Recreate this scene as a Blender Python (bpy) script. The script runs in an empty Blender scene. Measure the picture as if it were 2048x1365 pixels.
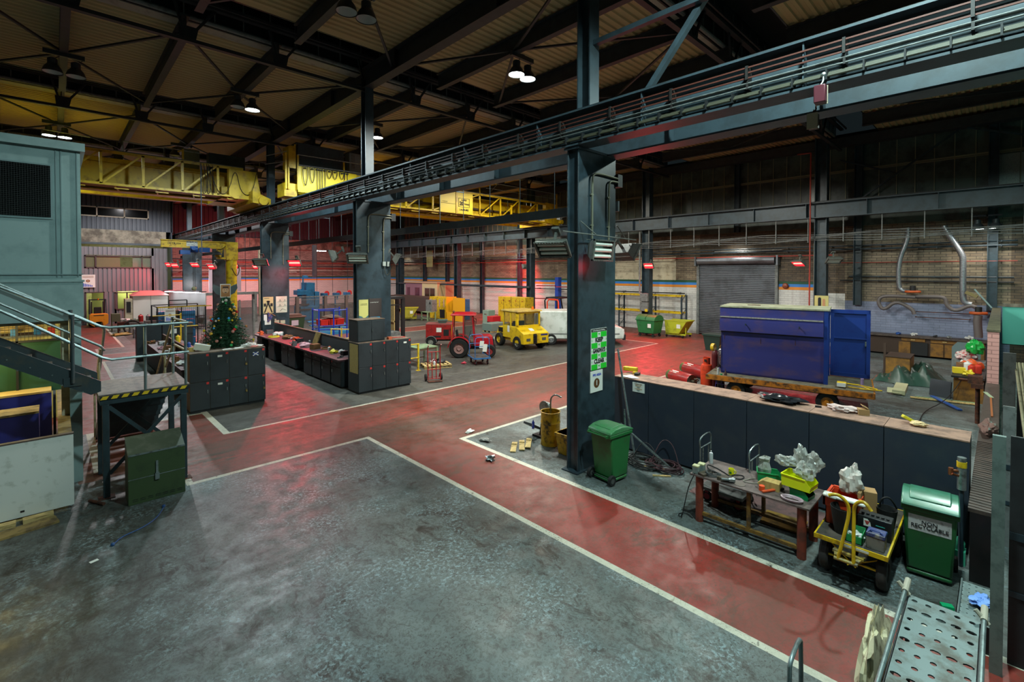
import bpy,bmesh,math,random
from mathutils import Vector,Matrix,Euler
random.seed(7)
SC = bpy.context.scene
COL = SC.collection
PI = math.pi

# ------------------------------------------------------------------ camera, world, exposure
F_PX,CAM_H,PITCH = 947.0,4.2,math.radians(0.93)
cd = bpy.data.cameras.new('camera'); cam = bpy.data.objects.new('camera',cd); COL.objects.link(cam)
cam.location = (0,0,CAM_H)
cam.rotation_euler = (math.radians(90)-PITCH,0,math.radians(45.95-90))
cd.sensor_width = 36.0; cd.lens = F_PX/2048*36.0
cd.shift_y = -(682.5-559.4)/2048
cd.clip_start = 0.05; cd.clip_end = 300
SC.camera = cam
w = bpy.data.worlds.new('World'); SC.world = w; w.use_nodes = True
w.node_tree.nodes['Background'].inputs[0].default_value = (0.30,0.45,0.5,1)
w.node_tree.nodes['Background'].inputs[1].default_value = 0.02
vs = SC.view_settings
SC.display_settings.display_device = 'sRGB'
vs.view_transform = 'Standard'; vs.look = 'None'; vs.gamma = 1.0; vs.use_curve_mapping = False
vs.exposure = 0.15
try:
    SC.cycles.use_denoising = True
    SC.cycles.max_bounces = 5; SC.cycles.diffuse_bounces = 3; SC.cycles.glossy_bounces = 3
    SC.cycles.transparent_max_bounces = 8; SC.cycles.transmission_bounces = 4
    SC.cycles.sample_clamp_indirect = 4.0
    SC.cycles.caustics_reflective = False; SC.cycles.caustics_refractive = False
except Exception:
    pass

LIGHT_COL = (0.80,1.0,0.93)
def light(name,typ,loc,energy,color,rot=(0,0,0),size=0.4,cone=150,blend=0.6):
    ld = bpy.data.lights.new(name,typ); o = bpy.data.objects.new(name,ld); COL.objects.link(o)
    o.location = loc; o.rotation_euler = rot; ld.energy = energy; ld.color = color
    if typ=='SPOT': ld.spot_size = math.radians(cone); ld.spot_blend = blend; ld.shadow_soft_size = size
    if typ=='POINT': ld.shadow_soft_size = size
    if typ=='AREA': ld.shape = 'DISK'; ld.size = size
    return o
# high-bay lamps that are lit: two under the roof in view per bay, the others of the same grid behind and beside the camera, and one added lamp
HB = 1.0
LIT = [  # x, y, power, colour
    (10.45,10.6,2600,(0.95,1.0,0.92)),(10.95,10.6,2600,(0.95,1.0,0.92)),
    (5.5,19.9,2300,(0.72,0.95,1.0)),(10.75,20.0,1900,(0.85,1.0,0.95)),
    (-0.1,29.9,350,(0.75,1.0,0.95)),(0.43,30.0,350,(0.75,1.0,0.95)),
    (5.3,0.6,3300,(0.70,0.98,0.95)),(16.1,0.4,2400,(0.80,1.0,0.92)),(0.2,-0.5,450,(0.62,0.98,0.98)),(4.6,42.5,2600,(1.0,0.97,0.98)),  # last lamp added to brighten the ribbed far wall
    (21.2,10.4,2100,(1.0,0.97,0.86)),(21.3,20.2,1900,(1.0,0.95,0.80)),
    (16.0,30.0,2000,(1.0,0.95,0.86)),(26.5,30.0,1500,(1.0,0.93,0.78)),
    (10.7,41.0,1500,(1.0,0.93,0.9)),(21.3,41.0,1500,(1.0,0.93,0.88)),(16.0,52.0,1500,(1.0,0.92,0.9)),
]
LAMP_Z = 10.35
for i,(x,y,e,c) in enumerate(LIT):
    light('high_bay_light','SPOT',(x,y,LAMP_Z-0.06),e*HB,c,size=0.22,cone=170,blend=0.3)
# lit infrared heaters: position, facing azimuth (deg), tilt down (deg), power   (housings are built further down)
HEATERS = [
    (28.60,16.43,4.60,180,35,1300),(28.55,7.55,4.63,150,55,450),
    (9.36,26.62,4.67,225,35,900),(7.62,37.0,4.55,200,35,420),(8.9,37.05,4.62,240,40,300),
    (7.45,41.2,4.71,215,40,380),(7.2,47.6,4.74,215,35,420),(6.95,49.0,4.80,200,30,900),
    (8.9,31.9,4.5,190,35,150),(29.05,28.35,4.65,75,25,2200),(14.5,50.6,4.9,75,15,3500),
]
RED = (1.0,0.035,0.06)
for (x,y,z,az,tl,e) in HEATERS:
    a = math.radians(az); t = math.radians(tl)
    d = Vector((math.cos(a)*math.cos(t),math.sin(a)*math.cos(t),-math.sin(t)))
    light('heater_and_glow_light','SPOT',Vector((x,y,z))+d*0.16,e,RED,rot=d.to_track_quat('-Z','Y').to_euler(),size=0.15,cone=140,blend=0.8)
# warm lamps under the mezzanine on the left, tube lights over the far bench, lamps by the back wall
light('store_light','POINT',(-1.2,14.3,2.75),90,(1.0,0.86,0.38),size=0.3)
light('store_light','POINT',(-3.2,16.5,2.75),70,(1.0,0.86,0.38),size=0.3)
for y in (0.2,0.78):
    light('bay_lamp_light','SPOT',(30.0,y,6.1),160,(1.0,0.9,0.8),size=0.2,cone=150)
for y in (11.8,31.4,51.0):
    light('wall_lamp_light','SPOT',(30.3,y,6.6),240,(0.97,1.0,0.92),size=0.12,cone=130)
light('back_lamp_light','SPOT',(20.0,60.0,6.5),300,(1.0,0.95,0.92),size=0.2,cone=150)
light('back_lamp_light','SPOT',(13.0,56.0,7.5),500,(1.0,0.93,0.95),size=0.2,cone=160)
light('bench_tube_light','POINT',(8.6,46.0,3.1),90,(1.0,0.95,0.95),size=0.3)
light('office_light','POINT',(3.5,52.0,2.6),120,(0.85,1.0,0.45),size=0.4)
light('corridor_light','POINT',(24.0,-3.0,3.6),110,(0.30,1.0,0.85),size=0.3)
light('corridor_light','POINT',(9.0,-2.0,3.4),25,(0.5,1.0,0.9),size=0.3)

# ------------------------------------------------------------------ materials
MATS = {}
def lin(c):  # sRGB 0-255 -> linear
    return tuple(((v/255)/12.92 if v/255 <= 0.04045 else ((v/255+0.055)/1.055) ** 2.4) for v in c)+(1,)
def mat(name,rgb,rough=0.6,metal=0.0,wear=None,scale=6.0,amount=0.5,bump=0.0,spec=0.5,world=False,stretch=None,emit=None,estr=1.0,alpha=1.0,trans=0.0):
    if name in MATS: return MATS[name]
    m = bpy.data.materials.new(name); m.use_nodes = True; nt = m.node_tree; N = nt.nodes; L = nt.links
    b = N['Principled BSDF']
    base = lin(rgb)
    b.inputs['Base Color'].default_value = base
    b.inputs['Roughness'].default_value = rough; b.inputs['Metallic'].default_value = metal
    b.inputs['Specular IOR Level'].default_value = spec
    if alpha < 1: b.inputs['Alpha'].default_value = alpha
    if trans > 0: b.inputs['Transmission Weight'].default_value = trans
    if emit: b.inputs['Emission Color'].default_value = lin(emit); b.inputs['Emission Strength'].default_value = estr
    if wear or bump:
        if world:
            g = N.new('ShaderNodeNewGeometry'); src = g.outputs['Position']
        else:
            g = N.new('ShaderNodeTexCoord'); src = g.outputs['Object']
        if stretch:
            mp = N.new('ShaderNodeMapping'); mp.inputs['Scale'].default_value = stretch; L.new(src,mp.inputs['Vector']); src = mp.outputs[0]
        no = N.new('ShaderNodeTexNoise'); no.inputs['Scale'].default_value = scale; no.inputs['Detail'].default_value = 8; no.inputs['Roughness'].default_value = 0.65
        L.new(src,no.inputs['Vector'])
    if wear:
        r = N.new('ShaderNodeValToRGB'); r.color_ramp.elements[0].position = 0.62-0.35*amount; r.color_ramp.elements[1].position = 0.72-0.2*amount
        L.new(no.outputs['Fac'],r.inputs[0])
        mx = N.new('ShaderNodeMix'); mx.data_type = 'RGBA'; L.new(r.outputs[0],mx.inputs[0])
        mx.inputs[6].default_value = base; mx.inputs[7].default_value = lin(wear); L.new(mx.outputs[2],b.inputs['Base Color'])
    if bump:
        bp = N.new('ShaderNodeBump'); bp.inputs['Strength'].default_value = bump; bp.inputs['Distance'].default_value = 0.02
        L.new(no.outputs['Fac'],bp.inputs['Height']); L.new(bp.outputs[0],b.inputs['Normal'])
    MATS[name] = m
    return m
def floor_mat(name,base,base2,dirt,dirt_amt,rough=0.42,worn=None,worn_amt=0.0,streak=(1,1,1),light_fleck=None):
    m = bpy.data.materials.new(name); m.use_nodes = True; nt = m.node_tree; N = nt.nodes; L = nt.links; b = N['Principled BSDF']
    g = N.new('ShaderNodeNewGeometry')
    def noise(sc,det=8,ro=0.6,vec=None,dist=0.0):
        n = N.new('ShaderNodeTexNoise'); n.inputs['Scale'].default_value = sc; n.inputs['Detail'].default_value = det; n.inputs['Roughness'].default_value = ro
        n.inputs['Distortion'].default_value = dist
        L.new(vec if vec else g.outputs['Position'],n.inputs['Vector']); return n.outputs['Fac']
    def ramp(f,a,c):
        r = N.new('ShaderNodeMapRange'); r.inputs[1].default_value = a; r.inputs[2].default_value = c; L.new(f,r.inputs[0]); return r.outputs[0]
    def mix(f,a,c):
        x = N.new('ShaderNodeMix'); x.data_type = 'RGBA'
        L.new(f,x.inputs[0])
        for s,v in ((6,a),(7,c)):
            if isinstance(v,tuple): x.inputs[s].default_value = v
            else: L.new(v,x.inputs[s])
        return x.outputs[2]
    def mul(a,c):
        x = N.new('ShaderNodeMath'); x.operation = 'MULTIPLY'; L.new(a,x.inputs[0])
        if isinstance(c,float): x.inputs[1].default_value = c
        else: L.new(c,x.inputs[1])
        return x.outputs[0]
    mp = N.new('ShaderNodeMapping'); mp.inputs['Scale'].default_value = streak; L.new(g.outputs['Position'],mp.inputs['Vector'])
    c0 = mix(ramp(noise(0.55,5),0.38,0.62),lin(base),lin(base2))
    big = ramp(noise(0.33,6,0.6,mp.outputs[0],0.4),0.40,0.66)
    fine = ramp(noise(16.0,10,0.78,None,0.8),0.48,0.57)
    fine2 = ramp(noise(3.4,12,0.80,mp.outputs[0],0.9),0.49,0.58)
    c1 = mix(mul(fine,0.42*dirt_amt),c0,lin(dirt))
    area = ramp(noise(0.7,5,0.6),0.40,0.62)
    c1 = mix(mul(mul(fine2,0.95*dirt_amt),area),c1,lin(dirt))
    c2 = mix(mul(big,0.62*dirt_amt),c1,lin(dirt))
    # scratches: thin dark wavy lines
    wv = N.new('ShaderNodeTexVoronoi'); wv.feature = 'DISTANCE_TO_EDGE'; wv.inputs['Scale'].default_value = 1.1
    dn = N.new('ShaderNodeTexNoise'); dn.inputs['Scale'].default_value = 1.7; dn.inputs['Detail'].default_value = 4; L.new(g.outputs['Position'],dn.inputs['Vector'])
    av = N.new('ShaderNodeVectorMath'); av.operation = 'ADD'; L.new(g.outputs['Position'],av.inputs[0]); L.new(dn.outputs['Color'],av.inputs[1]); L.new(av.outputs[0],wv.inputs['Vector'])
    cr = ramp(wv.outputs['Distance'],0.012,0.0)
    c3 = mix(mul(mul(cr,ramp(noise(0.9,3),0.45,0.6)),0.75),c2,lin(dirt))
    if light_fleck:
        c3 = mix(mul(mul(ramp(noise(19.0,8,0.7,None,0.5),0.50,0.60),ramp(noise(0.8,4),0.46,0.60)),0.75),c3,lin(light_fleck))
        # a broad mottled patch by the white panel, darker towards its middle
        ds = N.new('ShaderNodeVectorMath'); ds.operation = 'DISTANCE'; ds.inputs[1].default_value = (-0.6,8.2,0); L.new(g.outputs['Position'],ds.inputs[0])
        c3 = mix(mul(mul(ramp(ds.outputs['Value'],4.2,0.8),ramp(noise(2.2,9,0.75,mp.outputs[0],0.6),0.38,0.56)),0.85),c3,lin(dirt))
    flake = ramp(noise(34.0,6,0.65,None,0.3),0.58,0.62)
    c3 = mix(mul(mul(flake,ramp(noise(1.3,4),0.42,0.58)),0.9),c3,lin(dirt))
    if worn:
        wn = ramp(noise(7.0,10,0.8,None,0.6),0.60-0.2*worn_amt,0.66-0.2*worn_amt)
        c3 = mix(wn,c3,lin(worn))
    L.new(c3,b.inputs['Base Color'])
    rr = N.new('ShaderNodeMapRange'); rr.inputs[1].default_value = 0.35; rr.inputs[2].default_value = 0.7; rr.inputs[3].default_value = rough-0.06; rr.inputs[4].default_value = rough+0.28
    L.new(noise(3.0,8,0.7),rr.inputs[0]); L.new(rr.outputs[0],b.inputs['Roughness'])
    bp = N.new('ShaderNodeBump'); bp.inputs['Strength'].default_value = 0.25; bp.inputs['Distance'].default_value = 0.01
    L.new(noise(14.0,8,0.7),bp.inputs['Height']); L.new(bp.outputs[0],b.inputs['Normal'])
    return m
def brick_mat(name,c1,c2,mortar,bw=0.45,bh=0.15,patch=None,pamt=0.5,rough=0.8,swap=False,bumpy=0.4):
    m = bpy.data.materials.new(name); m.use_nodes = True; nt = m.node_tree; N = nt.nodes; L = nt.links; b = N['Principled BSDF']
    g = N.new('ShaderNodeNewGeometry'); sp = N.new('ShaderNodeSeparateXYZ'); L.new(g.outputs['Position'],sp.inputs[0])
    cb = N.new('ShaderNodeCombineXYZ'); L.new(sp.outputs['X' if swap else 'Y'],cb.inputs[0]); L.new(sp.outputs['Z'],cb.inputs[1])
    br = N.new('ShaderNodeTexBrick'); br.inputs['Scale'].default_value = 1.0; br.inputs['Brick Width'].default_value = bw; br.inputs['Row Height'].default_value = bh
    br.inputs['Mortar Size'].default_value = 0.012; br.inputs['Mortar Smooth'].default_value = 0.3
    br.inputs['Color1'].default_value = lin(c1); br.inputs['Color2'].default_value = lin(c2); br.inputs['Mortar'].default_value = lin(mortar)
    L.new(cb.outputs[0],br.inputs['Vector']); out = br.outputs['Color']
    n = N.new('ShaderNodeTexNoise'); n.inputs['Scale'].default_value = 1.6; n.inputs['Detail'].default_value = 8; n.inputs['Roughness'].default_value = 0.7; L.new(g.outputs['Position'],n.inputs['Vector'])
    if patch:
        r = N.new('ShaderNodeMapRange'); r.inputs[1].default_value = 0.62-0.2*pamt; r.inputs[2].default_value = 0.78-0.2*pamt; L.new(n.outputs['Fac'],r.inputs[0])
        x = N.new('ShaderNodeMix'); x.data_type = 'RGBA'; L.new(r.outputs[0],x.inputs[0]); L.new(out,x.inputs[6]); x.inputs[7].default_value = lin(patch); out = x.outputs[2]
    L.new(out,b.inputs['Base Color']); b.inputs['Roughness'].default_value = rough
    bp = N.new('ShaderNodeBump'); bp.inputs['Strength'].default_value = bumpy; bp.inputs['Distance'].default_value = 0.02
    iv = N.new('ShaderNodeMath'); iv.operation = 'SUBTRACT'; iv.inputs[0].default_value = 1; L.new(br.outputs['Fac'],iv.inputs[1]); L.new(iv.outputs[0],bp.inputs['Height']); L.new(bp.outputs[0],b.inputs['Normal'])
    return m

# ------------------------------------------------------------------ mesh builder
def V(*a): return Vector(a)
W1 = dict(world=True); S1 = dict(smooth=False); WS = dict(world=True,smooth=False)
class MB:
    def __init__(s): s.v = []; s.f = []; s.mi = []; s.cur = 0
    def add(s,vs,fs):
        n = len(s.v); s.v += [Vector(p) for p in vs]; s.f += [tuple(i+n for i in f) for f in fs]; s.mi += [s.cur]*len(fs); return s
    def box(s,x0,x1,y0,y1,z0,z1):
        if x1 < x0: x0,x1 = x1,x0
        if y1 < y0: y0,y1 = y1,y0
        if z1 < z0: z0,z1 = z1,z0
        return s.add([(x0,y0,z0),(x1,y0,z0),(x1,y1,z0),(x0,y1,z0),(x0,y0,z1),(x1,y0,z1),(x1,y1,z1),(x0,y1,z1)],
                     [(3,2,1,0),(4,5,6,7),(0,1,5,4),(1,2,6,5),(2,3,7,6),(3,0,4,7)])
    def obox(s,c,size,rot=(0,0,0)):
        R = Euler(rot).to_matrix(); h = [q/2 for q in size]; c = Vector(c); n = len(s.v)
        s.box(-h[0],h[0],-h[1],h[1],-h[2],h[2])
        for i in range(n,n+8): s.v[i] = R @ s.v[i]+c
        return s
    def frame(s,p,q,up=(0,0,1)):
        p = Vector(p); q = Vector(q); d = q-p; l = d.length; d = d/(l or 1); u = Vector(up)
        if abs(d.dot(u)) > 0.98: u = Vector((1,0,0))
        sd = d.cross(u).normalized(); u = sd.cross(d).normalized(); return p,q,sd,u
    def bar(s,p,q,w,h,up=(0,0,1)):
        p,q,sd,u = s.frame(p,q,up); a = sd*w/2; b = u*h/2
        return s.add([p-a-b,p+a-b,p+a+b,p-a+b,q-a-b,q+a-b,q+a+b,q-a+b],
                     [(0,3,2,1),(4,5,6,7),(0,1,5,4),(1,2,6,5),(2,3,7,6),(3,0,4,7)][::1])
    def profile(s,p,q,pts,up=(0,0,1),caps=True):   # extrude a closed 2-D profile (side, up) from p to q
        p,q,sd,u = s.frame(p,q,up); n = len(pts)
        vs = [p+sd*a+u*b for a,b in pts]+[q+sd*a+u*b for a,b in pts]
        fs = [(i,(i+1) % n,n+(i+1) % n,n+i) for i in range(n)]
        if caps: fs += [tuple(range(n))[::-1],tuple(range(n,2*n))]
        return s.add(vs,fs)
    def ibeam(s,p,q,h,w,tf=0.03,tw=0.02,up=(0,0,1)):
        H,W,t = h/2,w/2,tw/2
        return s.profile(p,q,[(-W,-H),(W,-H),(W,-H+tf),(t,-H+tf),(t,H-tf),(W,H-tf),(W,H),(-W,H),(-W,H-tf),(-t,H-tf),(-t,-H+tf),(-W,-H+tf)],up)
    def cyl(s,p,q,r,n=12,r2=None,caps=True):
        p,q,sd,u = s.frame(p,q); r2 = r if r2 is None else r2
        vs = []
        for c,rr in ((p,r),(q,r2)):
            for i in range(n): a = 2*PI*i/n; vs.append(c+sd*math.cos(a)*rr+u*math.sin(a)*rr)
        fs = [(i,(i+1) % n,n+(i+1) % n,n+i) for i in range(n)]
        if caps: fs += [tuple(range(n))[::-1],tuple(range(n,2*n))]
        return s.add(vs,fs)
    def tube(s,pts,r,n=8,closed=False,smooth=0):
        pts = [Vector(p) for p in pts]
        for _ in range(smooth):
            q = []; m = len(pts)
            for i in range(m if closed else m-1):
                a,b = pts[i],pts[(i+1) % m]; q += [a*.75+b*.25,a*.25+b*.75]
            if not closed: q[0] = pts[0]; q[-1] = pts[-1]
            pts = q
        m = len(pts); vs = []; u = None
        for i,p in enumerate(pts):
            a = pts[(i-1) % m] if (closed or i > 0) else p; b = pts[(i+1) % m] if (closed or i < m-1) else p
            d = (b-a); d = d.normalized() if d.length > 1e-9 else Vector((0,0,1))
            if u is None:
                u = Vector((0,0,1)) if abs(d.z) < 0.9 else Vector((1,0,0))
            sd = d.cross(u); sd = sd.normalized() if sd.length > 1e-6 else d.orthogonal().normalized(); u = sd.cross(d).normalized()
            for k in range(n): t = 2*PI*k/n; vs.append(p+sd*math.cos(t)*r+u*math.sin(t)*r)
        fs = []
        for i in range(m if closed else m-1):
            j = (i+1) % m
            for k in range(n): k2 = (k+1) % n; fs.append((i*n+k,i*n+k2,j*n+k2,j*n+k))
        if not closed: fs += [tuple(range(n))[::-1],tuple(range((m-1)*n,m*n))]
        return s.add(vs,fs)
    def lathe(s,prof,n=20,c=(0,0,0),axis='z',caps=True):
        c = Vector(c); vs = []
        for r,z in prof:
            for i in range(n):
                a = 2*PI*i/n; x,y = r*math.cos(a),r*math.sin(a)
                vs.append(c+(Vector((x,y,z)) if axis=='z' else Vector((z,x,y)) if axis=='x' else Vector((y,z,x))))
        fs = []
        for k in range(len(prof)-1):
            for i in range(n): j = (i+1) % n; fs.append((k*n+i,k*n+j,(k+1)*n+j,(k+1)*n+i))
        if caps:
            if prof[0][0] > 1e-4: fs.append(tuple(range(n))[::-1])
            if prof[-1][0] > 1e-4: fs.append(tuple(range((len(prof)-1)*n,len(prof)*n)))
        return s.add(vs,fs)
    def prism(s,poly,axis,a,b):   # 2-D polygon extruded along axis between a and b
        def P(u,v,t): return {'x': (t,u,v),'y': (u,t,v),'z': (u,v,t)}[axis]
        n = len(poly); vs = [P(u,v,a) for u,v in poly]+[P(u,v,b) for u,v in poly]
        return s.add(vs,[(i,(i+1) % n,n+(i+1) % n,n+i) for i in range(n)]+[tuple(range(n))[::-1],tuple(range(n,2*n))])
    def quad(s,*p): return s.add(p,[tuple(range(len(p)))])
    def ball(s,c,r,n=10,sz=(1,1,1)):
        c = Vector(c); m = n // 2; prof = [(math.sin(PI*k/m)*r,-math.cos(PI*k/m)*r) for k in range(m+1)]
        k0 = len(s.v); s.lathe(prof,n,(0,0,0),caps=False)
        for i in range(k0,len(s.v)): v = s.v[i]; s.v[i] = Vector((v.x*sz[0],v.y*sz[1],v.z*sz[2]))+c
        return s
    def hull(s,a,b,z0,z1):   # tapered box: footprint a=(x0,x1,y0,y1) at z0, b at z1
        vs = [(a[0],a[2],z0),(a[1],a[2],z0),(a[1],a[3],z0),(a[0],a[3],z0),(b[0],b[2],z1),(b[1],b[2],z1),(b[1],b[3],z1),(b[0],b[3],z1)]
        return s.add(vs,[(3,2,1,0),(4,5,6,7),(0,1,5,4),(1,2,6,5),(2,3,7,6),(3,0,4,7)])
    def rot(s,start,R,piv=(0,0,0)):
        piv = Vector(piv)
        for i in range(start,len(s.v)): s.v[i] = R @ (s.v[i]-piv)+piv
        return s
    def B(s,name,m,parent=None,world=False,smooth=True,bevel=0,origin=None,ang=35,label=None,weld=True,sub=0):
        me = bpy.data.meshes.new(name)
        off = Vector((0,0,0))
        if parent is not None and world: off = parent.location.copy()
        if parent is None:
            if origin is None:
                xs = [v.x for v in s.v]; ys = [v.y for v in s.v]; zs = [v.z for v in s.v]
                origin = ((min(xs)+max(xs))/2,(min(ys)+max(ys))/2,min(zs))
            off = Vector(origin)
        inv = None
        if parent is not None and world and parent.rotation_euler.z: inv = Matrix.Rotation(-parent.rotation_euler.z,3,'Z')
        vs = [v-off for v in s.v]
        if inv: vs = [inv @ v for v in vs]
        me.from_pydata([tuple(v) for v in vs],[],s.f)
        bm = bmesh.new(); bm.from_mesh(me); 
        if len(s.v) < 60000: bmesh.ops.recalc_face_normals(bm,faces=bm.faces)
        bm.to_mesh(me); bm.free()
        ms = m if isinstance(m,(list,tuple)) else [m]
        for q in ms: me.materials.append(q)
        if len(ms) > 1: me.polygons.foreach_set('material_index',s.mi)
        if smooth:
            me.polygons.foreach_set('use_smooth',[True]*len(me.polygons))
            try: me.set_sharp_from_angle(angle=math.radians(ang))
            except Exception: pass
        me.update()
        o = bpy.data.objects.new(name,me); COL.objects.link(o)
        if parent is not None: o.parent = parent
        else: o.location = off
        if bevel:
            bv = o.modifiers.new('b','BEVEL'); bv.width = bevel; bv.segments = 2; bv.limit_method = 'ANGLE'; bv.angle_limit = math.radians(40); bv.harden_normals = False
        if sub:
            sb = o.modifiers.new('s','SUBSURF'); sb.levels = sub; sb.render_levels = sub
        if label: o['label'] = label
        return o
def T(name,label,cat,loc=(0,0,0),rz=0.0,group=None):
    o = bpy.data.objects.new(name,None); COL.objects.link(o); o.empty_display_size = 0.2
    o.location = loc; o.rotation_euler = (0,0,rz); o['label'] = label; o['category'] = cat
    if group: o['group'] = group
    return o
def tag(o,label,cat,group=None):
    o['label'] = label; o['category'] = cat
    if group: o['group'] = group
    return o
def S(o):
    o['kind'] = 'structure'; return o
def dup(root,loc,rz=None,label=None,group=None):
    r = root.copy(); COL.objects.link(r); r.location = loc
    if rz is not None: r.rotation_euler = (0,0,rz)
    if label: r['label'] = label
    if group: r['group'] = group
    for ch in list(root.children):
        c = ch.copy(); COL.objects.link(c); c.parent = r
        for g in list(ch.children):
            d = g.copy(); COL.objects.link(d); d.parent = c
    return r
def text_mesh(s,size,m,loc,R,name='lettering',parent=None,align='CENTER',ext=0.001,bold=0.0,sx=1.0,world=1):
    cu = bpy.data.curves.new('t','FONT'); cu.body = s; cu.size = size; cu.align_x = align; cu.align_y = 'CENTER'; cu.extrude = ext; cu.offset = bold; cu.resolution_u = 2
    cu.space_line = 1.0
    t = bpy.data.objects.new('t',cu); COL.objects.link(t)
    dg = bpy.context.evaluated_depsgraph_get(); dg.update()
    me = bpy.data.meshes.new_from_object(t.evaluated_get(dg)); bpy.data.objects.remove(t); bpy.data.curves.remove(cu)
    M = Matrix.Translation(Vector(loc)) @ R.to_4x4() @ Matrix.Diagonal((sx,1,1,1))
    if parent is not None and world:
        M = Matrix.Rotation(-parent.rotation_euler.z,4,'Z') @ Matrix.Translation(-parent.location) @ M
    me.transform(M); me.materials.clear(); me.materials.append(m); me.name = name
    o = bpy.data.objects.new(name,me); COL.objects.link(o)
    if parent is not None: o.parent = parent
    return o
# text orientations: readable when seen by someone looking toward +y (on a face facing -y), toward +x (face facing -x)
R_MY = Euler((PI/2,0,0)).to_matrix()
R_MX = Euler((PI/2,0,-PI/2)).to_matrix()
# ================================================================== THE SETTING
M_steel = mat('dark_blue_steel',(46,60,68),0.38,0.0,wear=(34,44,50),scale=3,amount=0.5,bump=0.06)
M_steel2 = mat('dark_roof_steel',(38,40,42),0.6,0.0,wear=(28,28,30),scale=3,amount=0.5)
M_beam = mat('beam_blue_grey',(56,70,78),0.5,0.0,wear=(48,58,64),scale=2.5,amount=0.5,bump=0.05)
M_roof = mat('roof_sheet',(178,156,112),0.7)
M_dark = mat('near_black',(16,17,19),0.6)
M_black = mat('black_rubber',(14,14,14),0.75)
M_white = mat('white_paint',(205,205,198),0.6,wear=(150,146,136),scale=5,amount=0.2)
M_paper = mat('paper',(222,222,214),0.8)
M_grey = mat('mid_grey',(112,114,112),0.6,wear=(84,84,82),scale=6,amount=0.4)
M_chrome = mat('galvanised',(150,160,160),0.32,0.75,wear=(110,112,108),scale=12,amount=0.4)
M_rust = mat('rusty_steel',(96,52,34),0.75,0.1,wear=(52,32,24),scale=8,amount=0.6,bump=0.3)
M_redpaint = mat('red_paint',(158,30,30),0.42,wear=(104,26,24),scale=6,amount=0.3)
M_yellow = mat('yellow_paint',(214,176,24),0.42,wear=(150,112,24),scale=5,amount=0.35)
M_yellowc = mat('crane_yellow',(205,168,16),0.45,wear=(160,124,18),scale=2.5,amount=0.35)
M_wood = mat('bare_timber',(196,168,110),0.75,wear=(140,112,66),scale=5,amount=0.4,stretch=(1,6,6))
M_concrete = mat('concrete',(140,134,118),0.85,wear=(88,82,72),scale=1.6,amount=0.6,bump=0.3,**W1)

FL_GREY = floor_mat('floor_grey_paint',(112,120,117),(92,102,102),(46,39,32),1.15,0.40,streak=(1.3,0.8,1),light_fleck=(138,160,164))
FL_RED = floor_mat('floor_red_paint',(150,48,40),(132,46,38),(76,58,44),0.8,0.40,streak=(0.5,1.1,1))
FL_REDB = floor_mat('floor_red_paint_tyre_marked',(150,58,48),(122,54,44),(74,60,46),1.35,0.44,streak=(0.22,2.2,1))
FL_LINE = floor_mat('floor_line_white',(206,200,182),(190,184,166),(84,74,60),0.30,0.5,worn=(70,60,52),worn_amt=0.1)
FL_FAR = floor_mat('floor_far_dirty',(96,94,86),(78,78,74),(50,42,36),1.0,0.45,streak=(0.6,1.6,1))
rects = [  # x0,x1,y0,y1,material index (0 grey,1 red,2 red tyre marked,3 white,4 dirty grey)
    (-14,32,-9,63,0),(8.9,32,14.0,63,4),(3.26,9,14.0,63,4),(10.3,32,0.25,9.3,0),
    (5.72,7.28,-9,9.45,1),(5.72,31.4,9.45,13.9,2),(1.95,5.72,11.17,13.9,2),(0.6,3.1,13.3,16.4,2),(0.3,1.95,12.6,13.9,2),
    (-0.4,1.6,16.4,34,1),(-0.4,2.68,34,49.9,1),(1.6,5.0,29.2,31.5,1),
    (25.4,31.4,13.9,50,2),(11,25.4,28.95,31.2,1),(25.3,31.4,8.0,9.45,2),(20.0,25.3,9.0,9.45,2),(22,31.4,5.0,9.0,2),
    (5.61,5.72,-9,11.17,3),(1.85,5.72,11.05,11.17,3),(7.28,7.40,-9,9.45,3),(7.28,20.0,9.33,9.45,3),
    (3.14,25.3,13.90,14.01,3),(3.10,3.26,13.90,16.6,3),(2.0,3.26,16.4,16.5,3),(1.83,1.95,11.05,13.0,3),(0.55,0.7,13.0,16.4,3),
    (25.3,25.4,13.9,19.0,3),(25.3,25.4,19.0,28.9,3),(11,25.4,28.85,28.95,3),(11,25.4,31.2,31.3,3),
    (1.55,1.66,22.5,29.2,3),(1.55,1.66,31.5,34.1,3),(1.55,2.8,34.0,34.12,3),(2.68,2.8,34.0,48,3),(1.6,5.0,29.1,29.2,3),(1.6,5.0,31.5,31.6,3),
]
xs = sorted({r[0] for r in rects} | {r[1] for r in rects}); ys = sorted({r[2] for r in rects} | {r[3] for r in rects})
b = MB(); idx = {}
def vid(x,y):
    if (x,y) not in idx: idx[(x,y)] = len(b.v); b.v.append(Vector((x,y,0)))
    return idx[(x,y)]
for i in range(len(xs)-1):
    for j in range(len(ys)-1):
        cx,cy = (xs[i]+xs[i+1])/2,(ys[j]+ys[j+1])/2; k = 0
        for r in rects:
            if r[0] < cx < r[1] and r[2] < cy < r[3]: k = r[4]
        b.f.append((vid(xs[i],ys[j]),vid(xs[i+1],ys[j]),vid(xs[i+1],ys[j+1]),vid(xs[i],ys[j+1]))); b.mi.append(k)
fl = b.B('floor',[FL_GREY,FL_RED,FL_REDB,FL_LINE,FL_FAR],smooth=False,origin=(0,0,0)); S(fl)

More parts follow.
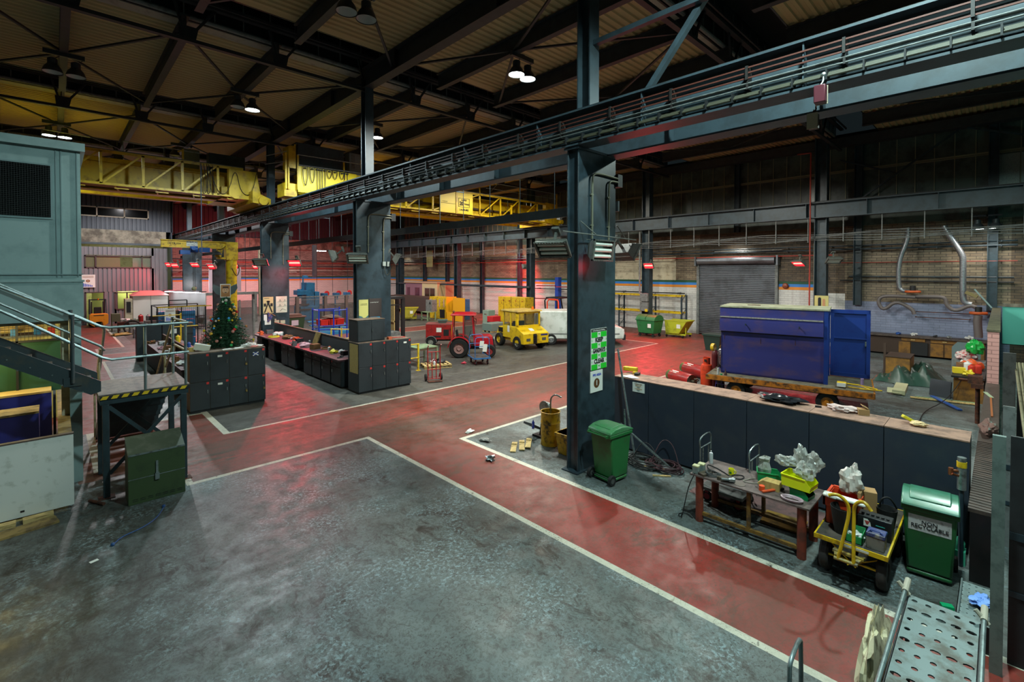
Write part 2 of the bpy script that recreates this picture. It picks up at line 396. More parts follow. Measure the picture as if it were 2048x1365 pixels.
# ---- roof: corrugated sheets between the glazed lanterns
ZR = 11.6
LAN = [4.6,14.7,24.7,34.9,45.0]           # y where each lantern opens
def sheet(x0,x1,y0,y1,z,pitch=0.26,dep=0.05):
    b = MB(); n = int((y1-y0)/pitch); pr = []
    for i in range(n):
        y = y0+i*pitch; pr += [(y,z),(y+pitch*.38,z),(y+pitch*.5,z+dep),(y+pitch*.88,z+dep)]
    pr.append((y1,z))
    for y,zz in pr: b.v += [V(x0,y,zz),V(x1,y,zz)]
    for i in range(len(pr)-1): b.f.append((2*i,2*i+1,2*i+3,2*i+2)); b.mi.append(0)
    return b
ys0 = -9.0
for L_ in LAN+[63.0]:
    S(sheet(-14,31.5,ys0,L_,ZR).B('ceiling',M_roof,**S1)); ys0 = L_+2.4
b = MB(); b.box(-14,31.6,-9,63,13.2,13.25); S(b.B('ceiling',M_dark,**S1))
M_glaz = mat('dark_glazing',(24,27,29),0.35)
M_strip = mat('pale_gutter',(150,142,130),0.55,wear=(120,112,100),scale=3,amount=0.3)
for k,y in enumerate(LAN):
    b = MB(); b.box(-14,31.5,y+1.92,y+1.96,ZR-0.05,13.2); wn = S(b.B('window_%d' % (k+1),M_glaz,**S1))
    f = MB()
    x = -13.6
    while x < 31: f.box(x,x+0.03,y+1.88,y+1.92,ZR+0.02,13.0); x += 0.78
    f.B('glazing_bar',M_grey,parent=wn,**W1)
    b = MB(); b.box(-14,31.5,y-0.04,y,ZR,13.2); S(b.B('window_%d' % (k+11),M_glaz,**S1))
    b = MB(); b.box(-14,31.5,y+1.96,y+2.4,ZR-0.06,ZR+0.0); S(b.B('trim_%d' % (k+1),M_strip,**S1))
    b = MB(); b.cyl((-14,y+1.84,ZR+0.02),(31.5,y+1.84,ZR+0.02),0.07,10)
    tag(b.B('gutter_pipe',M_grey),'grey pipe along the foot of the ' +['nearest','second','third','fourth','farthest'][k]+' roof lantern glazing','pipe','pipes under the roof lanterns')
RAFX = [-7.2,-4.7,-2.2,0.3,2.8,5.3,10.4,13.2,16.0,18.8,21.6,24.4,27.2]
# lattice trusses under the lanterns
tr0 = None
for y in LAN:
    yt = y+1.6
    if tr0 is None:
        t = tr0 = T('roof_truss','dark lattice truss under the nearest roof lantern, at the top right','truss',(8.0,yt,10.84),0,'lattice trusses under the roof lanterns')
        b = MB(); b.bar((-14,yt,10.84),(31,yt,10.84),0.16,0.10); b.B('bottom_chord',M_steel2,t,**W1)
        b = MB(); b.bar((-14,yt-0.05,11.95),(31,yt-0.05,11.95),0.16,0.09); b.bar((-14,yt-0.25,11.98),(31,yt-0.25,11.98),0.05,0.09); b.B('top_chord',M_steel2,t,**W1)
        b = MB(); x = 8.0; b.bar((x,yt,10.84),(x-0.30,yt,11.95),0.07,0.07,up=(0,1,0)); b.bar((x,yt,10.84),(x+0.75,yt,11.95),0.07,0.07,up=(0,1,0))
        b.add([(x-0.16,yt-.02,10.84),(x+0.22,yt-.02,10.84),(x+0.30,yt-.02,11.25),(x-0.2,yt-.02,11.25)],[(0,1,2,3)])
        st = b.B('web_strut',M_steel2,t,**W1); st.location.x = RAFX[0]-8.0
        for x in RAFX[1:]+[8.3]: c = st.copy(); COL.objects.link(c); c.location.x = x-8.0
    else: dup(tr0,(8.0,yt,10.84),label='dark lattice truss under the ' +['','second roof lantern, above the second column','third roof lantern, above the third column','fourth roof lantern','farthest roof lantern'][LAN.index(y)])
# rafters and wind braces
bays = [(-9,4.6)]+[(L_+1.6,(LAN[i+1] if i+1 < len(LAN) else 62.0)) for i,L_ in enumerate(LAN)]
ORD = ['first','second','third','fourth','fifth','sixth','seventh','eighth','ninth','tenth','eleventh','twelfth','thirteenth','fourteenth','fifteenth']
def rlab(x,k):
    L_ = [q for q in RAFX if q < 8.3][::-1]; R_ = [q for q in RAFX if q > 8.3]
    return 'dark roof rafter, %s %s of the girder, %s' % (ORD[L_.index(x)] if x < 8.3 else ORD[R_.index(x)],'left' if x < 8.3 else 'right',names[k])
names = ['nearest roof bay','second roof bay','third roof bay','fourth roof bay','fifth roof bay','farthest roof bay']
for k,(y0,y1) in enumerate(bays):
    b = MB(); b.ibeam((0,y0,11.28),(0,y1,11.28),0.56,0.2); me0 = None
    r0 = None
    for x in RAFX:
        if r0 is None: r0 = b.B('rafter',M_steel2,origin=(0,(y0+y1)/2,11.0)); tag(r0,rlab(x,k),'rafter','rafters of the ' +names[k]); r0.location.x = x
        else:
            c = r0.copy(); COL.objects.link(c); c.location.x = x; c['label'] = rlab(x,k)
    allx = sorted(RAFX+[8.3]); ym = (y0+y1)/2+0.2; h0 = None
    for i,x in enumerate(allx):
        if i % 2==0: continue   # nodes on 2.8, 8.3, 13.2 ...
        for j in (i-1,i+1):
            if 0 <= j < len(allx):
                for ye in (y0+0.2,y1-0.3):
                    b = MB(); b.bar((x,ym,11.12),(allx[j],ye,11.12),0.07,0.06)
                    tag(b.B('roof_brace',M_steel2),'thin brace between %s and %s roof members from the left, %s end, %s' % (ORD[i],ORD[j],'near' if ye < ym else 'far',names[k]),'brace','wind braces of the roof')
b = MB(); b.ibeam((8.3,-9,11.24),(8.3,62,11.24),0.72,0.34); b.cur = 0
for y in range(-6,62,5): b.box(8.15,8.45,y,y+.02,10.9,11.58)
tag(b.B('roof_girder',M_steel2),'deep dark roof girder standing on the row of stub columns','girder')

# ---- walls
BRICK_B = brick_mat('brick_tan',(132,116,92),(108,92,72),(58,50,44),0.42,0.13,patch=(70,60,52),pamt=0.35,rough=0.5)
BRICK_D = brick_mat('brick_dark',(96,78,56),(74,60,44),(38,32,28),0.42,0.13,patch=(48,38,32),pamt=0.5,rough=0.6)
BRICK_W = brick_mat('brick_white',(206,202,196),(196,192,188),(170,164,160),0.42,0.13,patch=(176,170,164),pamt=0.2,rough=0.6,bumpy=0.15)
BRICK_WF = brick_mat('brick_white_far',(206,202,196),(196,192,188),(170,164,160),0.42,0.13,rough=0.6,swap=True,bumpy=0.15)
BRICK_GF = brick_mat('brick_grey_far',(150,140,128),(120,110,100),(80,72,66),0.42,0.13,rough=0.6,swap=True)
BRICK_BLUE = brick_mat('brick_blue_grey',(128,134,158),(118,124,148),(104,110,130),0.42,0.13,patch=(96,100,116),pamt=0.2,rough=0.5,bumpy=0.15)
M_green = mat('stripe_green',(22,72,42),0.6); M_blue = mat('stripe_blue',(48,118,190),0.6); M_orange = mat('stripe_orange',(214,130,34),0.6)
M_cream = mat('cream_paint',(186,176,150),0.7,wear=(150,138,114),scale=3,amount=0.3)
XW = 31.4
bw = MB(); SY0,SY1 = 9.45,14.2
bw.mi = []
def wseg(mi,y0,y1,z0,z1,th=0.0):
    bw.cur = mi; bw.box(XW-th,XW+0.3,y0,y1,z0,z1)
# material index: 0 brick tan,1 dark,2 white,3 green,4 blue,5 orange,6 cream,7 bluegrey
wseg(2,SY1,62,0,3.13); wseg(5,SY1,62,3.13,3.30); wseg(4,SY1,62,3.30,3.47); wseg(3,SY1,62,3.47,3.62); wseg(0,SY1,62,3.62,6.7)
wseg(1,SY0,SY1,4.95,6.7)
wseg(2,7.2,SY0,0,3.13); wseg(5,7.2,SY0,3.13,3.30); wseg(4,7.2,SY0,3.30,3.47); wseg(3,7.2,SY0,3.47,3.62); wseg(1,7.2,SY0,3.62,6.7)
wseg(2,6.0,7.2,0,3.0); wseg(1,6.0,7.2,3.0,6.7)
wseg(7,-0.3,6.0,0,2.62); wseg(0,-0.3,6.0,2.62,6.7)
wseg(1,-9,-0.3,0,6.7)
bw.cur = 6; bw.box(XW-0.01,XW,15.9,21.5,3.62,5.3)
bwall = bw.B('wall_back',[BRICK_B,BRICK_D,BRICK_W,M_green,M_blue,M_orange,M_cream,BRICK_BLUE],smooth=False,origin=(XW,20,0)); S(bwall)
# upper cladding with glazing mullions
M_clad = mat('green_grey_cladding',(74,86,80),0.42,wear=(46,52,50),scale=1.2,amount=0.5,**W1)
b = MB(); b.box(XW,XW+0.2,-9,62,6.7,11.8); S(b.B('wall_back_upper',M_clad,**S1))
b = MB(); y = -8.6
while y < 62:
    b.box(XW-0.05,XW,y,y+0.035,7.6,11.5); y += 0.73
b.box(XW-0.07,XW,-9,62,9.72,9.80); b.box(XW-0.06,XW,-9,62,9.66,9.70)
S(b.B('trim_20',mat('pale_mullion',(132,132,110),0.5,0.2),**S1))
M_obsc = mat('obscured_glass',(150,160,158),0.3,wear=(120,128,128),scale=40,amount=0.5)
for y0,y1,z0,z1 in ((-0.52,0.19,8.0,9.6),(-1.25,-0.55,8.0,9.6),(6.9+0.25,7.75,7.7,9.5)):
    b = MB(); b.box(XW-0.03,XW,y0,y1,z0,z1); S(b.B('window_30',M_obsc,**S1))
# far walls
M_corr = mat('corrugated_grey',(120,118,122),0.5); M_corrd = mat('corrugated_dark',(58,66,76),0.5)
def ribwall(name,x0,x1,y,z0,z1,m,pitch=0.28,dep=0.06,mirror=False):
    b = MB(); x = x0; pr = []
    while x < x1-0.001:
        pr += [(x,y),(x+pitch*.62,y),(x+pitch*.70,y+dep),(x+pitch*.92,y+dep)]; x += pitch
    pr.append((x1,y))
    for px_,py_ in pr: b.v += [V(px_,py_,z0),V(px_,py_,z1)]
    for i in range(len(pr)-1): b.f.append((2*i,2*i+1,2*i+3,2*i+2)); b.mi.append(0)
    return b.B(name,m,**S1)
YA = 50.0
# lower wall with a long window, built in pieces round the openings
for (x0,x1,z0,z1) in ((1.0,1.72,0.0,6.2),(1.72,5.95,5.55,6.2),(5.95,6.9,0,6.2),(1.72,5.95,2.6,4.5),(2.9,3.5,0,2.6),(3.5,5.95,0,1.1)):
    S(ribwall('wall_far_lower',x0,x1,YA,z0,z1,M_corr))
for (x0,x1,z0,z1) in ((-2.0,7.3,9.4,11.6),(5.8,7.3,7.6,9.4),(-2.0,5.8,7.6,8.6)):
    S(ribwall('wall_far_upper',x0,x1,YA,z0,z1,M_corrd))
b = MB(); b.box(-2,6.95,YA-0.15,YA+0.5,6.55,7.6); S(b.B('wall_far_band',M_concrete,**S1))
b = MB(); b.box(-2,6.95,YA-0.2,YA+0.5,6.40,6.55); S(b.B('trim_21',M_beam,**S1))
b = MB(); b.box(-2,7.3,YA+4.0,YA+4.1,0,9.5); S(b.B('wall_far_inner',M_cream,**S1))
b = MB(); b.box(7.3,7.4,YA,62,0,11.6); S(b.B('wall_far_return',M_corrd,**S1))
b = MB(); b.box(-2,7.3,YA,YA+4,6.9,7.0); S(b.B('ceiling_office',M_cream,**S1))
M_glass = mat('window_glass',(30,34,36),0.05,alpha=0.25)
M_frame = mat('pale_window_frame',(176,166,146),0.6); M_framed = mat('dark_window_frame',(70,56,56),0.6)
def window(nm,x0,x1,z0,z1,y,splits,mf,glass=M_glass,blind=None):
    b = MB(); f = 0.09
    b.box(x0,x1,y-0.05,y+0.05,z0,z0+f); b.box(x0,x1,y-0.05,y+0.05,z1-f,z1)
    for x in [x0,x1-f]+[q-f/2 for q in splits]: b.box(x,x+f,y-0.05,y+0.05,z0,z1)
    o = S(b.B(nm,mf,**S1))
    g = MB(); g.box(x0,x1,y,y+0.01,z0,z1); g.B('pane',glass,parent=o,**W1)
    if blind:
        for (bx0,bx1,mm) in blind:
            g = MB(); x = bx0
            while x < bx1: g.box(x,x+0.085,y+0.08,y+0.09,z0+0.05,z1-0.05); x += 0.1
            g.B('blind',mm,parent=o,**W1)
    return o
M_blind = mat('beige_blind',(196,184,140),0.8); M_blindg = mat('pale_green_blind',(196,214,186),0.8)
window('window_40',1.72,5.95,4.50,5.52,YA,[2.4,5.3],M_framed,blind=[(1.8,3.9,M_blind),(4.7,5.9,M_blindg)])
window('window_41',-1.0,5.8,8.60,9.40,YA,[2.5,4.2],M_frame,mat('dark_pane',(12,15,16),0.1),None)
window('window_42',3.5,5.95,1.10,2.55,YA,[4.3,5.1],M_framed,glass=M_glass,blind=None)
M_litwall = mat('lit_room_wall',(206,210,140),0.8)
b = MB(); b.box(2.2,6.9,YA+1.6,YA+1.7,0,2.9); S(b.B('wall_room_lit',M_litwall,**S1))
b = MB(); b.box(2.2,6.9,YA+0.1,YA+1.7,2.9,3.0); S(b.B('ceiling_room',M_cream,**S1))
light('room_tube_light','POINT',(4.4,YA+0.9,2.6),60,(0.9,1.0,0.55),size=0.2)
light('room_tube_light','POINT',(4.6,YA+1.4,5.2),45,(0.95,1.0,0.75),size=0.2)
# doorway in the lower wall
b = MB(); 
for x in (1.72,2.82): b.box(x,x+0.08,YA-0.06,YA+0.06,0,2.6)
b.box(1.72,2.9,YA-0.06,YA+0.06,2.52,2.6); S(b.B('door_1',M_framed,**S1))
# far end wall behind the machine shop: white below the stripes, brick above
YF = 62.0
fw = MB()
for mi,z0,z1 in ((2,0,3.13),(5,3.13,3.30),(4,3.30,3.47),(3,3.47,3.62),(0,3.62,7.0)):
    fw.cur = mi; fw.box(7.4,XW,YF,YF+0.3,z0,z1)
S(fw.B('wall_far',[BRICK_GF,BRICK_D,BRICK_WF,M_green,M_blue,M_orange],**S1))
b = MB(); b.box(7.4,XW,YF-0.4,YF+0.3,7.0,8.2); S(b.B('wall_far_beam',M_concrete,**S1))
S(ribwall('wall_far_top',7.4,XW,YF,8.2,11.6,M_corrd,0.4))
# enclosing walls out of view
b = MB(); b.box(-14.2,-14,-9,63,0,13); S(b.B('wall_left',M_clad,**S1))
b = MB(); b.box(-14,31.6,-9.2,-9,0,13); S(b.B('wall_near',M_clad,**S1))
# partition walls at the right: low brick wall with a taller pink section
BRICK_P = brick_mat('brick_pink',(206,150,142),(196,142,134),(160,112,106),0.34,0.115,rough=0.6,swap=False,bumpy=0.2)
M_walltop = mat('dark_coping',(84,68,60),0.45,wear=(50,42,38),scale=4,amount=0.6,world=True,stretch=(5,1,1),bump=0.3)
BRICK_K = mat('black_painted_wall',(20,18,18),0.4,wear=(30,22,22),scale=6,amount=0.4)
b = MB(); b.box(8.88,19.3,0.02,0.26,0,0.95); b.box(8.88,19.3,-0.0,0.28,0.95,1.0)
x = 8.95
while x < 12.5: b.bar((x,0.0,1.004),(x+0.02,0.28,1.004),0.03,0.012); x += 0.11
b.mi = [0]*6+[1]*(len(b.f)-6); S(b.B('wall_right_low',[BRICK_K,M_walltop],**S1))
b = MB(); b.box(19.3,XW,0.02,0.26,0,2.48); S(b.B('wall_right_tall',BRICK_P,**S1))
b = MB(); b.box(19.28,XW,0.0,0.28,2.48,2.54); S(b.B('trim_22',mat('khaki_coping',(96,92,68),0.8,wear=(70,64,50),scale=5,amount=0.5),**S1))
# corridor beyond the low wall: turquoise end wall, dark door
M_turq = mat('turquoise_wall',(96,190,172),0.6)
b = MB(); b.box(XW-0.1,XW-0.02,-5.2,-0.05,0.9,2.6); S(b.B('wall_corridor_end',M_turq,**S1))
b = MB(); b.box(XW-0.14,XW-0.02,-5.2,-0.05,2.6,2.75); S(b.B('trim_23',M_concrete,**S1))
b = MB(); b.box(XW-0.18,XW-0.1,-1.9,-0.75,0,2.1); d_ = S(b.B('door_2',M_dark,**S1))
b = MB(); b.box(XW-0.2,XW-0.18,-1.6,-1.05,1.1,1.8); b.B('pane',mat('door_glass',(60,72,62),0.2),parent=d_,**W1)
b = MB(); b.box(7.0,XW,-5.4,-5.2,0,4.5); S(b.B('wall_corridor_side',mat('brown_wall',(60,46,44),0.7),**S1))
# roller shutter in the back wall
M_shut = mat('shutter_steel',(120,122,128),0.38,0.55,wear=(96,96,100),scale=1.2,amount=0.4,**W1)
b = MB(); z = 0.05; pr = []
while z < 4.75: pr += [(XW-0.06,z),(XW-0.12,z+0.03),(XW-0.12,z+0.075),(XW-0.06,z+0.10)]; z += 0.115
for x,zz in pr: b.v += [V(x,SY0+0.05,zz),V(x,SY1-0.05,zz)]
for i in range(len(pr)-1): b.f.append((2*i,2*i+1,2*i+3,2*i+2)); b.mi.append(0)
sh = b.B('door_3',M_shut,**S1); S(sh)
b = MB(); b.cyl((XW-0.28,SY0,4.92),(XW-0.28,SY1,4.92),0.24,20); b.box(XW-0.5,XW,SY0-0.2,SY0-0.1,4.6,5.2); b.box(XW-0.5,XW,SY1+0.05,SY1+0.15,4.6,5.2)
b.B('roller_drum',M_shut,parent=sh,**W1)
b = MB()
for y in (SY0-0.12,SY1-0.04): b.box(XW-0.2,XW,y,y+0.16,0,4.75)
b.B('guide_rail',M_grey,parent=sh,**W1)
# ================================================================== STEEL COLUMNS AND RUNWAY BEAMS
COLY = [6.09,16.05,26.8,37.3,47.8]
cl = ['nearest steel column, signs and heaters on its wide face','second steel column behind the lockers, yellow poster at its foot','third steel column, two posters and a small flag on it','fourth steel column of the centre row, deep in the hall','farthest steel column of the centre row']
c0 = None
for i,y in enumerate(COLY):
    if c0 is None:
        c0 = T('steel_column',cl[0],'column',(8.475,y+0.14,0))
        b = MB(); b.box(7.86,9.09,y+.03,y+.27,0,6.76); b.B('core',M_steel,c0,**WS)
        b = MB(); b.box(7.8,9.15,y,y+.03,0,6.78); b.B('front_plate',M_steel,c0,world=True,bevel=0.004)
        b = MB(); b.box(7.8,9.15,y+.27,y+.30,0,6.78); b.B('rear_plate',M_steel,c0,world=True,bevel=0.004)
        b = MB(); b.box(7.74,9.2,y-.04,y+.34,6.74,6.79); b.B('cap_plate',M_steel,c0,world=True,bevel=0.004)
        b = MB(); b.box(7.7,9.25,y-.06,y+.36,0,0.025); b.B('base_plate',M_steel,c0,**W1)
    else: dup(c0,(8.475,y+0.14,0),label=cl[i])
for i,y in enumerate(COLY):
    b = MB(); b.ibeam((8.3,y+.14,7.5),(8.3,y+.14,10.9),0.34,0.32,0.03,0.03,up=(0,1,0))
    tag(b.B('stub_column',M_beam),['slender upper column above the nearest steel column','slender upper column above the second steel column','slender upper column above the third steel column','slender upper column above the fourth steel column','slender upper column above the farthest steel column'][i],'column')
# back row of columns
bl = ['back-wall column right of the roller shutter, behind the blue container','back-wall column left of the roller shutter, grey switch box on it','back-wall column behind the yellow tug','back-wall column between the yellow machine guards','farthest back-wall column in view']
for i,y in enumerate((6.3,16.45,27.4,37.5,48.2)):
    b = MB(); b.ibeam((29.0,y+.3,0),(29.0,y+.3,11.2),0.55,0.5,0.04,0.03,up=(0,1,0)); b.box(28.72,29.3,y,y+.6,0,0.03)
    tag(b.B('steel_column',M_steel),bl[i],'column')
for i,y in enumerate((0.3,5.4,11.7,21.8,31.2,36.6,42.5,46.9,53.0)):
    if i in (2,): 
        b = MB(); b.ibeam((31.2,y,6.7),(31.2,y,11.5),0.3,0.3,0.03,0.03,up=(0,1,0))
    else:
        b = MB(); b.ibeam((31.2,y,0 if i > 2 else 2.4),(31.2,y,11.5),0.35,0.34,0.03,0.03,up=(0,1,0))
    tag(b.B('wall_post',M_steel),ORD[i]+' slim steel post on the back wall, counted from the right','post','slim posts on the back wall')
# runway beams
def runway(name,label,x,z0,z1,y0,y1,fl=0.4,m=M_beam):
    t = T(name,label,'crane beam',(x,(y0+y1)/2,z0))
    b = MB(); b.ibeam((x,y0,(z0+z1)/2),(x,y1,(z0+z1)/2),z1-z0,fl,0.035,0.03); b.B('girder',m,t,**WS)
    b = MB(); b.box(x-0.04,x+0.04,y0,y1,z1,z1+0.08); b.B('rail',M_steel2,t,**WS)
    b = MB(); y = y0+0.6
    while y < y1: b.box(x-fl/2+.03,x+fl/2-.03,y,y+.02,z0+.035,z1-.035); y += 2.6
    b.B('stiffener',m,t,**WS)
    return t
rb = runway('runway_beam','long crane runway beam with orange conductor bars on its side, crossing the picture',7.92,6.80,7.52,-9,56,0.42)
M_obar = mat('orange_conductor',(86,38,26),0.6); M_cab = mat('khaki_cable',(62,60,46),0.6)
b = MB()
for z in (7.34,7.26,7.18): b.box(7.72,7.74,-9,55,z,z+0.022)
b.B('conductor_bar',M_obar,rb,**WS)
b = MB()
for z in (7.11,7.04): b.cyl((7.73,-9,z),(7.73,55,z),0.012,6)
b.cyl((7.76,-9,7.10),(7.76,55,7.10),0.014,6)
b.B('signal_cable',M_grey,rb,**W1)
b = MB(); y = -8.5
while y < 55: b.box(7.72,7.88,y,y+.03,7.02,7.38); b.box(7.69,7.73,y,y+.035,7.16,7.37); y += 1.25
b.B('bar_bracket',mat('brown_bracket',(30,24,22),0.6),rb,**WS)
b = MB()
for k in range(4): b.cyl((7.70+0.025*k,-9,6.90+0.022*k),(7.70+0.025*k,55,6.90+0.022*k),0.017,6)
b.B('cable_bundle',M_cab,rb,**W1)
b = MB(); y = -8.8
while y < 55: b.box(7.66,7.82,y,y+.02,6.85,7.0); y += 0.42
b.B('cable_clip',M_dark,rb,**WS)
runway('runway_beam','second centre runway beam carrying the right-hand crane, blue-grey web below the conductor beam',8.98,6.74,7.52,-9,56,0.42)
rb3 = runway('runway_beam','runway beam along the back wall above the roller shutter',28.75,7.0,7.8,-9,61,0.5)
b = MB()
b.bar((8.3,6.2,9.05),(8.3,-3,9.05),0.12,0.10)
tag(b.B('tie_beam',M_beam),'horizontal tie running from the nearest slender upper column','tie beam')
b = MB(); b.bar((8.42,5.0,7.6),(8.42,1.9,11.3),0.12,0.10); tag(b.B('knee_brace',M_beam),'sloping brace rising from the runway beam to the roof near the camera','brace')
# hanging service rail with drop rods between the centre columns, and the cable ladder under the back beam
b = MB(); b.profile((9.6,6.3,5.75),(9.6,60,5.75),[(-.03,-.12),(.03,-.12),(.03,.12),(-.03,.12)])
t = T('service_rail','grey channel rail hung on thin rods beyond the centre columns','rail',(9.6,30,5.6)); b.B('channel',M_beam,t,**WS)
b = MB(); b.cyl((9.6,30,5.85),(9.6,30,7.0),0.012,5); dr0 = b.B('drop_rod',M_beam,t,**W1); y = 7.0; dr0.location.y = -23
while y < 58: y += 1.3; c = dr0.copy(); COL.objects.link(c); c.location.y = y-30
b = MB(); y = 7.0
while y < 60: b.bar((9.0,y,6.78),(9.62,y,6.78),.03,.03); y += 5.2
b.B('outrigger',M_beam,t,**W1)
t = T('cable_ladder','rack of sagging grey cables hung below the back runway beam','cable rack',(28.7,20,5.7))
b = MB()
for k in range(5):
    pts = []; y = -9.0; 
    while y < 61: pts.append((28.66+0.03*k,y,5.82+0.09*k+0.05*math.sin(y*1.1+k))); y += 0.8
    b.tube(pts,0.018,5)
b.B('cable',M_grey,t,**W1)
b = MB(); b.box(28.60,28.66,20,20.04,5.74,7.0); hg = b.B('hanger',M_grey,t,**WS); y = -8.4; hg.location.y = y-20
while y < 59: y += 1.55; c = hg.copy(); COL.objects.link(c); c.location.y = y-20
# pipes along the back wall
M_pred = mat('red_pipe',(150,48,34),0.5)
for (z,r,m,y0,y1,lab,x) in ((4.88+.25,0.035,M_pred,6.5,60,'thin red pipe running along the back wall above the shutter',31.0),(5.42,0.05,M_steel,-0.5,60,'dark pipe high on the back wall',31.1),(5.62,0.035,M_steel,-0.5,60,'topmost thin dark pipe on the back wall',31.15),
                        (5.5,0.03,M_chrome,9,13,'bright steel conduit above the roller shutter',30.9),(3.95,0.035,M_steel,-0.4,5.8,'upper dark pipe across the brickwork over the blue-grey wall',31.2),(3.72,0.035,M_dark,-0.4,6.2,'lower black pipe across the brickwork over the blue-grey wall',31.2),
                        (4.7,0.02,M_pred,-0.5,6.2,'thin red pipe on the brickwork at the right',31.2),(2.72,0.04,M_dark,15.0,61,'low dark pipe along the white back wall',30.9)):
    b = MB(); b.cyl((x,y0,z),(x,y1,z),r,8)
    y = y0+0.5
    while y < y1: b.box(x-r,XW,y,y+.03,z-r*1.2,z+r*1.2); y += 2.2
    tag(b.B('wall_pipe',m),lab,'pipe')
b = MB(); b.cyl((28.42,6.98,0.0),(28.42,6.98,10.4),0.035,8); b.tube([(28.42,6.98,10.4),(28.42,7.6,10.42)],0.035,8)
tag(b.B('riser_pipe',M_pred),'thin red riser pipe up the column beside the container','pipe')
# lattice bracing on the cladding
for p,q,nm in (((31.0,5.6,7.85),(31.0,1.45,11.0),'long sloping brace across the dark cladding at the right'),((31.0,6.2,10.3),(31.0,3.9,9.3),'short falling brace on the dark cladding'),((31.0,1.2,11.0),(31.0,-1.6,9.9),'sloping brace at the right edge of the cladding')):
    b = MB(); b.bar(p,q,0.08,0.08); tag(b.B('cladding_brace',M_steel),nm,'brace')
b = MB(); b.box(30.6,31.2,-9,61,11.0,11.45); tag(b.B('eaves_beam',M_steel2),'dark eaves beam along the top of the cladding','beam')
# ================================================================== LEFT: office cabin, stairs, lockers
M_teal = mat('pale_teal_panel',(128,152,152),0.5,wear=(114,138,138),scale=2,amount=0.4)
M_teal2 = mat('teal_trim',(104,128,130),0.5)
M_brass = mat('brass',(170,150,90),0.35,0.8)
M_tube = mat('galvanised_tube',(122,136,136),0.4,0.5,wear=(96,104,104),scale=8,amount=0.35)
M_tubek = mat('khaki_tube',(150,144,116),0.4,0.4,wear=(110,104,84),scale=8,amount=0.35)
t = T('office_cabin','pale teal raised office cabin with a dark meshed window, high at the left edge','cabin',(-3.0,15.5,3.23))
b = MB(); b.box(-7,0.40,12.79,18,4.03,6.58); b.B('body',M_teal,t,**WS)
b = MB(); b.box(-7.1,0.47,12.68,18.1,6.58,6.74); b.B('roof',M_teal,t,**WS)
b = MB(); b.box(-7,0.42,12.77,12.9,3.24,4.00); b.box(-7,0.44,12.75,12.80,4.0,4.04); b.B('skirt',M_teal,t,**WS)
b = MB(); b.box(0.36,0.42,12.9,18,3.24,4.0); b.B('skirt',M_teal,t,**WS)
for x in (0.04,0.11,0.34):
    b = MB(); b.box(x,x+0.018,12.77,12.795,4.1,6.58); b.B('cover_strip',M_teal2,t,**WS)
b = MB(); b.box(-4,0.42,12.76,12.79,4.14,4.16); b.B('cover_strip',M_teal2,t,**WS)
b = MB(); b.box(-3.2,0.0,12.765,12.80,5.21,6.27); wf = b.B('window_frame',M_teal2,t,**WS)
b = MB(); b.box(-3.15,-0.03,12.755,12.765,5.25,6.24); b.B('pane',mat('office_pane',(9,12,13),0.08),wf).location = (0,0,0)
wf.children[0].data.transform(Matrix.Translation((3.0,-15.5,-3.23)))
b = MB(); z = 5.27
while z < 6.24: b.box(-3.15,-0.03,12.748,12.750,z,z+0.004); z += 0.035
x = -3.1
while x < -0.03: b.box(x,x+0.004,12.746,12.748,5.25,6.24); x += 0.035
b.v = [v+V(3.0,-15.5,-3.23) for v in b.v]; b.B('screen',mat('screen_mesh',(16,21,21),0.6),wf,**S1)
for i,(x0,y0,x1,y1,m) in enumerate(((0.20,12.80,0.38,12.98,M_teal),(0.08,12.98,0.20,13.1,M_cream))):
    b = MB(); b.box(x0,x1,y0,y1,0 if i==0 else 0.5,3.23); tag(b.B('cabin_post',m),['pale teal square post under the office cabin corner','cream post beside the teal cabin post, lit yellow'][i],'post')
# store below the cabin
t = T('mesh_partition','yellow-lit wire mesh partition with a dark green lower board below the cabin','partition',(-2.5,15.0,0))
b = MB(); b.box(-6,0.1,14.98,15.02,1.5,2.66); b.B('lower_board',mat('dark_green_board',(14,60,34),0.6),t,**WS)
b = MB(); x = -6
while x < 0.1: b.box(x,x+.006,14.94,14.95,2.66,3.24); x += 0.06
z = 2.68
while z < 3.24: b.box(-6,0.1,14.94,14.95,z,z+.006); z += 0.06
b.B('wire_mesh',M_dark,t,**WS)
b = MB(); b.box(-6,0.1,14.93,14.99,2.64,2.68)
for x in (-0.62,-1.9,-3.2): b.box(x,x+.04,14.93,14.97,1.5,3.24)
b.B('frame',M_dark,t,**WS)
b = MB(); b.box(-7,0.1,18.9,19.0,0,3.2); S(b.B('wall_store_back',mat('store_yellow_wall',(220,196,104),0.7),**S1))
b = MB(); b.box(-7,0.3,12.9,19.0,3.18,3.22); S(b.B('ceiling_store',M_cream,**S1))
t = T('storage_rack','open rack with long offcuts behind the wire mesh under the cabin','rack',(-2.0,15.9,1.6))
b = MB(); b.box(-5,0.0,15.5,16.3,2.70,2.74); b.box(-5,0.0,15.5,16.3,2.1,2.13)
for x in (-5,-2.5,-.05): b.box(x,x+.05,15.5,15.56,0,3.1)
b.B('shelf',M_grey,t,**WS)
b = MB()
for k in range(7): b.bar((-4.6+.3*k,15.6+.08*k,2.80+.03*(k % 3)),(-0.2-.2*(k % 2),15.7+.08*k,2.86+.04*(k % 4)),0.07,0.04)
b.B('offcuts',M_wood,t,**WS)
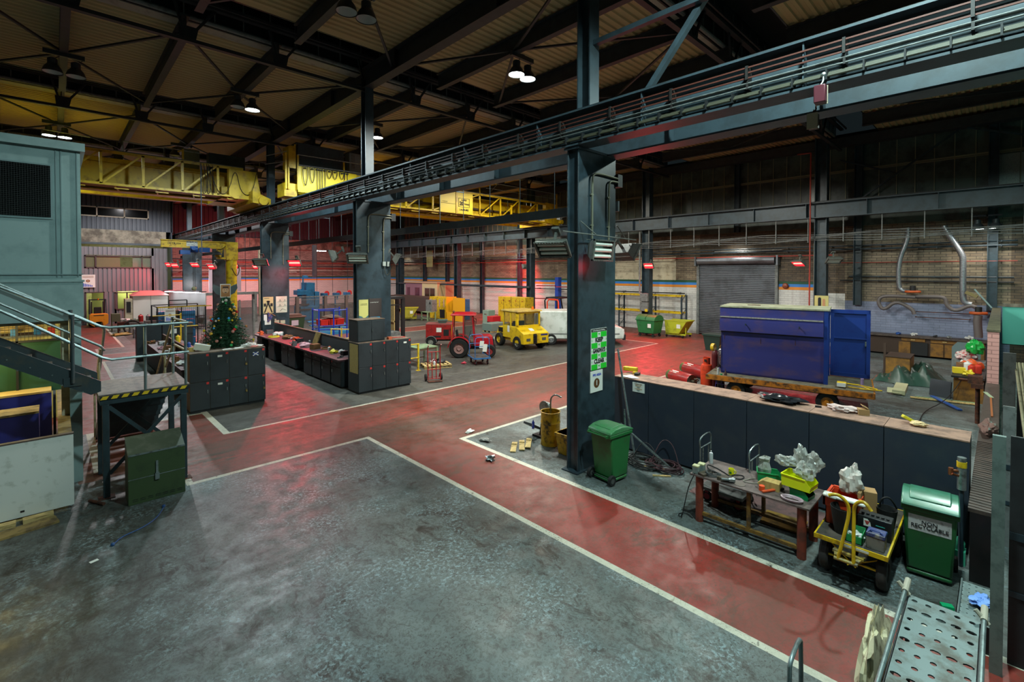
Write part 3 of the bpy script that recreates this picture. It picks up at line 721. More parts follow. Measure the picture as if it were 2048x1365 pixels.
for i,(x,c,nm) in enumerate(((-0.35,(40,120,190),'blue'),(-0.12,(190,50,30),'red'),(-0.72,(40,120,190),'small blue'))):
    b = MB(); b.box(x,x+.12,15.45,15.55,2.745,2.90); tag(b.B('tin',mat(nm+'_tin',c,0.5)),nm+' tin on the rack behind the mesh under the cabin','tin')
# blue stage boxes with plywood tops
M_bluep = mat('deep_blue_paint',(26,32,110),0.5,wear=(20,24,84),scale=2,amount=0.3)
M_ply = mat('pale_plywood',(188,158,92),0.7,wear=(160,130,72),scale=3,amount=0.5,stretch=(1,5,1))
M_plyd = mat('dirty_plywood',(140,116,66),0.7,wear=(92,74,44),scale=5,amount=0.5)
for i,(x1,y0,y1,z,m,lab) in enumerate(((-0.24,12.95,13.55,1.5,M_plyd,'nearest blue box with a stained board top, inside the white panelled pen'),(-0.07,14.45,15.3,1.6,M_ply,'second blue box from the front, widest board top'),(-0.10,15.6,16.4,1.6,M_ply,'third blue box from the front under the stairs'),(-0.32,16.8,17.7,1.6,M_ply,'farthest blue box under the stairs'))):
    t = T('storage_box',lab,'box',(x1-1.2,(y0+y1)/2,0),0,'blue boxes under the stairs')
    b = MB(); b.box(x1-2.4,x1,y0,y1,0,z-.04); b.B('body',M_bluep,t,world=True,bevel=0.006)
    b = MB(); b.box(x1-2.4,x1,y0-.005,y1+.005,z-.04,z); b.B('top_board',m,t,**WS)
t = T('panel_screen','large scuffed white panel standing on timber blocks at the left edge','panel',(-1.5,11.43,0.06))
b = MB(); b.box(-3.4,0.215,11.41,11.45,0.07,1.33); b.B('sheet',mat('scuffed_white',(206,206,200),.6,wear=(180,180,172),scale=6,amount=.2),t,**WS)
b = MB(); b.box(-3.4,0.22,11.40,11.50,1.33,1.35); b.B('top_edge',mat('brown_edge',(80,64,56),0.7),t,**WS)
b = MB(); b.lathe([(0.0,0),(0.05,0.0),(0.055,0.01)],9,(-0.42,11.412,0.17),'y'); b.B('torn_hole',mat('torn_board',(96,72,30),0.9),t,**W1)
b = MB(); b.box(-.45,-.40,11.404,11.411,.15,.18); b.B('hole_shadow',M_dark,t,**W1)
b = MB(); b.box(-3.4,-.05,11.45,11.55,0.0,0.07); b.B('batten',M_wood,t,**WS)
t = T('timber_rail','stained timber side rail of the pen running back beside the teal post','rail',(0.13,12.2,1.0))
b = MB(); b.box(0.02,0.20,11.5,17.5,1.27,1.33); b.B('cap',M_plyd,t,**WS)
b = MB(); b.box(0.10,0.13,11.5,17.5,0,1.27); b.B('side_board',M_cream,t,**WS)
for i,(x0,x1,y0,y1,z,rz) in enumerate(((-0.42,-0.05,11.25,11.38,0.07,0.05),(-0.95,-0.5,11.22,11.36,0.07,0.0),(-0.75,0.0,10.85,11.15,0.035,0.18))):
    b = MB(); b.obox(((x0+x1)/2,(y0+y1)/2,z/2),(x1-x0,y1-y0,z),(0,0,rz))
    tag(b.B('timber_block',[M_wood,M_wood,M_plyd][i]),['short pale timber block under the white panel, nearer its corner','short pale timber block under the white panel at the picture edge','flat dark board on the floor in front of the white panel'][i],'timber')
# stairs + platform
t = T('staircase','dark steel stairs with tubular handrails rising to the left from the small platform','stairs',(-1.2,12.05,2.0))
M_stair = mat('stair_steel',(46,58,62),0.45,wear=(66,66,60),scale=4,amount=0.25)
for y in (11.5,12.55):
    b = MB(); sl = (2.98-2.20)/1.24; b.prism([(0.60,2.19),(0.60,2.0),(0.46,1.96),(-4.5,1.96+4.96*sl+.02),(-4.5,2.19+5.1*sl)],'y',y-.015,y+.015)
    o = b.B('stringer',M_stair,t,**WS)
    if y < 12:
        bb = MB()
        for k in range(9):
            for dz in (0.05,-0.07): bb.lathe([(0.012,0),(0.012,-0.012)],8,(0.35-.27*k-(0.12 if dz > 0 else 0)+1.2,11.485-12.05,2.10+.27*k*sl+(0.12*sl if dz > 0 else 0)+dz-2.0),'y')
        bb.B('bolt_head',M_chrome,o)
for k in range(12):
    x = 0.50-0.27*k; z = 2.13+0.27*sl*k
    b = MB(); b.box(x-0.27,x,11.52,12.53,z,z+.03); b.box(x-.03,x,11.52,12.53,z-.02,z); b.B('tread',mat('tread_plate',(92,84,78),0.6,wear=(60,58,56),scale=8,amount=0.5),t,**WS)
def rail_tube(pts,nm,par,m=M_tube,r=0.024): b = MB(); b.tube(pts,r,8); return b.B(nm,m,par,**W1)
def clamps(par,pts,m=M_stair):
    b = MB()
    for p in pts: b.cyl(V(*p)-V(0,0,.035),V(*p)+V(0,0,.035),0.036,10)
    b.B('clamp',m,par,**W1)
k1 = sl
for y,nm in ((11.46,'handrail'),(12.60,'handrail')):
    rail_tube([(-4.5,y,3.95+3.86*k1),(-0.64,y,3.95),(0.60,y,3.20),(0.72,y,3.17),(1.95,y,3.17)] if y < 12 else [(-4.5,y,3.97+3.8*k1),(-0.70,y,3.97),(0.62,y,3.13),(0.72,y+.1,3.05),(0.74,y+.4,2.95),(.74,14.6,1.9)],nm,t)
    rail_tube([(-4.5,y,3.56+3.86*k1),(-0.64,y,3.56),(0.62,y,2.62),(0.75,y,2.57),(1.95,y,2.58)] if y < 12 else [(-4.5,y,3.62+3.8*k1),(-0.70,y,3.62),(0.66,y,2.70),(0.72,12.7,2.6)],'mid_rail',t)
for y in (11.44,12.62): rail_tube([(0.22,y,2.22),(0.22,y,3.44-(0 if y < 12 else .02))],'baluster',t,M_stair,0.028)
b = MB(); b.box(0.10,0.34,11.46,11.485,2.16,2.32); b.B('foot_plate',M_stair,t,**W1)
clamps(t,[(0.22,11.44,3.40),(0.22,11.44,2.88),(0.22,12.62,3.42),(0.22,12.62,2.95)])
t = T('platform','small chequer-plate landing with black and yellow edge on braced legs','platform',(1.25,12.25,0))
M_plat = mat('dark_teal_steel',(38,54,60),0.45,wear=(30,42,46),scale=4,amount=0.4)
b = MB(); b.box(0.56,1.96,11.46,13.0,1.88,1.93); b.B('deck',mat('chequer_plate',(104,94,84),0.6,wear=(70,64,58),scale=10,amount=0.5,bump=0.3),t,**WS)
b = MB(); b.box(0.58,1.94,11.48,11.54,1.74,1.88); b.box(0.58,1.94,12.94,13.0,1.74,1.88); b.box(.58,.64,11.5,13,1.74,1.88); b.box(1.88,1.94,11.5,13,1.74,1.88); b.B('edge_beam',M_plat,t,**WS)
b = MB(); n = 9
for k in range(n):
    x = 0.58+k*1.36/n; b.add([(x,11.455,1.84),(x+.09,11.455,1.84),(x+.13,11.455,1.90),(x+.04,11.455,1.90)],[(0,1,2,3)])
b.B('hazard_stripe',mat('hazard_yellow',(214,176,20),0.6),t,**WS)
b = MB(); b.box(.58,1.96,11.457,11.462,1.835,1.905); b.B('hazard_tape',M_dark,t,**WS)
for (x,y) in ((0.66,11.52),(1.86,11.52),(0.66,12.94),(1.86,12.94)):
    b = MB(); b.box(x-.05,x+.05,y-.05,y+.05,0.012,1.74); lg = b.B('leg',M_plat,t,world=True,bevel=0.004)
    b = MB(); b.box(x-.12-1.25,x+.12-1.25,y-.1-12.25,y+.1-12.25,0,0.012); b.B('foot_plate',M_rust,lg)
for p,q,y in (((0.7,1.70),(1.82,0.45),11.47),((1.82,1.70),(0.7,0.45),11.455),((0.7,1.70),(1.82,0.45),12.98),((1.82,1.70),(0.7,0.45),12.99)):
    b = MB(); b.bar((p[0],y,p[1]),(q[0],y,q[1]),0.008,0.065); b.B('brace',M_plat,t,**WS)
for (x,y) in ((1.25,11.48),(1.90,11.48),(1.90,12.9)):
    rail_tube([(x,y,1.93),(x,y,3.19)],'baluster',t,M_tube,0.026)
rail_tube([(1.92,11.47,3.19),(1.92,13.0,3.15),(1.92,15.9,1.2)],'handrail',t,M_tubek); rail_tube([(1.92,11.47,2.60),(1.92,13.0,2.57),(1.92,15.9,.66)],'mid_rail',t,M_tubek)
clamps(t,[(1.25,11.48,3.17),(1.25,11.48,2.58),(1.90,12.9,3.15),(1.90,12.9,2.58)])
t = T('rear_steps','dark slatted flight of steps going down behind the small platform','stairs',(1.28,14.5,0))
for x in (0.72,1.86):
    b = MB(); b.prism([(13.0,1.93),(13.0,1.66),(15.75,0.0),(16.1,0.0),(16.1,.05)],'x',x-.012,x+.012); b.B('stringer',M_plat,t,**WS)
for k in range(9):
    y = 13.05+k*0.335; z = 1.74-k*0.205
    b = MB(); b.box(0.73,1.85,y,y+0.30,z,z+.025); b.box(.73,1.85,y,y+.015,z-.23,z); b.B('tread',M_plat,t,**WS)
for x in (0.70,1.90):
    for (y,z) in ((14.0,1.2),(15.8,0.05)): rail_tube([(x,y,z),(x,y,z+1.05)],'baluster',t,M_tubek,0.024)
rail_tube([(0.70,13.4,2.55),(0.70,15.8,1.1)],'handrail',t,M_tubek)
# green tool chest cover standing in front of the platform
t = T('steel_chest','olive green steel cover with sloping top and a tall latch by the platform legs','chest',(1.33,10.98,0))
M_olive = mat('olive_paint',(56,72,42),0.5,wear=(46,60,36),scale=3,amount=0.3)
b = MB(); b.box(0.91,1.76,10.80,11.30,0,0.90); b.B('body',M_olive,t,world=True,bevel=0.004)
b = MB(); b.prism([(10.80,0.90),(11.30,1.12),(11.30,0.90)],'x',0.91,1.76); b.B('sloping_top',mat('olive_top',(84,92,76),0.35,0.2,wear=(104,108,94),scale=5,amount=0.4),t,**WS)
b = MB(); b.bar((0.91,10.795,0.90),(1.76,10.795,0.90),0.01,0.03); b.bar((0.91,10.795,0.46),(1.76,10.795,0.46),0.006,0.012); b.B('hinge_strip',M_chrome,t,**W1)
b = MB(); b.box(1.31,1.345,10.77,10.80,0.50,0.72); b.box(1.295,1.36,10.76,10.80,0.38,0.50); b.B('latch',M_chrome,t,**W1)
b = MB()
for k in range(7):
    for j in range(2): b.box(0.97+.11*k,1.05+.11*k,10.795,10.80,.06+.03*j,.066+.03*j)
b.B('vent_slot',M_dark,t,**W1)
b = MB(); b.cyl((0.42,11.5,0.03),(0.60,11.16,0.03),0.028,10); tag(b.B('pipe_offcut',M_rust),'short rusty pipe offcut on the floor by the platform leg','pipe')
# ---- lockers
M_lock = mat('locker_dark',(38,46,50),0.5,wear=(30,38,42),scale=3,amount=0.35)
M_lockside = mat('locker_side_brown',(96,78,60),0.7,wear=(70,56,44),scale=3,amount=0.5)
M_locktop = mat('dusty_top',(120,100,84),0.85,wear=(84,70,60),scale=6,amount=0.5)
M_redlab = mat('red_label',(196,44,38),0.6)
def locker_block(name_label,x0,y0,zt,side,labs,padl,seed,notes=(),handle_side=0.90):
    t = T('locker_block',name_label,'locker',(x0+1.05,y0+.4,0))
    W = 2.06
    b = MB(); b.box(x0,x0+W,y0,y0+0.78,0.07,zt); b.B('carcass',side,t,**WS)
    b = MB(); b.box(x0+.02,x0+W-.02,y0+.03,y0+.75,0,0.07); b.B('plinth',M_dark,t,**WS)
    b = MB(); b.box(x0,x0+W,y0-.005,y0+.78,zt,zt+.02); b.B('top',M_locktop,t,**WS)
    dw = W/4; zm = 0.07+(zt-.07)/2
    for c in range(4):
        for r in range(2):
            xa = x0+c*dw+.006; z0 = (0.075 if r==0 else zm+.006); z1 = (zm-.006 if r==0 else zt-.006)
            b = MB(); b.box(xa,xa+dw-.012,y0-.02,y0+.0,z0,z1); d = b.B('door',M_lock,t,world=True,bevel=0.003)
            L0 = V(*t.location)
            def sub(nm,m,*bx):
                q = MB(); q.box(*bx); q.v = [v-L0 for v in q.v]; return q.B(nm,m,d)
            hx = xa+dw*handle_side-.03
            sub('handle',M_chrome,hx,hx+.016,y0-.045,y0-.02,z0+(z1-z0)*.58,z0+(z1-z0)*.70)
            sub('number_tag',M_redlab,hx-.02,hx+.045,y0-.024,y0-.02,z1-.085,z1-.02)
            if (c,r) in labs: sub('name_card',M_paper,xa+dw*.38,xa+dw*.62,y0-.024,y0-.02,z1-.15,z1-.09)
            if (c,r) in padl:
                q = MB(); q.box(hx+.0,hx+.05,y0-.06,y0-.025,z0+(z1-z0)*.42,z0+(z1-z0)*.49); q.tube([(hx+.01,y0-.04,z0+(z1-z0)*.49),(hx+.01,y0-.04,z0+(z1-z0)*.53),(hx+.04,y0-.04,z0+(z1-z0)*.53),(hx+.04,y0-.04,z0+(z1-z0)*.49)],0.005,6)
                q.v = [v-L0 for v in q.v]; q.B('padlock',M_brass,d)
    return t
lk1 = locker_block('block of eight dark lockers with a Scottish flag sticker, Christmas tree behind it',2.83,16.55,1.76,M_lockside,{(1,1),(1,0)},{(2,1),(2,0),(3,0)},1)
M_saltb = mat('flag_blue',(24,50,130),0.6)
b = MB(); b.box(4.52,4.68,16.522,16.528,1.53,1.64); tag(b.B('flag_sticker',M_saltb),'blue flag sticker with a white diagonal cross on the top right locker door','sticker')
b = MB(); b.bar((4.52,16.518,1.53),(4.68,16.518,1.64),0.004,0.022); b.bar((4.52,16.518,1.64),(4.68,16.518,1.53),0.004,0.022)
o = b.B('cross',M_paper); o.parent = bpy.data.objects['flag_sticker']; o.location = o.location-bpy.data.objects['flag_sticker'].location
lk2 = locker_block('block of eight dark lockers with a low cabinet stacked on it',7.42,15.20,1.74,M_lock,{(3,1)},set(),2)
b = MB(); b.box(7.415,7.420,15.22,15.85,0.70,1.70); o = tag(b.B('notice_sheet',mat('yellowed_notice',(178,158,96),0.85,wear=(110,92,52),scale=24,amount=0.45,stretch=(1,1,3))),'tall yellowed notice stuck on the end of the right locker block','notice')
# upper two-door cabinet
t = T('steel_cabinet','dark two-door steel cabinet standing on the right locker block','cabinet',(7.97,15.7,1.76))
b = MB(); b.box(7.46,8.50,15.35,16.0,1.76,2.52); b.B('body',M_lock,t,world=True,bevel=0.004)
b = MB(); b.box(7.45,8.51,15.34,16.01,2.52,2.535); b.B('top',M_locktop,t,**WS)
for x in (7.48,7.985):
    b = MB(); b.box(x,x+.495,15.33,15.35,1.80,2.49); d = b.B('door',M_lock,t,world=True,bevel=0.003)
b = MB(); b.box(8.0-7.97,8.012-7.97,15.30-15.7,15.33-15.7,2.10-1.76,2.2-1.76); b.B('handle',M_chrome,d)
# box, papers etc on locker tops
def simple(name,lab,cat,m,fn,group=None,**k):
    b = MB(); fn(b); return tag(b.B(name,m,**k),lab,cat,group)
simple('packing_box','white carton with a green round logo lying on the left locker block','carton',mat('white_carton',(206,206,194),0.7),lambda b: b.obox((3.25,17.05,1.88),(0.42,0.26,0.18),(0,0.25,-0.25)))
simple('wood_block','rounded tan wood block beside the white carton on the lockers','block',M_ply,lambda b: b.lathe([(0,0),(.09,0),(.10,.06),(.07,.12),(0,.12)],12,(2.98,17.1,1.78)))
for i,(x,y) in enumerate(((3.85,16.72),(4.15,16.75),(4.35,16.9),(4.62,16.72),(4.78,16.8))):
    b = MB(); b.obox((x,y,1.785+.004*i),(0.26,0.18,0.008),(0,0,.3*i)); b.obox((x+.02,y+.02,1.797+.004*i),(0.2,0.15,0.006),(0,0,.2-.3*i))
    tag(b.B('paper_sheet',M_paper if i != 3 else mat('pink_paper',(200,120,110),0.8)),['loose sheets on the left lockers, leftmost pile','loose sheets on the left lockers, second pile','loose sheets on the left lockers under the crumpled bag','pink sheet near the right end of the left lockers','loose sheets at the right end of the left lockers'][i],'paper')
def crumple(c,s,seed,n=14,spike=0.45):
    rnd = random.Random(seed); b = MB(); b.ball((0,0,0),1,n); 
    ph = [rnd.uniform(0,6.28) for _ in range(9)]
    for i,v in enumerate(b.v):
        r = 1+spike*(math.sin(4.1*v.x+ph[0])*math.sin(3.7*v.y+ph[1])+.6*math.sin(7.3*v.z+ph[2]+3*v.x)*math.cos(6.1*v.y+ph[3]))+rnd.uniform(-.12,.12)
        b.v[i] = V(v.x*r*s[0]+c[0],v.y*r*s[1]+c[1],max(v.z*r,-.75)*s[2]+c[2])
    return b
b = crumple((4.50,16.85,1.84),(.17,.09,.06),3); tag(b.B('plastic_bag',mat('white_bag',(214,214,212),0.35)),'crumpled white bag on the left locker block','bag')
simple('orange_box','small orange box on the right locker block beside the cabinet','box',mat('orange_card',(186,92,58),0.7),lambda b: b.box(8.62,8.76,15.28,15.42,1.76,1.85))
simple('red_strap','red strap lying along the right locker block top','strap',mat('red_strap',(190,40,28),0.6),lambda b: b.tube([(8.75,15.6,1.775),(8.9,15.5,1.79),(9.1,15.55,1.77),(9.3,15.45,1.775),(9.42,15.5,1.77)],.015,6))
# ---- Christmas tree on the lockers
t = T('christmas_tree','artificial Christmas tree with coloured baubles and a winged portrait card on top','christmas tree',(4.05,17.75,1.0))
M_needle = mat('tree_needles',(46,88,62),0.7,wear=(28,58,42),scale=14,amount=0.5)
rnd = random.Random(5); b = MB(); H0,H1 = 1.68,3.46
for lv in range(19):
    f = lv/18; z = H0+(H1-H0)*f; R = 0.84*(1-f) ** 0.9+0.06; n = int(24*(1-f)+7)
    for k in range(n):
        a = 2*PI*k/n+lv*.7+rnd.uniform(-.1,.1); rr = R*rnd.uniform(.82,1.08)
        tip = V(4.05+math.cos(a)*rr,17.75+math.sin(a)*rr,z-.05-.10*(1-f)); base = V(4.05,17.75,z+.09)
        d = (tip-base); side = d.cross(V(0,0,1)).normalized(); m_ = 7
        for j in range(1,m_+1):
            p = base+d*(j/m_); L = .12*(1.15-j/m_*.45)*(1.1-.4*f)
            for s_ in (-1,1):
                e = p+side*s_*L+d.normalized()*L*.6+V(0,0,rnd.uniform(-.03,.03)); w = .026
                b.v += [p-d.normalized()*w,e,p+d.normalized()*w]; q = len(b.v); b.f.append((q-3,q-2,q-1)); b.mi.append(0)
                e2 = p+V(0,0,L*.8)+d.normalized()*L*.5+side*s_*L*.4; b.v += [p-side*w,e2,p+side*w]; q = len(b.v); b.f.append((q-3,q-2,q-1)); b.mi.append(0)
        b.bar(base,tip,.012,.012)
b.B('branches',M_needle,t,**WS)
b = MB(); b.cyl((4.05,17.75,1.2),(4.05,17.75,3.44),0.025,8); b.B('trunk',mat('tree_trunk',(60,44,30),0.8),t,**W1)
b = MB(); b.lathe([(.18,1.02),(.2,1.25),(.0,1.25)],14,(4.05,17.75,0)); b.B('stand',M_dark,t,**W1)
bc = [((196,40,44),'red'),((206,166,60),'gold'),((40,150,80),'green'),((190,130,120),'rose'),((60,150,210),'blue'),((210,206,200),'silver'),((214,190,40),'yellow'),((214,140,90),'copper')]
for k in range(46):
    f = rnd.random() ** 1.25; z = H0+.05+(H1-H0-.15)*f; R = .80*(1-f) ** .9+.10; a = rnd.uniform(-PI*1.05,.05)
    b = MB(); c_ = (4.05+math.cos(a)*R,17.75+math.sin(a)*R,z-.06); b.ball(c_,rnd.uniform(.032,.052),10); b.cyl(V(*c_)+V(0,0,.02),V(*c_)+V(0,0,.05),.008,6)
    col,nm = bc[k % 8]; b.B('bauble',mat('bauble_' +nm,col,0.2,0.3),t,**W1)
b = MB(); b.box(3.88,4.18,17.66,17.67,3.36,3.80); pc = b.B('portrait_card',M_paper,t,**WS)
def P4(bm,par=pc): bm.v = [v-V(*t.location) for v in bm.v]; return bm
b = MB(); b.box(3.90,4.16,17.653,17.66,3.385,3.775); P4(b).B('photo_print',mat('photo_warm',(168,112,62),0.6),pc,**S1)
b = MB(); b.lathe([(0,0),(.095,0),(.095,-.004),(0,-.004)],16,(4.03,17.652,3.59),'y'); P4(b).B('face_print',mat('photo_skin',(206,160,124),0.6),pc)
b = MB(); b.box(3.95,4.11,17.642,17.647,3.66,3.72); b.box(3.98,4.01,17.642,17.647,3.605,3.62); b.box(4.05,4.08,17.642,17.647,3.605,3.62); b.box(4.0,4.06,17.642,17.647,3.51,3.535); P4(b).B('face_print',mat('photo_hair',(60,36,26),0.6),pc)
b = MB()
for s_ in (-1,1):
    cx = 4.03; b.add([(cx+s_*.13,17.69,3.70),(cx+s_*.34,17.69,3.80),(cx+s_*.36,17.69,3.66),(cx+s_*.28,17.69,3.50),(cx+s_*.13,17.69,3.42),(cx+s_*.13,17.72,3.70),(cx+s_*.34,17.72,3.80),(cx+s_*.36,17.72,3.66),(cx+s_*.28,17.72,3.50),(cx+s_*.13,17.72,3.42)],
        [(0,1,2,3,4),(5,6,7,8,9)]+[(i,(i+1) % 5,5+(i+1) % 5,5+i) for i in range(5)])
b.B('wings',mat('grey_wing',(74,86,90),0.6),t,**W1)
simple('crate','dark wooden crate carrying the Christmas tree behind the lockers','crate',M_plyd,lambda b: (b.box(3.6,4.5,17.4,18.1,0,0.95),b.box(3.55,4.6,17.38,18.12,.95,1.0)))
# ================================================================== CENTRE: bench row, vehicles, trolleys
def wheel(c,r,w,axis='x',hub=(150,110,100),n=24,parent=None,rim=0.55,tm=None):
    """tyre with tread shoulder + rim child"""
    t_ = MB(); t_.lathe([(r*rim,-w/2),(r*.9,-w/2),(r,-w*.36),(r,w*.36),(r*.9,w/2),(r*rim,w/2),(r*rim,-w/2)],n,c,axis,caps=False)
    o = t_.B('wheel',tm or M_black,parent,world=parent is not None)
    h = MB(); h.lathe([(0,-w*.30),(r*.22,-w*.36),(r*.3,-w*.22),(r*.5,-w*.22),(r*rim,-w*.42),(r*rim,w*.42),(r*.5,w*.22),(r*.22,w*.36),(0,w*.3)],n,c,axis,caps=False)
    if parent is not None:
        off = parent.location; h.v = [Matrix.Rotation(-parent.rotation_euler.z,3,'Z') @ (v-off) for v in h.v]
        h.B('rim',mat('rim_%d_%d_%d' % hub,hub,0.5,0.2),o)
    else:
        h.v = [v-o.location for v in h.v]; h.B('rim',mat('rim_%d_%d_%d' % hub,hub,0.5,0.2),o)
    return o
# workbench row with back board, runs away from the camera
M_bench = mat('bench_dark',(36,42,46),0.55,wear=(26,30,34),scale=3,amount=0.4)
M_benchtop = mat('bench_top_maroon',(74,48,54),0.55,wear=(46,36,40),scale=4,amount=0.5)
t = T('workbench','long dark workbench row with cupboards and a high back board, cluttered top','workbench',(7.9,21.5,0))
b = MB(); b.box(7.25,8.25,16.37,26.3,.98,1.04); b.B('worktop',M_benchtop,t,**WS)
b = MB(); b.box(8.28,8.34,16.37,26.5,0.0,1.52); b.B('back_board',mat('back_board_grey',(62,72,74),0.5),t,**WS)
b = MB(); b.box(8.26,8.36,16.36,26.5,1.52,1.55); b.B('back_board_cap',M_locktop,t,**WS)
yy = 16.4
for k in range(11):
    y1 = yy+.86
    if k in (4,7,9):
        b = MB(); b.box(7.75,8.2,yy,y1,.08,.95); b.B('open_bay',mat('bay_wood',(92,66,34),0.8),t,**WS)
    else:
        b = MB(); b.box(7.36,8.2,yy+.01,y1-.01,.06,.98); b.B('cupboard',M_bench,t,**WS)
        b = MB(); b.box(7.34,7.36,yy+.03,y1-.03,.10,.72); d = b.B('door',M_bench,t,world=True,bevel=0.003)
        q = MB(); q.box(-.59,-.565,yy+.7-21.5,yy+.72-21.5,.5,.62); q.B('handle',M_chrome,d)
        b = MB(); b.box(7.34,7.36,yy+.03,y1-.03,.76,.95); d = b.B('drawer',M_bench,t,world=True,bevel=0.003)
        q = MB(); q.box(-.59,-.565,yy+.35-21.5,yy+.5-21.5,.84,.86); q.B('handle',M_chrome,d)
        if k % 2==0: q = MB(); q.box(-.565,-.56,yy+.72-21.5,yy+.79-21.5,.86,.92); q.B('number_tag',M_redlab,d)
        else: q = MB(); q.lathe([(0,0),(.03,0),(.03,-.004),(0,-.004)],8,(-.56,yy+.6-21.5,.85),'x'); q.B('sticker',M_paper,d)
    yy = y1+.03
rnd = random.Random(11)
stuffm = [mat('item_white',(206,204,200),.5),mat('item_orange',(206,84,34),.5),mat('item_brown',(120,84,50),.8),mat('item_black',(26,26,28),.5),mat('item_pink',(206,150,160),.7),mat('item_yellow',(214,190,40),.5),mat('item_grey',(110,112,112),.4,.3),mat('item_blue',(40,80,150),.5)]
def item(kind,x,y,z,s,m,rz,lab,cat,grp):
    b = MB()
    if kind=='box': b.obox((x,y,z+s*.3),(s,s*.7,s*.6),(0,0,rz)); b.obox((x,y,z+s*.61),(s*1.02,s*.3,s*.02),(0,0,rz))
    elif kind=='can': b.lathe([(s*.3,0),(s*.3,s*.8),(s*.22,s*.9),(s*.1,s*.95),(s*.1,s*1.05),(0,s*1.05)],12,(x,y,z))
    elif kind=='rag': b = crumple((x,y,z+s*.22),(s*.6,s*.45,s*.3),int(x*100+y*10))
    elif kind=='tool': b.obox((x,y,z+.02),(s,s*.16,.035),(0,0,rz)); b.cyl((x,y,z),(x,y,z+s*.25),s*.12,10)
    elif kind=='vice': b.box(x-.08,x+.08,y-.1,y+.1,z,z+.07); b.box(x-.05,x+.05,y-.07,y+.07,z+.07,z+.2); b.cyl((x-.18,y,z+.12),(x+.12,y,z+.12),.025,8); b.cyl((x-.18,y-.1,z+.12),(x-.18,y+.1,z+.12),.01,6)
    elif kind=='coil':
        for k in range(3): b.tube([(x+math.cos(a)*(s*.5-k*.012),y+math.sin(a)*(s*.5-k*.012),z+.015+k*.02) for a in [2*PI*i/18 for i in range(18)]],.012,6,closed=True)
    return tag(b.B({'box': 'box','can': 'can','rag': 'rag','tool': 'hand_tool','vice': 'bench_vice','coil': 'cable_coil'}[kind],m),lab,cat,grp)
BI = [('tool',7.55,16.9,.3,6,.5,'dark hand grinder on the near end of the bench row'),('box',7.9,17.3,.26,3,.2,'black toolbox near the front end of the bench row'),('rag',7.75,18.0,.24,5,0,'yellow gloves in a heap on the bench row'),
      ('rag',8.05,17.9,.22,0,0,'white rag against the back board, nearest one'),('can',7.85,18.6,.17,0,0,'white aerosol can on the bench row'),('can',7.95,18.8,.17,1,0,'orange aerosol can on the bench row'),('coil',8.0,19.2,.4,2,0,'brown coiled cable on the bench row'),
      ('box',7.65,19.5,.34,2,.3,'open brown carton in the middle of the bench row'),('rag',7.72,19.5,.2,0,0,'white cloth spilling from the brown carton'),('rag',7.55,20.4,.36,4,0,'pink rag on the bench edge'),('vice',7.38,21.1,.3,6,0,'bench vice at the middle of the bench row'),
      ('box',7.85,21.8,.3,3,.1,'black case on the bench row'),('rag',7.95,22.2,.24,1,0,'orange power tool on the bench row'),('box',8.0,22.6,.24,1,.4,'orange case on the bench row'),('rag',7.9,23.4,.34,2,0,'brown bag on the bench row'),('rag',8.05,23.0,.22,4,0,'small pink cloth near the back board'),
      ('coil',7.6,24.4,.5,5,0,'coiled yellow hose at the far half of the bench row'),('rag',7.95,24.9,.36,0,0,'heap of white cloths at the far end of the bench row'),('vice',7.42,25.7,.3,1,0,'orange-handled vice at the far end of the bench row'),('can',8.0,21.0,.18,6,0,'grey tin beside the leaning board'),('box',7.9,26.0,.3,6,0,'grey box at the very far end of the bench row')]
for k,x,y,s,mi,rz,lab in BI: item(k,x,y,1.04,s,stuffm[mi],rz,lab,{'box': 'box','can': 'can','rag': 'cloth','tool': 'tool','vice': 'vice','coil': 'cable'}[k],None)
simple('leaning_board','brown board leaning on the back board of the bench row','board',M_plyd,lambda b: b.obox((8.14,20.6,1.30),(.05,.45,.56),(0,.35,0)))
# second, lower bench behind the left lockers
t = T('workbench','cluttered bench running away behind the left locker block','workbench',(3.6,22.5,0))
b = MB(); b.box(2.95,4.3,18.6,27.4,.92,.98); b.B('worktop',M_benchtop,t,**WS)
b = MB(); b.box(3.0,4.25,18.7,27.3,.06,.92); b.B('cupboard',M_bench,t,**WS)
b = MB(); b.box(3.58,3.64,18.7,27.0,.98,1.32); b.B('centre_board',M_lockside,t,**WS)
for k in range(22):
    kk = ['box','can','rag','tool','vice','tool'][k % 6]; x = 3.1+(k % 2)*.75+rnd.uniform(0,.3); y = 18.9+k*.38
    col = ['white','orange','brown','black','pink','yellow','grey','blue']; mi = (k*5+6) % 8
    item(kk,x,y,.98,rnd.uniform(.2,.36),stuffm[mi],rnd.uniform(0,3),'%s %s on the bench behind the left lockers, %s of the clutter' % (col[mi],{'box': 'box','can': 'tin','rag': 'rag','tool': 'hand tool','vice': 'vice'}[kk],['nearest part','near part','middle','far part','farthest part'][min(4,k // 5)]),{'box': 'box','can': 'can','rag': 'cloth','tool': 'tool','vice': 'vice'}[kk],'clutter on the bench behind the lockers')
t = T('locker_block','row of black locker backs with a small white notice, across the aisle beyond the landing','locker',(3.7,28.2,0))
b = MB(); b.box(2.74,3.68,28.0,28.5,0,1.65); b.B('carcass',M_lock,t,**WS)
b = MB(); b.box(3.72,4.95,28.0,28.5,0,1.65); b.B('carcass',M_lock,t,**WS)
b = MB(); b.box(2.72,4.97,27.98,28.52,1.65,1.68); b.B('top',M_locktop,t,**WS)
b = MB(); b.box(3.95,4.28,27.985,27.998,1.20,1.42); tag(b.B('notice',M_paper),'small white notice on the black locker backs','notice')
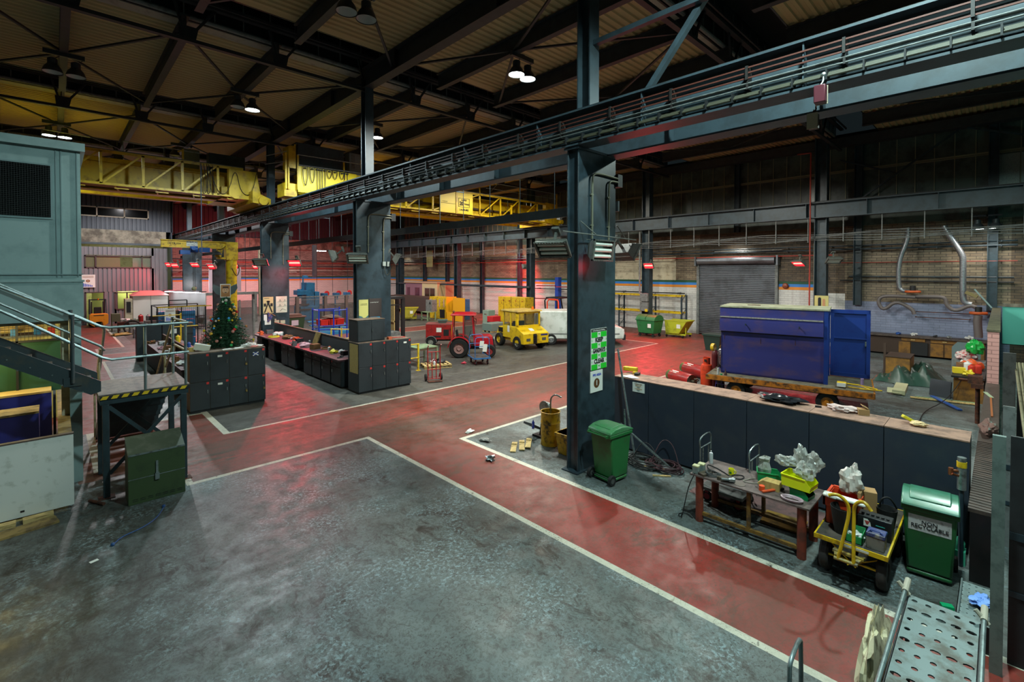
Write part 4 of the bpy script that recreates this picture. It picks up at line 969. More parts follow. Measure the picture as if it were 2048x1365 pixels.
# ---- red compact tractor
tr = T('tractor','small red tractor with a glazed cab, parked behind the blue platform trolley','tractor',(15.0,18.35,0),math.radians(-42))
def TP(): return MB()
def tb(b,nm,m,**k): return b.B(nm,m,tr,**k)
# local: +x forward, y left
M_tred = mat('tractor_red',(176,22,36),0.3,wear=(140,20,30),scale=3,amount=0.2)
def wl(par,x,y,r,w,hub):
    q = MB(); q.lathe([(r*.55,-w/2),(r*.9,-w/2),(r,-w*.34),(r,w*.34),(r*.9,w/2),(r*.55,w/2),(r*.55,-w/2)],24,(x,y,r),'y',caps=False); o = q.B('wheel',M_black,par)
    q = MB(); q.lathe([(0,-w*.30),(r*.22,-w*.36),(r*.3,-w*.2),(r*.5,-w*.2),(r*.57,-w*.42),(r*.57,w*.42),(r*.5,w*.2),(r*.22,w*.36),(0,w*.3)],24,(x,y,r),'y',caps=False); q.B('rim',mat('rim_%d_%d_%d' % hub,hub,0.5,0.2),o)
for s_ in (-1,1): wl(tr,-.62,s_*.52,.47,.34,(170,130,124)); wl(tr,.85,s_*.48,.32,.24,(160,60,60))
b = TP(); b.hull((.05,1.05,-.27,.27),(.10,1.0,-.24,.24),.52,.95); b.hull((.10,1.0,-.24,.24),(.15,.85,-.2,.2),.95,1.08); tb(b,'bonnet',M_tred,bevel=.03)
b = TP(); b.box(1.0,1.08,-.22,.22,.55,.9); tb(b,'grille',M_dark,bevel=.01)
for s_ in (-1,1): b = TP(); b.lathe([(0,0),(.06,0),(.07,.03),(0,.04)],12,(1.06,s_*.15,.86),'x'); tb(b,'headlamp',mat('lamp_glass',(220,226,226),0.1))
b = TP(); b.box(-.85,1.0,-.14,.14,.36,.56); b.box(.8,.9,-.45,.45,.28,.36); b.box(-.68,-.55,-.4,.4,.40,.52); tb(b,'chassis',M_dark)
for s_ in (-1,1):
    b = TP(); pts = [(-.62+.56*math.cos(a),.47+.56*math.sin(a)) for a in [PI*(0.02+.96*i/10) for i in range(11)]]
    inner = [(-.62+.53*math.cos(a),.47+.53*math.sin(a)) for a in [PI*(0.98-.96*i/10) for i in range(11)]]
    b.prism(pts+inner,'y',s_*.34,s_*.70); tb(b,'mudguard',M_tred)
b = TP(); b.box(-.95,.1,-.42,.42,.55,.62); tb(b,'cab_floor',M_dark)
for (x0,x1,y) in ((-.98,-.92,.5),(-.98,-.92,-.5),(.12,.02,.46),(.12,.02,-.46),(-.42,-.42,.53),(-.42,-.42,-.53)):
    b = TP(); b.bar((x0,y,.6),(x1,y*.96,2.05),.05,.05); tb(b,'cab_pillar',M_tred)
b = TP(); b.hull((-1.05,.2,-.55,.55),(-1.02,.16,-.52,.52),2.05,2.13); b.hull((-.95,.1,-.48,.48),(-.85,0,-.4,.4),2.13,2.18); tb(b,'cab_roof',M_tred,bevel=.02)
M_tglass = mat('cab_glass',(60,76,74),0.05,alpha=0.35)
for q in (((.1,-.45,.98),(.1,.45,.98),(.02,.43,2.03),(.02,-.43,2.03)),((-.96,-.48,.9),(-.96,.48,.9),(-.94,.46,2.03),(-.94,-.46,2.03)),((-.40,-.52,.75),(.08,-.46,.75),(.02,-.45,2.03),(-.40,-.51,2.03)),((-.40,.52,.75),(.08,.46,.75),(.02,.45,2.03),(-.40,.51,2.03))):
    b = TP(); b.quad(*q); tb(b,'cab_pane',M_tglass)
b = TP(); b.box(-.75,-.35,-.2,.2,.75,.87); b.obox((-.76,0,1.08),(.1,.4,.45),(0,-.15,0)); tb(b,'seat',M_black,bevel=.03)
b = TP(); b.tube([(-.12+.0*math.cos(a)+.05*math.sin(a),.17*math.cos(a),1.12+.16*math.sin(a)) for a in [2*PI*i/16 for i in range(16)]],.014,6,closed=True); b.cyl((.08,0,.9),(-.12,0,1.12),.02,6); tb(b,'steering_wheel',M_black)
for s_ in (-1,1): b = TP(); b.box(.16,.18,s_*.62-.07,s_*.62+.07,1.55,1.8); b.bar((.08,s_*.45,1.85),(.17,s_*.6,1.75),.02,.02); tb(b,'mirror',M_dark)
b = TP(); b.cyl((-.9,-.3,2.13),(-.9,-.3,2.19),.04,8); b.ball((-.9,-.3,2.24),.06,8); tb(b,'beacon',mat('brown_beacon',(120,70,40),.4))
# ---- red generator trailer
gn = T('generator','red towable generator with hazard-striped corners and a grey tub on top','generator',(15.85,22.3,0),math.radians(-43))
b = MB(); b.box(-.75,.75,-.45,.45,.38,1.22); b.B('housing',M_redpaint,gn,bevel=.02)
b = MB(); b.box(-.76,.76,-.46,.46,1.22,1.27); b.B('lid',mat('faded_red_lid',(150,70,66),0.6),gn,bevel=.01)
for s_ in (-1,1):
    b = MB(); b.box(.70,.765,s_*.46-.008,s_*.46+.008,.38,1.22); b.box(.753,.768,s_*.40-.06,s_*.40+.06,.38,1.22); e = b.B('hazard_corner',M_yellow,gn)
    b = MB()
    for k in range(6): b.add([(.77,s_*.40-.06,.42+.13*k),(.77,s_*.40+.06,.48+.13*k),(.77,s_*.40+.06,.54+.13*k),(.77,s_*.40-.06,.48+.13*k)],[(0,1,2,3)])
    b.B('hazard_stripe',M_dark,gn,**S1)
b = MB(); b.box(.765,.772,-.18,.12,.75,1.05); b.B('notice',M_paper,gn); b = MB(); b.box(-.15,.13,-.46,-.452,.80,1.05); b.B('notice',M_paper,gn)
b = MB(); b.box(.25,.55,-.465,-.45,.6,.95); b.B('vent_grille',M_dark,gn)
b = MB(); b.box(-.35,.1,-.458,-.45,.50,.60); b.B('logo_patch',M_dark,gn)
wl(gn,-.45,-.50,.27,.16,(150,150,140)); wl(gn,-.45,.50,.27,.16,(150,150,140))
b = MB(); b.prism([(-.45+.33*math.cos(PI*i/8),.27+.33*math.sin(PI*i/8)) for i in range(9)]+[(-.45+.30*math.cos(PI*(8-i)/8),.27+.30*math.sin(PI*(8-i)/8)) for i in range(9)],'y',-.60,-.44); b.B('mudguard',M_grey,gn)
b = MB(); b.bar((.7,-.25,.34),(1.35,0,.34),.05,.05); b.bar((.7,.25,.34),(1.35,0,.34),.05,.05); b.cyl((1.2,0,.02),(1.2,0,.34),.03,8); b.box(-.7,.75,-.35,.35,.3,.38); b.B('drawbar',M_dark,gn)
b = MB(); b.hull((-.25,.15,-.2,.2),(-.32,.22,-.27,.27),0,.17); b.box(-.34,.24,-.29,.29,.16,.19)
tub = tag(b.B('plastic_tub',mat('grey_green_tub',(84,108,102),.5),origin=(0,0,0)),'grey-green lidded tub resting on the red generator','tub'); tub.location = (16.0,22.2,1.27); tub.rotation_euler.z = math.radians(-35)
# ---- yellow tow tug
tg = T('tow_tug','yellow tow tractor with a square cab and orange beacon, right of the red tractor','tow tractor',(18.8,18.6,0),math.radians(-101)); tg.scale = (1.12,1.22,1.02)
M_tyel = mat('tug_yellow',(222,184,20),0.4,wear=(176,138,22),scale=4,amount=0.3)
for (x,y) in ((.62,-.6),(.62,.6),(-1.05,-.6),(-1.05,.6)): wl(tg,x,y,.36 if x > 0 else .36,.22,(110,108,96) if x > 0 else (206,170,30))
b = MB(); b.box(-1.5,1.1,-.55,.55,.38,.62); b.B('chassis',M_tyel,tg,bevel=.01)
b = MB(); b.prism([(.05,.34),(1.18,.34),(1.18,.88),(.55,1.18),(.05,1.18)],'y',-.68,.68); 
b.B('nose',M_tyel,tg,bevel=.015)
b = MB(); b.box(1.18,1.2,-.16,.02,.36,.86); 
for k in range(4): b.box(1.19,1.24,-.16,.02,.40+.11*k,.45+.11*k)
b.B('bumper_steps',M_dark,tg)
for s_ in (-1,1): b = MB(); b.box(1.18,1.195,s_*.42-.1,s_*.42+.1,.50,.64); b.B('headlamp',mat('lamp_dark',(80,84,80),.2),tg)
b = MB(); b.box(1.18,1.19,.25,.62,.75,.83); b.B('name_plate',mat('blue_plate',(30,40,110),.4),tg)
b = MB(); b.obox((.85,-.05,1.045),(.26,.22,.004),(0,.444,0)); b.B('notice',M_paper,tg)
# cab: shell panels with windows
for s_ in (-1,1):
    y = s_*.62
    b = MB(); b.box(-.72,.5,y-.02,y+.02,.55,1.20); b.B('side_panel',M_tyel,tg,bevel=.006)
    b = MB()
    for x in (-.72,-.05,.42): b.box(x,x+.08,y-.02,y+.02,1.2,1.95)
    b.box(-.72,.5,y-.02,y+.02,1.90,1.98); b.B('window_frame',M_tyel,tg,bevel=.006)
    b = MB(); b.quad((-.64,y,1.2),(-.05,y,1.2),(-.05,y,1.9),(-.64,y,1.9)); b.quad((.03,y,1.2),(.42,y,1.2),(.42,y,1.9),(.03,y,1.9)); b.B('cab_pane',M_tglass,tg)
b = MB()
for y in (-.62,.56): b.box(.5,.55,y,y+.08,1.18,1.95)
b.box(.5,.55,-.62,.64,1.18,1.26); b.box(.5,.55,-.62,.64,1.88,1.97); b.B('windscreen_frame',M_tyel,tg,bevel=.006)
b = MB(); b.quad((.52,-.56,1.25),(.52,.58,1.25),(.52,.58,1.9),(.52,-.56,1.9)); b.B('windscreen',M_tglass,tg)
b = MB()
for y in (-.62,.56): b.box(-.76,-.70,y,y+.08,.55,1.95)
b.box(-.76,-.70,-.62,.64,.55,1.25); b.B('rear_panel',M_tyel,tg)
b = MB(); b.hull((-.85,.68,-.70,.70),(-.80,.62,-.66,.66),1.97,2.06); b.B('cab_roof',mat('tug_roof',(190,160,70),.6,wear=(150,120,60),scale=4,amount=.5),tg,bevel=.02)
b = MB(); b.cyl((.35,.35,2.06),(.35,.35,2.10),.07,12); b.cyl((.35,.35,2.10),(.35,.35,2.22),.06,12,.05); b.B('beacon',mat('orange_beacon',(230,110,20),.25),tg)
b = MB(); b.hull((-1.5,-.72,-.55,.55),(-1.35,-.75,-.5,.5),.62,1.05)
b.B('rear_deck',M_tyel,tg,bevel=.01)
b = MB()
for k in range(5): b.box(-1.3+.1*k,-1.25+.1*k,-.56,-.50,.75,1.0)
b.B('louvre',M_dark,tg)
b = MB(); b.box(-.3,-.1,-.645,-.64,.85,1.2); b.B('notice',M_paper,tg)
b = MB(); b.box(-.3,.1,-.3,.3,.7,.85); b.box(-.4,-.3,-.3,.3,.8,1.4); b.B('seat',M_black,tg)
# ---- white van
vn = T('van','white panel van partly hidden behind the nearest column, its red-lit nose to the right','van',(22.2,17.4,0),math.radians(-45))
M_van = mat('van_white',(210,214,208),0.3,wear=(176,182,172),scale=2,amount=.4)
prof = [(-2.5,.35),(2.55,.35),(2.6,.75),(2.45,1.0),(1.75,1.15),(1.15,1.85),(.8,1.95),(-2.4,1.95),(-2.5,1.7)]
b = MB(); b.prism(prof,'y',-.92,.92); b.B('body',M_van,vn,bevel=.06)
for (x,y) in ((-1.6,-.82),(-1.6,.82),(1.75,-.82),(1.75,.82)): wl(vn,x,y,.33,.22,(120,120,120))
b = MB(); b.box(2.5,2.66,-.9,.9,.30,.62); b.B('bumper',M_dark,vn,bevel=.02)
b = MB(); b.add([(1.72,-.8,1.2),(1.72,.8,1.2),(1.2,.75,1.84),(1.2,-.75,1.84)],[(0,1,2,3)]); b.B('windscreen',mat('van_glass',(20,24,26),.05),vn)
for s_ in (-1,1):
    b = MB(); b.add([(.9,s_*.935,1.2),(1.55,s_*.935,1.2),(1.15,s_*.935,1.75),(.9,s_*.935,1.75)],[(0,1,2,3)]); b.B('side_window',mat('van_glass',(20,24,26),.05),vn)
    b = MB(); b.box(2.4,2.58,s_*.7-.15,s_*.7+.15,.72,.92); b.B('headlamp',mat('lamp_glass',(220,226,226),0.1),vn,bevel=.02)
    b = MB(); b.box(-2.4,2.3,s_*.93,s_*.94,.62,.68); b.B('side_trim',M_grey,vn)
b = MB(); b.box(2.66,2.67,-.26,.26,.42,.53); b.B('number_plate',mat('plate_white',(220,220,210),.5),vn)
# ---- blue platform trolley
tl = T('platform_trolley','blue platform trolley with two hoop handles in front of the red tractor','trolley',(13.98,16.62,0),math.radians(-24))
M_tblue = mat('trolley_blue',(50,110,170),.45,wear=(36,80,130),scale=6,amount=.3)
b = MB(); b.box(-.38,.38,-.52,.52,.30,.34); b.B('deck',mat('trolley_deck',(70,64,60),.7,wear=(50,46,44),scale=6,amount=.5),tl)
b = MB(); b.bar((-.39,-.53,.31),(.39,-.53,.31),.03,.06); b.bar((-.39,.53,.31),(.39,.53,.31),.03,.06); b.bar((-.39,-.53,.31),(-.39,.53,.31),.03,.06); b.bar((.39,-.53,.31),(.39,.53,.31),.03,.06); b.B('frame',M_tblue,tl)
for y in (-.5,.5):
    b = MB(); b.tube([(-.33,y,.30),(-.33,y,1.12),(-.30,y,1.22),(-.22,y,1.26),(.22,y,1.26),(.30,y,1.22),(.33,y,1.12),(.33,y,.30)],.018,8); b.cyl((-.33,y,.85),(.33,y,.85),.014,8); h = b.B('handle',M_tblue,tl)
    b = MB(); b.obox((.12 if y < 0 else .26,y-.03,.78),(.2,.012,.34),(0,.12,0)); b.B('paper_tag',M_paper,tl)
for (x,y) in ((-.28,-.4),(.28,-.4),(-.28,.4),(.28,.4)):
    b = MB(); b.lathe([(0,-.02),(.06,-.02),(.1,-.02),(.1,.02),(.06,.02),(0,.02)],14,(x,y,.10),'x'); c_ = b.B('castor',M_black,tl)
    b = MB(); b.box(x-.03,x+.03,y-.03,y+.03,.17,.3); b.lathe([(0,-.025),(.055,-.025),(.055,.025),(0,.025)],10,(x,y,.10),'x'); b.B('fork',mat('castor_red',(150,30,50),.5),c_)
# ---- red sack truck
sk = T('sack_truck','tall red sack truck standing upright by the painted line','sack truck',(10.45,15.10,0),math.radians(-22))
b = MB()
for x in (-.24,.24): b.tube([(x,-.02,.06),(x,.05,1.15),(x,.02,1.30),(x,-.14,1.42)],.02,8)
for x in (-.08,.08): b.cyl((x,-.02,.08),(x,.05,1.12),.018,8)
for z in (.1,.45,1.12): b.cyl((-.24,-.02+.06*z,z),(.24,-.02+.06*z,z),.018,8)
b.B('frame',M_redpaint,sk)
b = MB(); b.box(-.27,.27,-.26,-.0,.02,.035); b.B('toe_plate',M_rust,sk)
for x in (-.30,.30):
    b = MB(); b.lathe([(.05,-.03),(.13,-.03),(.14,0),(.13,.03),(.05,.03)],18,(x,.12,.14),'x'); w_ = b.B('wheel',M_black,sk)
    b = MB(); b.lathe([(0,-.02),(.07,-.02),(.07,.02),(0,.02)],12,(x,.12,.14),'x'); b.B('rim',M_chrome,w_)
b = MB(); b.cyl((-.3,.12,.14),(.3,.12,.14),.012,6); b.bar((-.22,.0,.3),(-.22,.12,.14),.03,.03); b.bar((.22,.0,.3),(.22,.12,.14),.03,.03); b.B('axle',M_redpaint,sk)
# ---- timber pallet with oddments
pl = T('pallet','pale timber pallet with rags and a can on it, behind the red sack truck','pallet',(12.1,17.35,0),math.radians(-20))
for k in range(7): b = MB(); b.box(-.6+k*.185,-.5+k*.185,-.4,.4,.125,.145); b.B('deck_board',M_wood,pl,**S1)
for y in (-.36,0,.36):
    b = MB(); b.box(-.6,.61,y-.05,y+.05,.1,.125); b.box(-.6,.61,y-.05,y+.05,0,.02); b.B('runner',M_wood,pl,**S1)
    for x in (-.55,0,.55): b = MB(); b.box(x-.06,x+.06,y-.05,y+.05,.02,.1); b.B('block',M_plyd,pl,**S1)
item('can',11.85,17.1,.145,.17,stuffm[0],0,'white can standing on the pale pallet','can',None)
item('rag',12.35,17.35,.145,.35,stuffm[3],0,'dark cloth heap on the pale pallet','cloth',None)
item('rag',12.1,17.55,.145,.25,stuffm[0],0,'white cloth on the pale pallet','cloth',None)
item('can',11.95,17.25,.145,.22,mat('dark_red_can',(110,20,30),.5),0,'dark red can on the pale pallet','can',None)
b = crumple((13.4,17.0,.04),(.12,.09,.05),31); tag(b.B('crushed_packet',mat('red_packet',(200,60,80),.5)),'crushed pink and white packet on the floor beyond the pallet','litter')
# ---- green table
gt = T('work_table','pale green steel table with a scuffed top behind the yellow rail','table',(11.95,18.25,0))
M_pgreen = mat('pale_green_paint',(134,160,120),.6,wear=(110,118,92),scale=5,amount=.5)
b = MB(); b.box(11.43,12.47,17.7,18.8,.80,.84); b.B('table_top',M_pgreen,gt,**W1)
for x in (11.46,12.42):
    for y in (17.73,18.75): b = MB(); b.box(x-.03,x+.03,y-.03,y+.03,0,.80); b.B('leg',M_pgreen,gt,**W1)
b = MB(); b.box(11.46,12.42,17.72,17.76,.72,.80); b.box(11.46,12.42,18.74,18.78,.2,.24); b.box(11.44,11.48,17.73,18.75,.2,.24); b.B('rail',mat('brown_rail',(90,66,50),.7),gt,**W1)
yr = T('guard_rail','yellow two-bar guard rail end beside the right lockers','guard rail',(10.4,17.2,0))
b = MB(); b.box(11.06,11.12,17.17,17.23,0,1.15); b.box(11.0,11.18,17.12,17.28,0,.012); b.B('post',M_yellow,yr,**W1)
for z in (1.13,.55): b = MB(); b.cyl((9.8,17.2,z),(11.14,17.2,z),.028,8); b.B('rail',M_yellow,yr,**W1)
# ---- yellow guarded machines in the far half
def guard(name,lab,x0,x1,y0,y1,h,openings,m=M_yellow,ang=0,slots=0):
    c = ((x0+x1)/2,(y0+y1)/2,0); t = T(name,lab,'machine',c,ang)
    w,d = (x1-x0)/2,(y1-y0)/2
    b = MB(); b.box(-w,w,-d,d,0,h); b.B('housing',m,t,bevel=.01)
    for (a0,a1,z0,z1,mm) in openings:
        b = MB(); b.box(-w-.012,-w+.004,a0,a1,z0,z1); b.B('panel',mm,t)
    for k in range(slots):
        b = MB(); y = -d+.2+k*(2*d-.3)/max(1,slots-1)*.9; b.box(-w-.02,-w,y,y+.14,h*.55,h*.9); b.B('slot_window',mat('pink_slot',(190,150,140),.5),t)
        b = MB(); b.tube([(-w-.01,y,h*.50),(-w-.05,y,h*.50),(-w-.05,y,h*.38),(-w-.01,y,h*.38)],.012,6); b.B('handle',M_dark,t)
    return t
guard('machine_guard','yellow slotted machine guard with black handles and an open lower corner',24.7,25.6,33.9,36.4,1.95,[(-1.1,-.35,.1,.85,M_dark)],slots=4)
b = MB(); b.box(24.5,24.56,31.0,32.6,.5,2.0); b.box(24.5,24.56,31.0,33.6,0,.7); b.box(24.5,25.6,33.55,33.65,0,2.0)
tag(b.B('guard_screen',mat('amber_panel',(226,158,20),.4)),'plain amber guard panels with a gap, right of the slotted yellow guard','panel')
guard('machine','blue machine tool seen through the gap in the amber panels',25.2,26.2,32.4,33.4,1.8,[(-.3,.3,.9,1.5,M_dark)],m=mat('machine_blue',(30,96,140),.4,wear=(24,70,104),scale=4,amount=.4))
gd = guard('machine_guard','yellow guard doors with small warning labels beyond the red tractor',27.2,28.2,26.6,29.8,2.1,[(-1.0,-.98,.2,1.9,M_dark),(0,.02,.2,1.9,M_dark),(.9,.92,.2,1.9,M_dark)])
for k in range(4):
    b = MB(); b.lathe([(0,0),(.05,0),(.05,-.02),(0,-.02)],10,(-.52,-1.3+.75*k,1.8),'x'); b.B('warning_label',mat('warn_red',(150,40,20),.6),gd)
# grey cabinet, tank crates
for (x,y,w,d,h,m,nm,lab,cat,rz) in ((24.9,28.4,.7,.7,1.15,mat('pale_green_cabinet',(130,148,132),.5),'control_cabinet','pale green control cabinet with small buttons between the yellow guards','cabinet',0),
        (23.6,34.5,.55,.9,1.0,M_grey,'band_saw','grey machine with round switch on the green stand','machine',0),
        (22.4,24.9,1.5,1.0,.6,mat('grey_green_crate',(104,120,112),.5),'storage_bin','low grey-green bin on a pallet left of the yellow tug','bin',0),
        (23.2,25.9,.8,.6,.95,mat('red_tub',(190,30,36),.4),'plastic_tub','red tub by the rear of the yellow tug','tub',0)):
    t = T(nm,lab,cat,(x,y,0 if nm != 'band_saw' else .75),rz)
    b = MB(); b.box(-w/2,w/2,-d/2,d/2,0.08 if nm=='storage_bin' else (0.55 if nm=='plastic_tub' else 0),h); b.B('body',m,t,bevel=.015)
    if nm=='storage_bin': b = MB(); [b.box(-w/2,w/2,y_-.05,y_+.05,0,.08) for y_ in (-.4,0,.4)]; b.B('skid',M_wood,t)
    if nm=='plastic_tub': b = MB(); b.box(-w/2,w/2,-d/2,d/2,0,.55); b.B('plinth',M_dark,t)
    if nm=='control_cabinet':
        for k in range(3): b = MB(); b.lathe([(0,0),(.03,0),(.03,-.02),(0,-.02)],8,(-.36,-.1+.1*k,.85),'x'); b.B('button',M_redlab if k==0 else M_dark,t)
    if nm=='band_saw': b = MB(); b.lathe([(0,0),(.09,0),(.09,-.03),(0,-.03)],14,(-.28,-.2,.75),'x'); b.B('switch',M_dark,t)
gs = T('machine_stand','pale green steel stand carrying the grey machine','stand',(23.3,34.5,0))
for x in (-.4,.4):
    for y in (-.45,.45): b = MB(); b.box(x-.04,x+.04,y-.04,y+.04,0,.71); b.B('leg',M_pgreen,gs)
b = MB(); b.box(-.46,.46,-.5,.5,.71,.75); b.box(-.44,-.36,-.45,.45,.18,.24); b.B('frame',M_pgreen,gs)
# yellow tipping skip
def skip(lab,x,y,rz,m,wd=1.5,sticker=True):
    t = T('tipping_skip',lab,'skip',(x,y,0),rz)
    b = MB(); b.prism([(-.55,.25),(.35,.25),(.85,1.05),(-.62,1.05)],'y',-wd/2,wd/2); b.B('hopper',m,t,bevel=.01)
    b = MB(); b.bar((-.65,-wd/2,1.06),(.88,-wd/2,1.06),.05,.05); b.bar((-.65,wd/2,1.06),(.88,wd/2,1.06),.05,.05); b.bar((.86,-wd/2,1.06),(.86,wd/2,1.06),.05,.05); b.B('rim',m,t)
    b = MB(); b.box(-.6,.75,-wd/2+.1,-wd/2+.2,.15,.25); b.box(-.6,.75,wd/2-.2,wd/2-.1,.15,.25); b.bar((.7,-.3,.2),(.7,-.3,.65),.05,.05); b.B('chassis',m,t)
    for (xx,yy_) in ((-.5,-.5),(.6,-.5),(-.5,.5),(.6,.5)): b = MB(); b.lathe([(0,-.025),(.085,-.025),(.085,.025),(0,.025)],12,(xx,yy_,.085),'x'); b.B('castor',M_black,t)
    if sticker: b = MB(); b.box(.2,.45,-wd/2-.008,-wd/2,.6,.85); b.B('notice',M_paper,t)
    return t
skip('dull yellow tipping skip at the far left of the machine area',22.2,36.0,math.radians(-35),mat('skip_olive_yellow',(158,146,20),.5,wear=(120,104,24),scale=3,amount=.3))
skip('yellow tipping skip beside the round-topped green bin by the shutter',29.0,14.55,math.radians(-90),mat('skip_yellow_green',(176,180,36),.5,wear=(140,140,30),scale=3,amount=.3),1.1)
# green four-wheeled container
gb = T('waste_container','green four-wheeled waste container with round lids by the roller shutter','waste bin',(27.95,15.95,0),math.radians(-6))
M_gbin = mat('bin_green',(36,112,62),.45,wear=(30,90,50),scale=4,amount=.3)
b = MB(); b.hull((-.42,.42,-.58,.58),(-.52,.52,-.70,.70),.22,1.05); b.B('body',M_gbin,gb,bevel=.03)
b = MB(); b.box(-.56,.56,-.74,.74,1.05,1.11); b.B('rim',M_gbin,gb,bevel=.01)
for (y0,y1) in ((-.72,-.02),(.02,.72)):
    b = MB(); b.prism([(-.5*math.cos(PI*i/10),1.10+.32*math.sin(PI*i/10)) for i in range(11)],'y',y0,y1); b.B('lid',M_gbin,gb,bevel=.01)
for (x,y) in ((-.35,-.5),(.35,-.5),(-.35,.5),(.35,.5)): b = MB(); b.lathe([(0,-.03),(.1,-.03),(.1,.03),(0,.03)],12,(x,y,.1),'x'); b.box(x-.03,x+.03,y-.04,y+.04,.15,.25); b.B('castor',M_black,gb)
b = MB(); b.box(-.51,-.50,-.45,-.2,.6,.85); b.B('notice',M_paper,gb)
# pallet racking near the back wall
rk = T('pallet_racking','pallet racking bay with yellow beams and dark uprights by the back wall','racking',(29.9,18.5,0))
M_rk = mat('rack_upright',(40,52,60),.5)
for y in (14.9,17.2,19.8,22.3):
    b = MB(); b.box(30.3,30.38,y,y+.1,0,2.6); b.box(31.0,31.08,y,y+.1,0,2.6)
    for k in range(5): b.bar((30.35,y+.05,.2+.5*k),(31.03,y+.05,(.7 if k % 2==0 else .2)+.5*k),.03,.03)
    b.B('upright',M_rk,rk,**W1)
for z in (1.35,2.5):
    b = MB(); b.box(30.28,30.34,14.95,22.35,z,z+.11); b.box(31.04,31.1,14.95,22.35,z,z+.11); b.B('beam',M_yellow,rk,**W1)
# switch boxes on the column left of the shutter
sb = T('switch_box','grey switch boxes with a yellow corner on the column left of the shutter','switch box',(28.62,16.75,1.5))
b = MB(); b.box(28.55,28.72,16.45,17.05,1.55,2.15); b.box(28.55,28.72,16.45,17.05,2.2,2.75); b.B('case',M_grey,sb,world=True,bevel=.01)
b = MB(); b.box(28.53,28.56,16.45,16.65,1.52,1.7); b.B('marker',M_yellow,sb,**W1)
b = MB(); b.cyl((28.62,17.1,2.7),(28.62,17.1,6.9),.06,8); b.B('conduit',M_grey,sb,**W1)
# cabin + long tank + other far machines
kb = T('site_cabin','small cream and mauve cabin with sliding windows by the back wall','cabin',(29.6,43.0,0))
b = MB(); b.box(28.3,31.0,40.3,43.1,0,3.0); b.B('body',mat('cabin_cream',(206,184,140),.6),kb,**W1)
b = MB(); b.box(28.2,31.1,40.2,46.6,3.0,3.12); b.B('roof',mat('cabin_roof',(190,150,120),.6),kb,**W1)
b = MB(); b.box(28.35,31.0,43.1,46.5,0,3.0); b.B('annex',mat('cabin_mauve',(140,96,110),.6),kb,**W1)
b = MB(); b.box(28.26,28.31,40.6,42.6,1.45,2.55); f_ = b.B('window_frame',M_cream,kb,**W1)
b = MB(); b.box(28.24-29.6,28.26-29.6,40.7-43,41.55-43,1.52,2.48); b.box(28.24-29.6,28.26-29.6,41.65-43,42.5-43,1.52,2.48); b.B('pane',mat('brown_pane',(60,44,34),.15),f_)
b = MB(); b.box(28.30,28.36,43.7,44.5,1.5,2.5); b.box(28.3,28.36,45.6,46.1,1.5,2.5); b.B('side_window',mat('mauve_pane',(84,44,60),.3),kb,**W1)
b = MB(); b.box(26.2,27.4,38.7,39.0,0,.4); b.box(26.2,27.4,45.4,45.7,0,.4); b.box(26.0,27.6,38.5,46.0,.3,1.7); b.cyl((26.8,38.5,1.0),(26.8,46,1.0),.75,16); tag(b.B('steel_tank',mat('brown_tank',(74,56,50),.6)),'long dull brown steel vessel in front of the cream cabin','tank')
# dark forklift mast behind column 2
fk = T('forklift','black forklift mast and carriage just right of the second column','forklift',(13.3,22.2,0))
for y in (21.9,22.5): b = MB(); b.box(13.1,13.28,y-.06,y+.06,.05,2.85); b.B('mast_rail',M_dark,fk,**W1)
b = MB(); b.box(12.0,13.2,21.8,22.6,2.78,2.9); b.box(12.0,13.2,21.9,22.0,2.45,2.5); b.B('overhead_guard',M_dark,fk,**W1)
b = MB(); b.box(13.3,14.2,21.9,22.05,.05,.1); b.box(13.3,14.2,22.35,22.5,.05,.1); b.box(13.2,13.3,21.8,22.6,.05,.6); b.B('fork',M_dark,fk,**W1)
b = MB(); b.box(11.4,12.9,21.7,22.7,.3,1.1); b.B('body',M_grey,fk,**W1)
b = MB(); b.box(11.5,11.58,21.7,21.8,1.1,2.8); b.box(11.5,11.58,22.6,22.7,1.1,2.8); b.B('guard_post',M_dark,fk,**W1)
for x in (11.7,12.9):
    for y in (21.7,22.7): wheel((x,y,.3),.3,.2,'y',(90,90,90),parent=fk)
simple('display_board','tall pale timber frame leaning behind the forklift mast','frame',M_wood,lambda b: (b.box(14.0,14.1,24.2,25.4,0,2.6),b.box(13.95,14.15,24.2,25.4,1.3,1.38)))
# far right dark forklift with orange guard above the van
fo = T('forklift','dark forklift with an orange roll bar beyond the white van','forklift',(25.5,21.5,0))
b = MB(); b.box(24.3,26.6,20.9,22.1,.35,1.2); b.B('body',M_dark,fo,world=True,bevel=.03)
b = MB(); b.tube([(24.6,20.95,1.2),(24.5,20.95,2.2),(24.7,20.95,2.4),(26.2,20.95,2.4),(26.5,20.95,1.2)],.05,8); b.tube([(24.6,22.05,1.2),(24.5,22.05,2.2),(24.7,22.05,2.4),(26.2,22.05,2.4),(26.5,22.05,1.2)],.05,8); b.box(24.6,26.3,20.95,22.05,2.38,2.44); b.B('overhead_guard',M_dark,fo,**W1)
b = MB(); b.tube([(24.25,20.6,1.2),(24.25,20.6,2.15),(24.3,20.7,2.3),(24.3,21.5,2.3),(24.25,21.6,2.15),(24.25,21.6,1.2)],.045,8); b.B('roll_bar',mat('orange_bar',(230,70,24),.4),fo,**W1)
for x in (24.7,26.2):
    for y in (20.95,22.05): wheel((x,y,.35),.35,.25,'y',(90,90,90),parent=fo)
